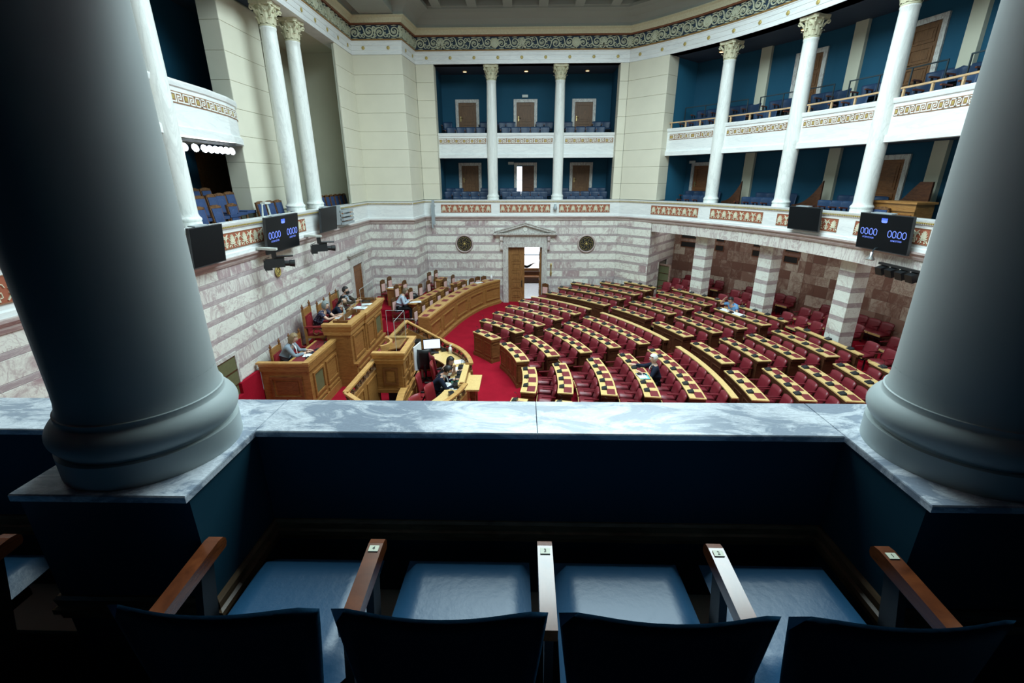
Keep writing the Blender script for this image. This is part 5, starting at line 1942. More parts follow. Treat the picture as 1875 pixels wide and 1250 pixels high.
main = thing('presidium_bench', 'tall honey oak presidium bench of the president with panelled front', 'desk')
b = MB()
b.box(-4.72, -4.64, 11.605, 12.72, 0, 1.68).box(-5.28, -4.721, 11.6, 11.66, 0, 1.68).box(-5.28, -4.721, 14.24, 14.32, .95, 1.68)
b.box(-4.72, -4.60, 12.721, 14.3, 0, 1.68)
b.box(-4.639, -4.56, 11.61, 14.34, 0, .62).box(-4.638, -4.52, 11.612, 14.36, .621, .68)
b.build('body', M['oak'], main)
b = MB()
b.sweep([(-5.34, 11.58), (-4.62, 11.58), (-4.62, 12.7), (-4.58, 12.7), (-4.58, 14.34), (-5.34, 14.34)], [(-.04, 1.52), (.01, 1.52), (.02, 1.62), (.05, 1.68), (.07, 1.76), (.09, 1.78), (.09, 1.85), (-.08, 1.85), (-.08, 1.72)])
b.build('top_rail', M['oak_rail'], main)
b = MB()
b.box(-5.32, -4.68, 11.62, 14.3, 1.72, 1.765)
b.build('desk_top', M['oak_rail'], main)
MB().box(-5.2, -4.85, 12.2, 14.2, 1.766, 1.775).build('writing_top', M['pad'], main)
MB().box(-4.98, -4.94, 11.72, 12.7, 1.77, 1.92).box(-5.1, -4.7, 11.70, 11.74, 1.77, 1.90).box(-5.1, -4.7, 12.70, 12.74, 1.77, 1.92).build('lectern_box', M['oak_mid'], main)
for y0, y1, z0, z1, x, mt in ((11.75, 12.6, .75, 1.45, -4.64, 'oak'), (12.82, 13.45, .75, 1.45, -4.60, 'oak'), (13.55, 14.2, .78, 1.45, -4.60, 'grille'), (11.75, 12.6, .1, .5, -4.56, 'oak'), (12.75, 13.45, .1, .5, -4.56, 'oak'), (13.55, 14.2, .1, .5, -4.56, 'grille')):
    MB().frame((x, y0, z0), (0, 1, 0), y1 - y0, z1 - z0, .05, .04, (1, 0, 0)).build('panel_frame', M['oak'], main)
    MB().box(x - .005, x + .015, y0 + .1, y1 - .1, z0 + .1, z1 - .1).build('speaker_cloth' if mt == 'grille' else 'panel', M[mt], main)


def president_chair(loc, rz, label, s=1.0):
    t = thing('carved_armchair', label, 'chair', loc, rz)
    t.scale = (s, s, s)
    b = MB()
    b.box(-.30, -.245, -.03, .03, 0, 1.18).box(.245, .30, -.03, .03, 0, 1.18).box(-.25, .25, -.025, .025, .98, 1.14)
    b.prism([(-.25, -.02, 1.14), (.25, -.02, 1.14), (.15, -.02, 1.17), (-.15, -.02, 1.17)], (0, .04, 0))
    b.box(-.27, .27, -.02, .5, .36, .42)
    b.build('frame', M['oak'], t)
    for x in (-.272, .272):
        b = MB()
        b.smooth = True
        b.lathe([(0, 1.18), (.03, 1.18), (.02, 1.2), (.04, 1.23), (.035, 1.26), (.012, 1.29), (.018, 1.31), (0, 1.33)], (x, 0, 0), 10)
        b.build('finial', M['oak_mid'], t)
        b = MB()
        b.box(x - .035, x + .035, 0, .46, .66, .71)
        b.build('arm_pad', M['leather_red'], t)
        b = MB()
        pts = [(x, .46 * (1 - .0), .66)]
        pts = [(x, .30 + .15 * math.cos(q * .55) * (1 - q / 16), .53 + .13 * math.sin(q * .55) * (1 - q / 16)) for q in range(13)]
        b.tube(pts, .022, 6)
        b.build('arm_scroll', M['oak_mid'], t)
        b = MB()
        b.box(x - .025, x + .025, .44, .49, 0, .38)
        b.build('leg', M['oak_mid'], t)
    b = MB()
    b.smooth = True
    b.ball((0, .02, .72), (.24, .06, .28), 14, 8)
    b.smooth = False
    b.box(-.245, .245, 0, .05, .43, .985)
    b.build('back_cushion', M['leather_red'], t)
    MB().box(-.25, .25, .02, .5, .42, .49).build('seat_cushion', M['leather_red'], t)
    return t


president_chair((-6.08, 10.45, .62), -PI / 2 + .05, 'carved oak armchair with red leather behind the seated woman in the grey-blue jacket', .85)
president_chair((-6.02, 11.32, .62), -PI / 2 - .1, 'empty carved oak armchair with red leather on the lower presidium wing', .85)
president_chair((-6.02, 12.2, .95), -PI / 2 + .1, 'carved oak armchair with red leather behind the grey-haired woman', 1.0)
president_chair((-6.0, 13.1, .95), -PI / 2, 'carved oak armchair with red leather behind the balding man', .9)
president_chair((-6.06, 14.2, .95), -PI / 2, 'carved oak armchair behind the man with the black mask', .9)

# ---------------------------------------------------------------- speaker's rostrum and its stair walls
ros = thing('rostrum', 'honey oak speaker rostrum with curved reading desk', 'rostrum')
b = MB()
b.box(-3.36, -2.76, 9.66, 10.66, .78, 1.66)
b.build('body', M['oak'], ros)
b = MB()
b.sweep([(-3.36, 9.64), (-2.73, 9.64), (-2.73, 10.68), (-3.36, 10.68)], [(-.06, 1.5), (.0, 1.5), (.02, 1.56), (.05, 1.6), (.05, 1.63), (-.06, 1.63)])
b.sweep([(-3.40, 9.64), (-2.73, 9.64), (-2.73, 10.68), (-3.40, 10.68)], [(-.05, 1.63), (.03, 1.63), (.06, 1.70), (.09, 1.75), (.09, 1.80), (-.05, 1.80)])
b.build('cornice', M['oak_rail'], ros)
MB().box(-3.37, -2.74, 9.63, 9.66, .78, .86).box(-3.37, -2.74, 9.645, 9.66, .86, .9).build('foot_moulding', M['oak'], ros)
MB().box(-3.38, -2.74, 9.66, 10.66, 1.66, 1.70).build('reading_top', M['pad'], ros)
b = MB()
b.arc(.30, .36, -60, 60, 1.70, 1.86, 8, (-3.44, 10.16))
b.build('curved_rail', M['oak_rail'], ros)
b = MB()
b.prism([(-3.1, 9.85, 1.74), (-2.82, 9.85, 1.80), (-2.82, 10.5, 1.80), (-3.1, 10.5, 1.74)], (0, 0, .03))
b.build('book_rest', M['oak'], ros)
MB().frame((-3.2, 9.66, .98), (1, 0, 0), .34, .42, .05, .03, (0, -1, 0)).build('panel_frame', M['oak_mid'], ros)
MB().box(-3.12, -2.94, 9.645, 9.66, 1.06, 1.32).build('panel', M['oak'], ros)
for y0 in (9.72, 10.22):
    for z0, z1 in ((.86, 1.12), (1.18, 1.48)):
        MB().frame((-2.76, y0, z0), (0, 1, 0), .4, z1 - z0, .04, .03, (1, 0, 0)).build('panel_frame', M['oak'], ros)
base = thing('rostrum_platform', 'honey oak base and stair walls under the speaker rostrum', 'platform')
b = MB()
b.box(-2.74, -2.66, 9.2, 10.9, 0, .80)
b.box(-3.36, -2.7, 10.5, 10.9, 0, .8)
b.prism([(-2.80, 7.6, 0), (-2.80, 9.9, 0), (-2.80, 9.9, .86), (-2.80, 9.4, .86), (-2.80, 7.6, .25)], (.12, 0, 0))
b.build('side_wall', M['oak'], base)
b = MB()
b.prism([(-2.82, 7.55, .25), (-2.82, 9.4, .87), (-2.82, 9.4, .91), (-2.82, 7.55, .29)], (.16, 0, 0))
b.box(-2.82, -2.66, 9.4, 9.64, .87, .91)
b.build('side_rail', M['oak_rail'], base)
for y0 in (9.3, 10.1):
    MB().frame((-2.66, y0, .12), (0, 1, 0), .68, .55, .045, .03, (1, 0, 0)).build('panel_frame', M['oak'], base)
MB().box(-3.38, -2.81, 10.44, 10.49, 0, .78).box(-3.37, -2.81, 8.3, 10.44, 0, .014).build('opening_shade', M['black'], base)  # black sheets stand in for the shade inside the stair opening


def carved_strip(o, p0, p1, h=.16, name='carved_scroll'):
    """a row of carved leaf scrolls along p0-p1 (3-D points at mid height), in the vertical plane through them"""
    p0, p1 = Vector(p0), Vector(p1)
    d = p1 - p0
    L = d.length
    u = d / L
    w = Vector((-u.y, u.x, 0)).normalized()
    v = w.cross(u) * -1
    n = max(1, round(L / .24))
    b = MB()
    for k in range(n):
        c = p0 + u * (L * (k + .5) / n)
        b.T = Matrix(((u.x, w.x, v.x, c.x), (u.y, w.y, v.y, c.y), (u.z, w.z, v.z, c.z), (0, 0, 0, 1)))
        s = 1 if k % 2 else -1
        r = h * .36
        for side in (-.02, .02):
            pts = [(r * (1 - q / 14) * math.cos(q * .62), side, s * r * (1 - q / 14) * math.sin(q * .62)) for q in range(12)]
            b.tube(pts, .014, 4)
        b.tube([(-.12, 0, -s * h * .3), (-.05, 0, -s * h * .42), (.03, 0, -s * h * .36), (.12, 0, s * h * .3)], .016, 4)
        for q in range(3):
            b.ball((.05 - .05 * q, 0, -s * h * (.25 - .12 * q)), (.028, .03, .02), 5, 4)
    b.T = None
    return b.build(name, M['carved'], o)


def rail_wall(name, label, pts, hts, top_w=.11, carved=True, mat='oak'):
    """balustrade along plan points with a top height for each point"""
    t = thing(name, label, 'balustrade')
    for i in range(len(pts) - 1):
        a, c = Vector(pts[i]), Vector(pts[i + 1])
        za, zc = hts[i], hts[i + 1]
        u = (c - a).normalized()
        n = Vector((-u.y, u.x)) * .035
        lo_a, lo_c = max(0.0, za - .95), max(0.0, zc - .95)
        g = .24 if carved else .05

        def quad(m, z0a, z0c, z1a, z1c, ww):
            nn = n.normalized() * ww
            m.add([(a.x - nn.x, a.y - nn.y, z0a), (c.x - nn.x, c.y - nn.y, z0c), (c.x + nn.x, c.y + nn.y, z0c), (a.x + nn.x, a.y + nn.y, z0a),
                   (a.x - nn.x, a.y - nn.y, z1a), (c.x - nn.x, c.y - nn.y, z1c), (c.x + nn.x, c.y + nn.y, z1c), (a.x + nn.x, a.y + nn.y, z1a)],
                  [(3, 2, 1, 0), (4, 5, 6, 7), (0, 1, 5, 4), (1, 2, 6, 5), (2, 3, 7, 6), (3, 0, 4, 7)])
        m = MB()
        quad(m, 0, 0, za - g, zc - g, .035)
        if carved:
            quad(m, za - .07, zc - .07, za - .04, zc - .04, .03)
        m.build('wall_panel', M[mat], t)
        m = MB()
        quad(m, za - .04, zc - .04, za, zc, top_w / 2)
        m.build('top_rail', M['oak_rail'], t)
        if carved:
            carved_strip(t, (a.x, a.y, za - .155), (c.x, c.y, zc - .155), .15)
        L = (c - a).length
        if L > .5:
            k = max(1, round(L / .75))
            for q in range(k):
                for sgn in (-1, 1):
                    m = MB()
                    q0, q1 = (q + .12) / k, (q + .88) / k
                    pa, pc = a + (c - a) * q0, a + (c - a) * q1
                    z1 = min(za + (zc - za) * q0, za + (zc - za) * q1) - g - .08
                    nn = n.normalized() * sgn
                    if z1 > .35:
                        m.frame((pa.x + nn.x * .035, pa.y + nn.y * .035, max(.12, z1 - .75)), (u.x, u.y, 0), (pc - pa).length, z1 - max(.12, z1 - .75), .035, .02, (nn.x, nn.y, 0))
                        m.build('panel_frame', M[mat], t)
    return t


rail_wall('stair_balustrade', 'carved oak balustrade of the farther rostrum stair, sloping down to the desk', [(-3.45, 11.2), (-3.38, 12.74), (-2.36, 12.78)], [1.6, 1.6, 1.0])
rail_wall('stair_balustrade', 'carved oak balustrade of the nearer rostrum stair, beside the dark opening', [(-3.40, 9.82), (-3.43, 7.99), (-2.4, 7.75)], [1.6, 1.6, 1.0])
# curved balustrade round the stenographers' desk
CB = (-3.15, 10.34)
pts = []
for k in range(9):
    a = rad(67 - (67 - 14) * k / 8)
    pts.append((CB[0] + 1.93 * math.cos(a) * .98, CB[1] + 2.55 * math.sin(a)))
pts[0] = (-2.36, 12.78)
rail_wall('desk_balustrade', "carved oak curved balustrade of the stenographers' desk, far half", pts, [1.0] * len(pts))
pts2 = [(x, 2 * CB[1] - y) for x, y in pts][::-1]
rail_wall('desk_balustrade', "carved oak curved balustrade of the stenographers' desk, near half", pts2, [1.0] * len(pts2))
t = thing('clerk_table', 'pale oak side table projecting from the middle of the curved balustrade', 'table')
MB().box(-1.36, -1.02, 9.86, 10.74, .72, .76).build('table_top', M['oak_top'], t)
MB().box(-1.26, -1.12, 9.95, 10.65, .5, .72).box(-1.25, -1.13, 10.0, 10.15, 0, .5).box(-1.25, -1.13, 10.45, 10.6, 0, .5).build('table_stand', M['oak_mid'], t)
b = MB()
b.box(-1.46, -1.36, 9.72, 9.78, 0, 1.0).box(-1.46, -1.36, 10.92, 10.98, 0, 1.0).box(-1.46, -1.38, 9.78, 10.92, 0, .92)
b.build('wall_panel', M['oak'], t)
MB().box(-1.50, -1.36, 9.70, 10.98, .92, .97).build('top_rail', M['oak_top'], t)
sd = thing('steno_desk', "pale oak curved stenographers' desk inside the balustrade", 'desk')


def ell(k0, k1, s, n=18):
    out = []
    for k in range(n + 1):
        a = rad(k0 + (k1 - k0) * k / n)
        out.append((CB[0] + 1.93 * s * math.cos(a), CB[1] + 2.55 * s * math.sin(a)))
    return out


b = MB()
o1, i1 = ell(66, -66, .965), ell(66, -66, .70)
n = len(o1)
for k in range(n - 1):
    b.prism([(*o1[k], .71), (*o1[k + 1], .71), (*i1[k + 1], .71), (*i1[k], .71)], (0, 0, .035))
b.build('desk_top', M['oak_top'], sd)
b = MB()
i2 = ell(64, -64, .74)
for k in range(0, n - 1):
    p, q = Vector(i2[k]), Vector(i2[k + 1])
    w = Vector((p.y - q.y, q.x - p.x)).normalized() * .012
    if k in (2, 3, 9, 15):
        b.prism([(p.x, p.y, 0), (q.x, q.y, 0), (q.x + w.x, q.y + w.y, 0), (p.x + w.x, p.y + w.y, 0)], (0, 0, .7))
b.build('desk_leg', M['oak'], sd)
MB().box(-3.2, -2.55, 12.3, 12.62, .68, .72).box(-3.2, -3.15, 12.3, 12.62, 0, .68).box(-2.62, -2.57, 12.3, 12.62, 0, .68).build('side_desk', M['oak_top'], sd)

# swivel chairs
def swivel(loc, rz, label, mat, h=1.0):
    t = thing('swivel_chair', label, 'chair', loc, rz)
    b = MB()
    b.smooth = True
    vs, fs = [], []
    nx, nz = 6, 5
    for side in (0, 1):
        for j in range(nz + 1):
            for i in range(nx + 1):
                u, v = -1 + 2 * i / nx, j / nz
                z = .46 + (h - .46) * v
                y = -.20 - .07 * v + .05 * u * u
                e = 1 if (0 < i < nx and 0 < j < nz) else .4
                vs.append((u * (.22 - .03 * v), y + (.03 * e if side else -.03 * e), z))
    n1 = (nx + 1) * (nz + 1)
    for j in range(nz):
        for i in range(nx):
            a = j * (nx + 1) + i
            fs.append((a, a + 1, a + nx + 2, a + nx + 1))
            fs.append((n1 + a, n1 + a + nx + 1, n1 + a + nx + 2, n1 + a + 1))
    rim = [i for i in range(nx + 1)] + [j * (nx + 1) + nx for j in range(1, nz + 1)] + [nz * (nx + 1) + i for i in range(nx - 1, -1, -1)] + [j * (nx + 1) for j in range(nz - 1, 0, -1)]
    for k in range(len(rim)):
        a, c = rim[k], rim[(k + 1) % len(rim)]
        fs.append((a, n1 + a, n1 + c, c))
    b.add(vs, fs)
    b.build('backrest', M[mat], t)
    b = MB()
    b.smooth = True
    b.ball((0, .02, .46), (.24, .24, .05), 14, 6)
    b.build('seat', M[mat], t)
    b = MB()
    b.tube([(0, 0, .08), (0, 0, .43)], .03, 8).box(-.03, .03, -.26, -.05, .38, .42).box(-.03, .03, -.26, -.23, .38, .6)
    for k in range(5):
        a = rad(72 * k + 20)
        b.tube([(0, 0, .10), (.28 * math.cos(a), .28 * math.sin(a), .06)], [.03, .02], 6)
        b.ball((.28 * math.cos(a), .28 * math.sin(a), .03), .03, 6, 4)
    b.build('swivel_base', M['black'], t)
    for x in (-.26, .26):
        b = MB()
        b.tube([(x, -.1, .42), (x * 1.05, .02, .64)], .018, 6)
        b.box(x * 1.05 - .025, x * 1.05 + .025, -.12, .16, .63, .66)
        b.build('armrest', M['black'], t)
    return t


swivel((-2.75, 12.0, 0), rad(10), 'black swivel office chair before the white-screened computer', 'black', 1.06)
swivel((-2.28, 11.72, 0), rad(-60), 'maroon swivel chair with dark back next to the black office chair', 'leather', .98)
swivel((-2.14, 11.1, 0), rad(-80), 'red leather swivel chair behind the dark-haired woman', 'leather_red', .96)
swivel((-2.32, 10.22, 0), rad(-88), 'red leather swivel chair behind the young man in the navy suit', 'leather_red', .98)
swivel((-1.98, 9.62, 0), rad(-110), 'empty red leather swivel chair pushed to the near half of the desk', 'leather_red', .96)
swivel((-2.2, 9.0, 0), rad(-120), 'empty red leather swivel chair nearest the marble ledge', 'leather_red', .96)

# computer, hand gel, papers and gear on the stenographers' desk
t = thing('computer_monitor', 'flat computer monitor with a white page on the screen', 'monitor', (-2.62, 12.46, .745), rad(12))
MB().box(-.25, .25, -.015, .02, .08, .38).build('monitor_case', M['black'], t)
MB().box(-.235, .235, -.019, -.015, .095, .365).build('monitor_screen', M['monitor_glow'], t)
MB().box(-.03, .03, 0, .03, 0, .1).box(-.1, .1, -.06, .06, 0, .012).build('monitor_stand', M['black'], t)
MB().box(-.18, .18, -.22, -.1, 0, .02).build('keyboard', M['black'], t)
t = thing('computer_tower', 'dark computer box beside the monitor', 'computer', (-3.02, 12.45, .745), rad(8))
MB().box(-.08, .08, -.14, .14, 0, .34).build('case', M['black'], t)
MB().box(-.06, .06, -.145, -.14, .2, .28).build('drive_slot', M['charcoal'], t)
t = thing('white_board_panel', 'white upright panel at the end of the desk beside the rostrum', 'panel', (-2.92, 11.9, .4), rad(80))
MB().box(-.25, .25, -.015, .015, 0, .75).build('panel_face', M['paper'], t)
MB().box(-.25, -.22, -.03, .03, -.4, 0).box(.22, .25, -.03, .03, -.4, 0).build('panel_leg', M['grey_metal'], t)
t = thing('hand_gel_bottle', 'white pump bottle of hand gel on the curved desk', 'bottle', (-2.06, 12.28, .745))
b = MB()
b.smooth = True
b.lathe([(0, 0), (.05, 0), (.052, .16), (.03, .2), (.018, .21)], n=12)
b.build('bottle_body', M['paper'], t)
MB().box(-.012, .012, -.012, .012, .2, .25).box(-.012, .05, -.012, .012, .25, .265).build('pump', M['paper'], t)
t = thing('desk_phone', 'dark telephone with a red box beside it on the curved desk', 'telephone', (-2.28, 12.5, .745), rad(20))
MB().box(-.09, .05, -.08, .08, 0, .06).box(-.09, -.04, -.1, .1, .06, .1).build('phone_body', M['black'], t)
MB().box(.07, .15, -.05, .05, 0, .06).build('red_box', M['leather_red'], t)


def sheet(loc, rz, w, d, label, mat='paper', name='paper_sheet', cat='paper', h=.006, group=None):
    b = MB()
    b.cbox((0, 0, h / 2), (w, d, h)).cbox((.012, -.01, h + .0015), (w * .96, d * .96, .002), .06)
    return tag(b.build(name, M[mat], None, loc=loc, rot=rz), label, cat, group)


sheet((-1.72, 11.66, .746), .5, .34, .26, 'white papers on the curved desk, farthest from the ledge')
sheet((-1.78, 11.15, .746), .3, .26, .22, 'open white notebook beyond the dark-haired woman on the curved desk')
sheet((-1.86, 10.92, .746), .2, .26, .2, 'white sheet under the arm of the dark-haired woman')
sheet((-1.62, 10.45, .746), .4, .36, .26, 'white sheets between the two stenographers')
sheet((-1.72, 10.08, .746), -.3, .42, .32, 'stack of white sheets before the young man in the navy suit')
for k, (x, y) in enumerate(((-1.62, 11.15), (-1.60, 10.72), (-1.60, 10.42), (-1.60, 10.02), (-1.62, 9.55))):
    t = thing('recording_unit', 'black recording unit on the curved desk, %s from the computer' % ORD[k + 1], 'recorder', (x, y, .745), rad(90 + 6 * k), 'recording units on the curved desk')
    MB().box(-.11, .11, -.06, .06, 0, .09).build('unit_body', M['black'], t)
    MB().box(-.08, .08, -.065, -.06, .02, .07).build('unit_face', M['grey_metal'], t)
    b = MB()
    b.tube([(.08, .0, .09), (.1, -.03, .22), (.07, -.1, .26)], .006, 5)
    b.build('gooseneck', M['mic'], t)

# ---------------------------------------------------------------- things on the presidium
sheet((-5.1, 12.45, 1.776), .2, .42, .28, 'white papers in front of the grey-haired woman')
sheet((-4.92, 13.45, 1.776), -.2, .44, .3, 'pile of white papers on the presidium bench, nearer pile')
sheet((-4.85, 13.85, 1.776), .3, .36, .26, 'pile of white papers on the presidium bench, farther pile')
sheet((-5.32, 10.6, 1.335), .2, .30, .22, 'white papers before the woman in the grey-blue jacket', group=None)
t = thing('document_box', 'dark open document box at the far end of the presidium bench', 'box', (-4.95, 14.12, 1.776), rad(10))
MB().box(-.26, .26, -.1, .1, 0, .03).box(-.26, .26, .07, .1, 0, .13).build('box_tray', M['oak_mid'], t)
MB().box(-.2, .1, -.08, .04, .03, .07).build('keyboard', M['black'], t)
t = thing('water_bottle', 'clear water bottle on the presidium bench between the two central seats', 'bottle', (-5.12, 12.62, 1.776))
b = MB()
b.smooth = True
b.lathe([(0, 0), (.035, 0), (.035, .13), (.015, .17), (.015, .2), (0, .2)], n=10)
b.build('bottle_body', M['acrylic_edge'], t)
MB().box(-.014, .014, -.014, .014, .2, .22).build('bottle_cap', M['paper'], t)
for k, (x, y) in enumerate(((-5.22, 10.35), (-5.22, 10.95), (-5.22, 11.45))):
    o = MIC.put((x, y, 1.326), rad(90), 'black gooseneck microphone on the lower presidium wing, %s from the marble ledge' % ORD[k + 1], 'presidium microphones')
MIC.put((-4.98, 13.0, 1.776), rad(90), 'black gooseneck microphone on the presidium bench')
t = thing('desk_folder', 'navy folder with a red stripe beside the microphone on the lower presidium wing', 'folder', (-5.3, 10.82, 1.328), rad(60))
MB().box(-.14, .14, -.1, .1, 0, .03).build('folder_cover', M['navy_cloth'], t)
MB().box(-.02, .02, -.101, .101, .001, .033).build('red_stripe', M['leather_red'], t)


def acrylic(name, label, quads, cat='screen panel'):
    t = thing(name, label, cat)
    for q in quads:
        q = [Vector(p) for p in q]
        n = (q[1] - q[0]).cross(q[3] - q[0]).normalized() * .006
        MB().prism(q, n).build('clear_sheet', M['acrylic'], t)
        b = MB()
        for i in range(4):
            if i != 0:
                b.tube([q[i] + n * .5, q[(i + 1) % 4] + n * .5], .0045, 4)
        b.build('sheet_edge', M['acrylic_edge'], t)
    return t


acrylic('acrylic_screen', 'clear acrylic hygiene screen standing round the rostrum top', [[(-2.86, 9.7, 1.8), (-2.86, 10.6, 1.8), (-2.86, 10.6, 2.5), (-2.86, 9.7, 2.5)], [(-3.3, 10.62, 1.8), (-2.86, 10.62, 1.8), (-2.86, 10.62, 2.5), (-3.3, 10.62, 2.5)]])
acrylic('acrylic_screen', 'clear acrylic hygiene screen on the presidium bench before the grey-haired woman', [[(-4.8, 11.75, 1.85), (-4.8, 12.7, 1.85), (-4.8, 12.7, 2.45), (-4.8, 11.75, 2.45)]])
acrylic('acrylic_screen', 'clear acrylic hygiene screen on the presidium bench before the masked man', [[(-4.75, 13.0, 1.85), (-4.75, 14.2, 1.85), (-4.75, 14.2, 2.45), (-4.75, 13.0, 2.45)]])

# ---------------------------------------------------------------- ministers' benches
OUT1 = [(-3.12, 14.72), (-2.91, 15.9), (-2.62, 17.35), (-2.26, 18.62), (-1.70, 19.92), (-1.03, 20.84)]
INN1 = [(-3.52, 14.76), (-3.42, 15.9), (-3.14, 17.3), (-2.78, 18.55), (-2.24, 19.9), (-1.62, 20.86)]


def smooth_line(pts, n):
    """points on a Catmull-Rom line through pts"""
    pv = [Vector(p) for p in pts]
    out = []
    for k in range(n + 1):
        t = k / n * (len(pv) - 1)
        i = min(int(t), len(pv) - 2)
        f = t - i
        p0, p1, p2, p3 = pv[max(i - 1, 0)], pv[i], pv[i + 1], pv[min(i + 2, len(pv) - 1)]
        q = 0.5 * ((2 * p1) + (p2 - p0) * f + (2 * p0 - 5 * p1 + 4 * p2 - p3) * f * f + (3 * p1 - p0 - 3 * p2 + p3) * f ** 3)
        out.append((q.x, q.y))
    return out


o1, i1 = smooth_line(OUT1, 20), smooth_line(INN1, 20)
mb1 = thing('ministers_bench', 'long curved honey oak bench of the ministers with framed panels on its front', 'desk')
b = MB()
for k in range(20):
    b.prism([(*o1[k], 1.06), (*o1[k + 1], 1.06), (*i1[k + 1], 1.06), (*i1[k], 1.06)][::-1], (0, 0, .04))
b.build('bench_top', M['oak_rail'], mb1)
b = MB()
b.sweep(o1, [(-.07, 0), (.08, 0), (.08, .10), (.05, .13), (-.01, .14), (-.01, .86), (.0, .88), (.0, .98), (.02, 1.0), (.02, 1.06), (-.07, 1.06)])
p, q = Vector(o1[0]), Vector(i1[0])
b.prism([(p.x, p.y, 0), (q.x, q.y, 0), (q.x, q.y + .05, 0), (p.x, p.y + .05, 0)], (0, 0, 1.06))
b.build('bench_front', M['oak'], mb1)
for k in range(5):
    d0, d1 = k * 4 + .45, k * 4 + 3.55

    def at(d):
        i = min(int(d), 19)
        f = d - i
        return Vector(o1[i]) * (1 - f) + Vector(o1[i + 1]) * f
    pa, pb = at(d0), at(d1)
    u = (pb - pa).normalized()
    n = Vector((u.y, -u.x))
    b = MB()
    m = 4
    for j in range(m):
        q0, q1 = at(d0 + (d1 - d0) * j / m), at(d0 + (d1 - d0) * (j + 1) / m)
        b.sweep([q0, q1], [(-.02, .26), (.03, .26), (.02, .31), (-.02, .31)]).sweep([q0, q1], [(-.02, .74), (.02, .74), (.03, .79), (-.02, .79)])
    for dd in (d0, d1):
        c = at(dd)
        b.cbox((c.x + n.x * .005, c.y + n.y * .005, .525), (.05, .05, .53), math.atan2(u.y, u.x))
    b.build('panel_frame', M['oak'], mb1)
for k in range(10):
    d = (k + .5) * 2
    i = int(d)
    c = (Vector(o1[i]) + Vector(i1[i])) / 2
    u = (Vector(o1[min(i + 1, 20)]) - Vector(o1[max(i - 1, 0)])).normalized()
    link('desk_pad', pad_mesh(.30, .22), mb1, (c.x, c.y, 1.101), math.atan2(u.y, u.x))


def straight_bench(label, quad, z, pads, floor, n_front=3):
    """quad: near-inner, near-outer, far-outer, far-inner"""
    t = thing('ministers_desk', label, 'desk')
    q = [Vector(p) for p in quad]
    MB().prism([(p.x, p.y, z - .035) for p in q], (0, 0, .035)).build('bench_top', M['oak_rail'], t)
    u = (q[2] - q[1]).normalized()
    n = Vector((u.y, -u.x))
    b = MB()
    c = [p + (sum(q, Vector((0, 0))) / 4 - p) * .10 for p in q]
    b.prism([(c[1].x, c[1].y, floor), (c[2].x, c[2].y, floor), (c[2].x - n.x * .05, c[2].y - n.y * .05, floor), (c[1].x - n.x * .05, c[1].y - n.y * .05, floor)], (0, 0, z - .035 - floor))
    for i, j in ((0, 1), (3, 2)):
        w = u * (.05 if i == 0 else -.05)
        b.prism([(c[i].x, c[i].y, floor), (c[j].x, c[j].y, floor), (c[j].x + w.x, c[j].y + w.y, floor), (c[i].x + w.x, c[i].y + w.y, floor)], (0, 0, z - .035 - floor))
    b.build('bench_body', M['oak'], t)
    L = (c[2] - c[1]).length
    for k in range(n_front):
        p = c[1] + u * (L * (k + .12) / n_front)
        for z0, z1 in ((z - .42, z - .28), (z - .24, z - .10)):
            MB().frame((p.x, p.y, z0), (u.x, u.y, 0), L / n_front * .76, z1 - z0, .025, .02, (n.x, n.y, 0)).build('panel_frame', M['oak'], t)
    for k in range(pads):
        f = (k + .5) / pads
        p = (q[1] * (1 - f) + q[2] * f + q[0] * (1 - f) + q[3] * f) / 2
        link('desk_pad', pad_mesh(.28, .2), t, (p.x, p.y, z + .001), math.atan2(u.y, u.x))
    return t


b = MB()
b.prism([(-3.55, 14.9, 0), (-3.35, 16.2, 0), (-3.0, 17.7, 0), (-2.5, 19.2, 0), (-1.9, 20.9, 0), (-4.5, 20.95, 0), (-4.5, 19.35, 0), (-6.3, 19.35, 0), (-6.3, 16.2, 0), (-4.6, 15.4, 0)], (0, 0, .33))
b.build('floor_ministers', M['carpet'], kind='structure')
b = MB()
b.prism([(-5.1, 16.9, .33), (-4.75, 16.9, .33), (-4.0, 19.3, .33), (-3.75, 20.9, .33), (-4.45, 20.9, .33), (-4.5, 19.35, .33), (-6.3, 19.35, .33), (-6.3, 17.2, .33)], (0, 0, .13))
b.build('floor_ministers_step', M['carpet'], kind='structure')
MB().prism([(-6.3, 17.3, .46), (-4.75, 17.2, .46), (-4.55, 18.9, .46), (-4.48, 19.38, .46), (-6.3, 19.38, .46)], (0, 0, .2)).prism([(-4.44, 19.6, .46), (-3.6, 19.5, .46), (-3.35, 20.9, .46), (-4.3, 20.9, .46)], (0, 0, .2)).build('floor_ministers_top', M['carpet'], kind='structure')
straight_bench("second row oak desk with five maroon pads where the woman in pale blue sits", [(-4.38, 16.62), (-4.0, 16.5), (-3.17, 19.35), (-3.52, 19.45)], 1.08, 5, .33, 5)
straight_bench('short rear oak desk by the presidium wall with a white paper on it', [(-5.43, 17.75), (-5.08, 17.66), (-4.75, 18.6), (-5.08, 18.72)], 1.38, 2, .66, 2)
straight_bench('short rear oak desk against the far wall next to the corner', [(-3.92, 19.8), (-3.6, 19.66), (-3.36, 20.3), (-3.66, 20.45)], 1.3, 1, .66, 2)
straight_bench('short oak desk by the far wall close to the front bench', [(-3.18, 19.62), (-2.9, 19.5), (-2.48, 20.5), (-2.74, 20.62)], 1.15, 2, .46, 2)


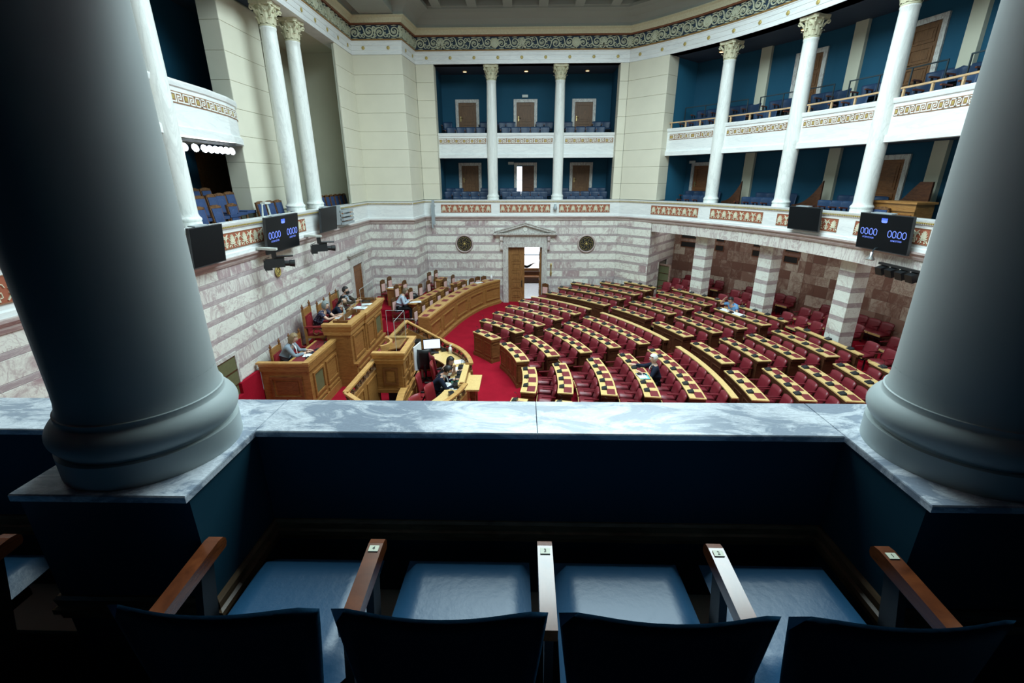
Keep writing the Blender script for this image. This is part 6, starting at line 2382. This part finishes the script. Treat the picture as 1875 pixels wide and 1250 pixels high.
def carved_chair():
    t = thing('carved_chair', 'chair', 'chair')
    b = MB()
    b.box(-.20, -.16, -.03, .02, 0, 1.0).box(.16, .20, -.03, .02, 0, 1.0).box(-.2, .2, -.025, .015, .92, 1.04).box(-.18, .18, -.02, .02, .5, .55)
    b.prism([(-.2, -.02, 1.04), (.2, -.02, 1.04), (.12, -.02, 1.10), (.05, -.02, 1.11), (0, -.02, 1.13), (-.05, -.02, 1.11), (-.12, -.02, 1.10)], (0, .035, 0))
    b.ball((-.18, -.005, 1.06), .03, 6, 4).ball((.18, -.005, 1.06), .03, 6, 4)
    b.build('carved_frame', M['carved'], t)
    b = MB()
    b.box(-.155, .155, -.015, .035, .56, .91)
    b.build('back_pad', M['pink'], t)
    MB().box(-.21, .21, -.02, .42, .42, .48).build('seat_pad', M['leather'], t)
    b = MB()
    b.box(-.2, .2, 0, .4, .36, .42)
    b.build('seat_rail', M['carved'], t)
    for x in (-.18, .18):
        b = MB()
        b.tube([(x, .38, 0), (x, .38, .37)], [.018, .026], 6)
        b.build('leg', M['carved'], t)
    return t


CC = Maker(carved_chair())


def minister_chair(loc, rz, label):
    o = CC.put(loc, rz, label, 'carved chairs of the ministers')
    o.scale = (.80, .85, .85)
    return o


for k, (x, y) in enumerate(((-3.74, 15.35), (-3.63, 16.15), (-3.49, 16.9), (-3.32, 17.65), (-3.12, 18.4), (-2.86, 19.1), (-2.58, 19.7), (-2.28, 20.25), (-2.05, 20.6), (-1.78, 20.78))):
    q = Vector((x, y))
    i = min(range(20), key=lambda m: (Vector(i1[m]) - q).length)
    u = (Vector(o1[i + 1]) - Vector(o1[i])).normalized()
    n = Vector((u.y, -u.x))
    minister_chair((x, y, .33), math.atan2(-n.x, n.y), 'carved dark chair with pink back at the long front bench, %s from the near end' % ORD[k + 1])
n2 = Vector((.96, -.28))
for k, (x, y) in enumerate(((-4.86, 16.72), (-4.45, 17.75), (-4.22, 18.5), (-4.02, 19.2), (-3.82, 19.85))):
    minister_chair((x, y, .33 if k == 0 else .46), math.atan2(-n2.x, n2.y), 'carved dark chair with pink back at the second row desk, %s from the near end' % ORD[k + 1])
for k, (x, y, z) in enumerate(((-5.72, 18.35, .66), (-5.62, 19.0, .66), (-4.92, 17.45, .66), (-4.8, 18.25, .66), (-4.12, 20.0, .66), (-3.92, 20.5, .66), (-3.40, 19.75, .46), (-3.14, 20.4, .46))):
    minister_chair((x, y, z), math.atan2(-n2.x, n2.y), 'carved dark chair with pink back behind the rear desks, %s counted from the presidium wall' % ORD[k + 1])
CC.put((1.05, 20.72, 0), rad(150), 'carved chair with pink back and pink seat standing beside the open door')
sheet((-4.05, 16.78, 1.085), .3, .42, .26, 'white papers on the second row desk before the woman in pale blue')
sheet((-5.2, 17.9, 1.385), .3, .34, .22, 'white paper on the short rear desk by the presidium wall')
sheet((-1.95, 20.1, 1.105), .7, .32, .22, 'white papers near the far end of the long front bench')
t = thing('hand_gel_bottle', 'white pump bottle at the far end of the long front bench', 'bottle', (-1.42, 20.72, 1.10))
b = MB()
b.smooth = True
b.lathe([(0, 0), (.05, 0), (.052, .16), (.03, .2), (.018, .21)], n=12)
b.build('bottle_body', M['paper'], t)
MB().box(-.012, .012, -.012, .012, .2, .25).box(-.012, .05, -.012, .012, .25, .265).build('pump', M['paper'], t)
t = thing('leather_bag', 'dark bag on the short rear desk behind the woman in pale blue', 'bag', (-4.42, 18.05, .46), rad(20))
b = MB()
b.smooth = True
b.ball((0, 0, .5), (.2, .12, .16), 12, 8)
b.build('bag_body', M['black'], t)
b = MB()
b.tube([(-.1, 0, .62), (-.06, 0, .72), (.06, 0, .72), (.1, 0, .62)], .012, 6)
b.build('bag_handle', M['black'], t)
MB().box(-.16, .16, -.1, .1, 0, .36).build('stand', M['oak_dark'], t)
# glass barrier by the second row
acrylic('acrylic_screen', 'clear acrylic panel on a low rail between the presidium and the ministers', [[(-4.45, 15.05, .12), (-3.62, 15.0, .12), (-3.62, 15.0, .95), (-4.45, 15.05, .95)], [(-3.62, 15.0, .12), (-3.5, 14.2, .12), (-3.5, 14.2, .95), (-3.62, 15.0, .95)]])
MB().box(-4.6, -3.55, 15.02, 15.1, 0, .12).build('glass_rail', M['oak_mid'])
tag(bpy.data.objects['glass_rail'], 'low brown wooden rail under the clear panel by the ministers', 'rail')

# ================================================================ people
def skin_obj(name, pts, edges, radii, mat, parent, root=0, sub=1):
    me = bpy.data.meshes.new(name)
    me.from_pydata([tuple(p) for p in pts], edges, [])
    me.materials.append(mat)
    o = link(name, me, parent)
    sk = o.modifiers.new('skin', 'SKIN')
    sk.use_smooth_shade = True
    lay = me.skin_vertices[0].data
    for i, r in enumerate(radii):
        lay[i].radius = r if isinstance(r, tuple) else (r, r)
        lay[i].use_root = (i == root)
    ss = o.modifiers.new('smooth', 'SUBSURF')
    ss.levels = ss.render_levels = sub
    return o


def elbow(S, T, a, b, pole):
    d = T - S
    L = min(d.length, (a + b) * .985)
    T2 = S + d.normalized() * L
    x = (a * a - b * b + L * L) / (2 * L)
    h = math.sqrt(max(0, a * a - x * x))
    u = d.normalized()
    p = pole - u * pole.dot(u)
    return S + u * x + p.normalized() * h, T2


def person(label, hips, rz, hands, lean=.25, head=(0, 0), skin='skin', top='navy_cloth', legs='dark_cloth', hair=('short', 'hair_dark'), shirt=None, mask=None,
           bare=False, stand=False, s=1.0, tie=None, group=None, side=0.0):
    """hips: world point on the floor under the hips; hands: world points (left, right); faces local +y"""
    t = thing('person', label, 'person', hips, rz, group)
    t.scale = (s, s, s)
    W = (Matrix.Translation(hips) @ Matrix.Rotation(rz, 4, 'Z') @ Matrix.Scale(s, 4)).inverted()
    hz = .90 if stand else .53
    z = hz
    pel = Vector((0, -.02, z))
    sp = Vector((side * .3, -.02 + lean * .15, z + .17))
    ch = Vector((side * .7, -.02 + lean * .5, z + .36))
    nk = Vector((side, -.01 + lean * .72, z + .49))
    hd0 = Vector((side, .01 + lean * .82, z + .57))
    yaw, pit = rad(head[0]), rad(head[1])
    HR = Matrix.Rotation(yaw, 4, 'Z') @ Matrix.Rotation(-pit, 4, 'X')
    hc = nk + (HR @ Vector((0, .025, .145)))
    up = HR @ Vector((0, 0, 1))
    pts = [pel, sp, ch, nk, nk + (hc - nk) * .38, hc - up * .045 + HR @ Vector((0, .012, 0)), hc + up * .035, hc + up * .085]
    rd = [(.14, .11), (.13, .10), (.145, .10), (.062, .062), (.055, .058), (.068, .080), (.080, .092), (.055, .065)]
    ed = [(0, 1), (1, 2), (2, 3), (3, 4), (4, 5), (5, 6), (6, 7)]
    jp, jr, je = [pel + Vector((0, 0, -.06)), pel + Vector((0, 0, .05)), sp, ch, ch + Vector((side * .2, lean * .1, .09))], [(.165, .125), (.16, .125), (.155, .118), (.17, .12), (.10, .085)], [(0, 1), (1, 2), (2, 3), (3, 4)]
    for sd, hw in ((-1, hands[0]), (1, hands[1])):
        if hw is None:
            continue
        sh = ch + Vector((sd * .175, lean * .1, .075))
        T = W @ Vector(hw)
        el, wr = elbow(sh, T, .285, .255, Vector((sd * .55, -.2, -1)))
        fw = (wr - el).normalized()
        k = len(pts)
        pts += [sh, el, wr, wr + fw * .06]
        rd += [.052, .043, .029, (.042, .022)]
        ed += [(2, k), (k, k + 1), (k + 1, k + 2), (k + 2, k + 3)]
        palm = k + 3
        sx = fw.cross(Vector((0, 0, 1)))
        sx = sx.normalized() if sx.length > .1 else Vector((1, 0, 0))
        dn = sx.cross(fw).normalized()
        if dn.z > 0:
            dn = -dn
        for q, (off, ln) in enumerate(((-.030, .060), (-.010, .070), (.010, .066), (.028, .050))):
            k2 = len(pts)
            b0 = wr + fw * .085 + sx * off
            pts += [b0, b0 + fw * ln * .55 + dn * .010, b0 + fw * ln + dn * .032]
            rd += [.0100, .0090, .0075]
            ed += [(palm, k2), (k2, k2 + 1), (k2 + 1, k2 + 2)]
        k2 = len(pts)
        b0 = wr + fw * .03 - sx * sd * .035
        pts += [b0, b0 + fw * .035 - sx * sd * .022 + dn * .012]
        rd += [.012, .009]
        ed += [(k + 2, k2), (k2, k2 + 1)]
        m = len(jp)
        e2 = sh + (el - sh) * .62
        if bare:
            jp += [sh, e2]
            jr += [.068, .066]
            je += [(3, m), (m, m + 1)]
        else:
            jp += [sh, el, el + (wr - el) * .92]
            jr += [.072, .060, .045]
            je += [(3, m), (m, m + 1), (m + 1, m + 2)]
    tp, tr, te = [pel], [(.165, .13)], []
    for sd in (-1, 1):
        hip = pel + Vector((sd * .09, .03, -.02))
        if stand:
            kn, an = Vector((sd * .09, .02, .48)), Vector((sd * .09, -.01, .09))
        else:
            kn, an = Vector((sd * .11, .42, .50)), Vector((sd * .11, .40, .09))
        k = len(pts)
        pts += [hip, kn, an, an + Vector((0, .13, -.045))]
        rd += [.075, .052, .036, .032]
        ed += [(0, k), (k, k + 1), (k + 1, k + 2), (k + 2, k + 3)]
        m = len(tp)
        tp += [hip, kn, an]
        tr += [.098, .072, .056]
        te += [(0, m), (m, m + 1), (m + 1, m + 2)]
    skin_obj('body', pts, ed, rd, M[skin], t)
    skin_obj('jacket' if not bare else 'shirt', jp, je, jr, M[top], t, root=1)
    skin_obj('trousers', tp, te, tr, M[legs], t)
    for sd in (-1, 1):
        a = Vector((sd * (.11 if not stand else .09), .40 if not stand else -.01, .0))
        b = MB()
        b.smooth = True
        b.ball(a + Vector((0, .07, .04)), (.045, .13, .045), 8, 5)
        b.build('shoe', M['black'], t)
    if shirt:
        b = MB()
        q = ch + Vector((side * .2, lean * .12, 0))
        f = .105
        b.add([q + Vector((-.06, f - .012, .13)), q + Vector((.06, f - .012, .13)), q + Vector((.035, f + .030, -.02)), q + Vector((0, f + .035, -.2)), q + Vector((-.035, f + .03, -.02)),
               q + Vector((0, f + .025, .05))], [(0, 5, 4), (5, 1, 2), (5, 2, 3, 4)])
        b.build('shirt_front', M[shirt], t)
        b = MB()
        b.smooth = True
        b.lathe([(.066, .45), (.07, .47), (.062, .51)], nk - Vector((0, 0, .49)), 12)
        b.build('collar', M[shirt], t)
    if tie:
        b = MB()
        q = ch + Vector((side * .2, lean * .12, 0))
        b.prism([q + Vector((-.02, .135, .09)), q + Vector((.02, .135, .09)), q + Vector((.03, .148, -.14)), q + Vector((0, .15, -.19)), q + Vector((-.03, .148, -.14))], (0, .008, 0))
        b.build('tie', M[tie], t)
    HM = Matrix.Translation(hc) @ HR

    def hp(m):
        m.T = HM
        return m
    b = hp(MB())
    b.smooth = True
    b.add([(-.014, .085, -.025), (.014, .085, -.025), (0, .112, -.022), (0, .090, .025), (0, .085, -.036)], [(0, 2, 3), (2, 1, 3), (0, 4, 2), (4, 1, 2)])
    b.build('nose', M[skin], t)
    for sd in (-1, 1):
        b = hp(MB())
        b.smooth = True
        b.ball((sd * .031, .080, .012), (.013, .010, .007), 8, 5)
        b.build('eye', M['paper'], t)
        b = hp(MB())
        b.ball((sd * .031, .0885, .012), (.005, .004, .005), 6, 4)
        b.build('pupil', M['ink'], t)
        b = hp(MB())
        b.cbox((sd * .031, .086, .030), (.030, .010, .005))
        b.build('eyebrow', M[hair[1]], t)
        b = hp(MB())
        b.smooth = True
        b.ball((sd * .084, .0, -.005), (.010, .018, .030), 8, 5)
        b.build('ear', M[skin], t)
    if mask:
        b = hp(MB())
        b.smooth = True
        vs, fs = [], []
        for j in range(5):
            for i in range(9):
                u, v = -1 + i / 4, -1 + j / 2
                a = u * 1.25
                r = .095 + .018 * (1 - v * v) * math.cos(a)
                vs.append((r * .92 * math.sin(a), r * math.cos(a) + .006, -.045 + .048 * v * (1 - .2 * u * u)))
        for j in range(4):
            for i in range(8):
                fs.append((j * 9 + i, j * 9 + i + 1, (j + 1) * 9 + i + 1, (j + 1) * 9 + i))
        b.add(vs, fs)
        b.build('face_mask', M[mask], t)
    else:
        b = hp(MB())
        b.smooth = True
        b.ball((0, .078, -.052), (.024, .012, .008), 8, 5)
        b.build('mouth', M['lip'], t)
    st, hm = hair
    b = hp(MB())
    b.smooth = True
    n, m_ = 18, 12
    low = {'short': -.02, 'bald': .01, 'bob': -.14, 'long': -.26, 'wavy': -.2}[st]
    vs, fs = [], []
    for j in range(m_ + 1):
        for i in range(n):
            th = PI * j / m_ * .98
            ph = 2 * PI * i / n
            x, y, zz = math.sin(th) * math.cos(ph), math.sin(th) * math.sin(ph), math.cos(th)
            k = 1.0
            if st in ('bob', 'long', 'wavy') and zz < 0:
                zq = zz * (abs(low) / .115)
                wd = 1.05 + (.10 if st == 'wavy' else .03) * (1 + math.sin(i * 2.3 + j * 1.7) * .5)
                x, y = x * 1.0, y
                r2 = math.hypot(x, y)
                if r2 > 1e-4:
                    f = max(r2, .82 if j < m_ - 1 else .5) / r2 * wd
                    x, y = x * f, y * f
                vs.append((x * .094, y * .104 - .014, zq * .115 + .03))
            else:
                jt = 1 + (.05 * math.sin(i * 2.9 + j * 4.1) + .03 * math.sin(i * 5.3 - j * 2.2)) * (1 if j > 0 else 0)
                vs.append((x * .096 * jt, y * .106 * jt - .012, zz * .110 * jt + .028))
    for j in range(m_):
        for i in range(n):
            c = [j * n + i, j * n + (i + 1) % n, (j + 1) * n + (i + 1) % n, (j + 1) * n + i]
            cy = sum(vs[q][1] for q in c) / 4
            cz = sum(vs[q][2] for q in c) / 4
            front = cy > .025
            if front and cz < (.075 if st != 'bald' else .3):
                continue
            if st == 'bald' and cz > .055:
                continue
            if st in ('short', 'bald') and cz < -.045:
                continue
            fs.append(c)
    b.add(vs, fs)
    b.build('hair', M[hm], t)
    return t


Q = -PI / 2
person('woman with wavy fair hair in a grey-blue jacket seated at the lower presidium wing', (-5.96, 10.62, .62), Q + .1, ((-5.48, 10.86, 1.37), (-5.46, 10.66, 1.37)), lean=.3, head=(0, 22), skin='skin2', top='grey_blue_cloth', hair=('wavy', 'hair_fair'), shirt='white_cloth')
person('woman with bobbed grey hair in a dotted navy top seated at the presidium bench', (-5.86, 12.52, .95), Q - .05, ((-5.28, 12.62, 1.81), (-5.26, 12.40, 1.81)), lean=.3, head=(12, 15), skin='skin2', top='dotted', hair=('bob', 'hair_grey'), bare=True)
person('balding man with a black mask, navy suit and white shirt at the presidium bench', (-5.68, 13.12, .93), Q, ((-5.15, 13.30, 1.81), (-5.15, 13.02, 1.81)), lean=.42, head=(-8, 25), top='navy_cloth', hair=('bald', 'hair_dark'), shirt='white_cloth', mask='black', tie='navy_cloth')
person('dark-haired man in black mask and dark suit at the presidium bench far end', (-5.84, 14.2, .97), Q, ((-5.25, 14.32, 1.84), (-5.25, 14.05, 1.84)), lean=.25, head=(0, 4), top='dark_cloth', hair=('short', 'hair_dark'), shirt='pale_blue_cloth', mask='black')
person("woman in a pale blue jacket looking at her phone at the second row desk", (-4.66, 16.72, .36), Q + .25, ((-4.24, 16.80, 1.16), (-4.25, 16.68, 1.16)), lean=.28, head=(0, 25), skin='skin2', top='pale_blue_cloth', hair=('bob', 'hair_brown'))
w6 = person('dark-haired woman resting her chin on her hand at the curved desk', (-2.10, 10.78, 0), Q - .15, ((-1.70, 10.60, 1.02), (-1.60, 10.95, .79)), lean=.36, head=(-35, 20), skin='skin2', top='black', hair=('long', 'hair_dark'), bare=True)
person('young man in a navy suit with a white mask reading papers at the curved desk', (-2.16, 10.16, 0), Q - .05, ((-1.66, 10.28, .83), (-1.60, 10.06, .80)), lean=.40, head=(5, 32), top='navy_cloth', hair=('short', 'hair_dark'), shirt='white_cloth', mask='paper')
p = P(8.64, 2.6, 0)
person('white-haired man in a navy suit and white shirt among the leather seats', p, rad(2.6 + 90 - 12), ((3.02, 10.74, .84), (2.98, 11.30, .84)), lean=.1, head=(10, 5), skin='skin2', top='navy_cloth', hair=('short', 'hair_white'), shirt='white_cloth')
p = P(14.0, 23.7, .24)
e = P(13.72, 24.7, 1.36)
f = P(13.62, 22.8, 1.07)
person('man in a light blue polo shirt reading among the far leather seats', p, rad(23.7 + 90), ((f.x, f.y, f.z), (e.x, e.y, e.z)), lean=.2, head=(0, 30), top='polo', hair=('short', 'hair_dark'), bare=True)
person('person in a dark suit behind the door leaf, one hand pointing across the opening', (-.24, 22.35, 0.01), -PI / 2 * .3, (None, (.47, 22.40, 1.53)), lean=.05, head=(-10, 0), top='dark_cloth', hair=('short', 'hair_dark'), stand=True, s=1.1)
# what they hold and read
t = thing('phone', 'dark phone in the hands of the woman in pale blue', 'phone', (-4.16, 16.74, 1.17), 0)
MB().cbox((0, 0, 0), (.04, .075, .012)).build('phone_case', M['black'], t)
t = thing('green_folder', 'dark green folder held by the young man in the navy suit', 'folder', (-1.62, 10.24, .775), .3)
MB().cbox((0, 0, .01), (.22, .16, .015)).build('folder_cover', M['green_folder'], t)
t = thing('teal_folder', 'teal folder with white papers before the white-haired man', 'folder', P(8.24, .7, .805), rad(2 + 90))
MB().cbox((0, 0, .006), (.34, .25, .012)).build('folder_cover', M['teal'], t)
MB().cbox((.0, .04, .016), (.30, .2, .008), .1).build('paper_sheet', M['paper'], t)
t = thing('phone', 'dark phone under the hand of the white-haired man', 'phone', P(8.26, 4.9, .803), rad(95))
MB().cbox((0, 0, .006), (.08, .15, .012)).build('phone_case', M['black'], t)
q = P(13.55, 23.6, 1.045)
sheet(q, rad(23 + 90), .46, .28, 'white open papers under the arm of the man in the blue polo', )
q = P(13.55, 21.4, 1.045)
sheet(q, rad(21 + 90), .5, .26, 'white open newspaper beside the man in the blue polo')
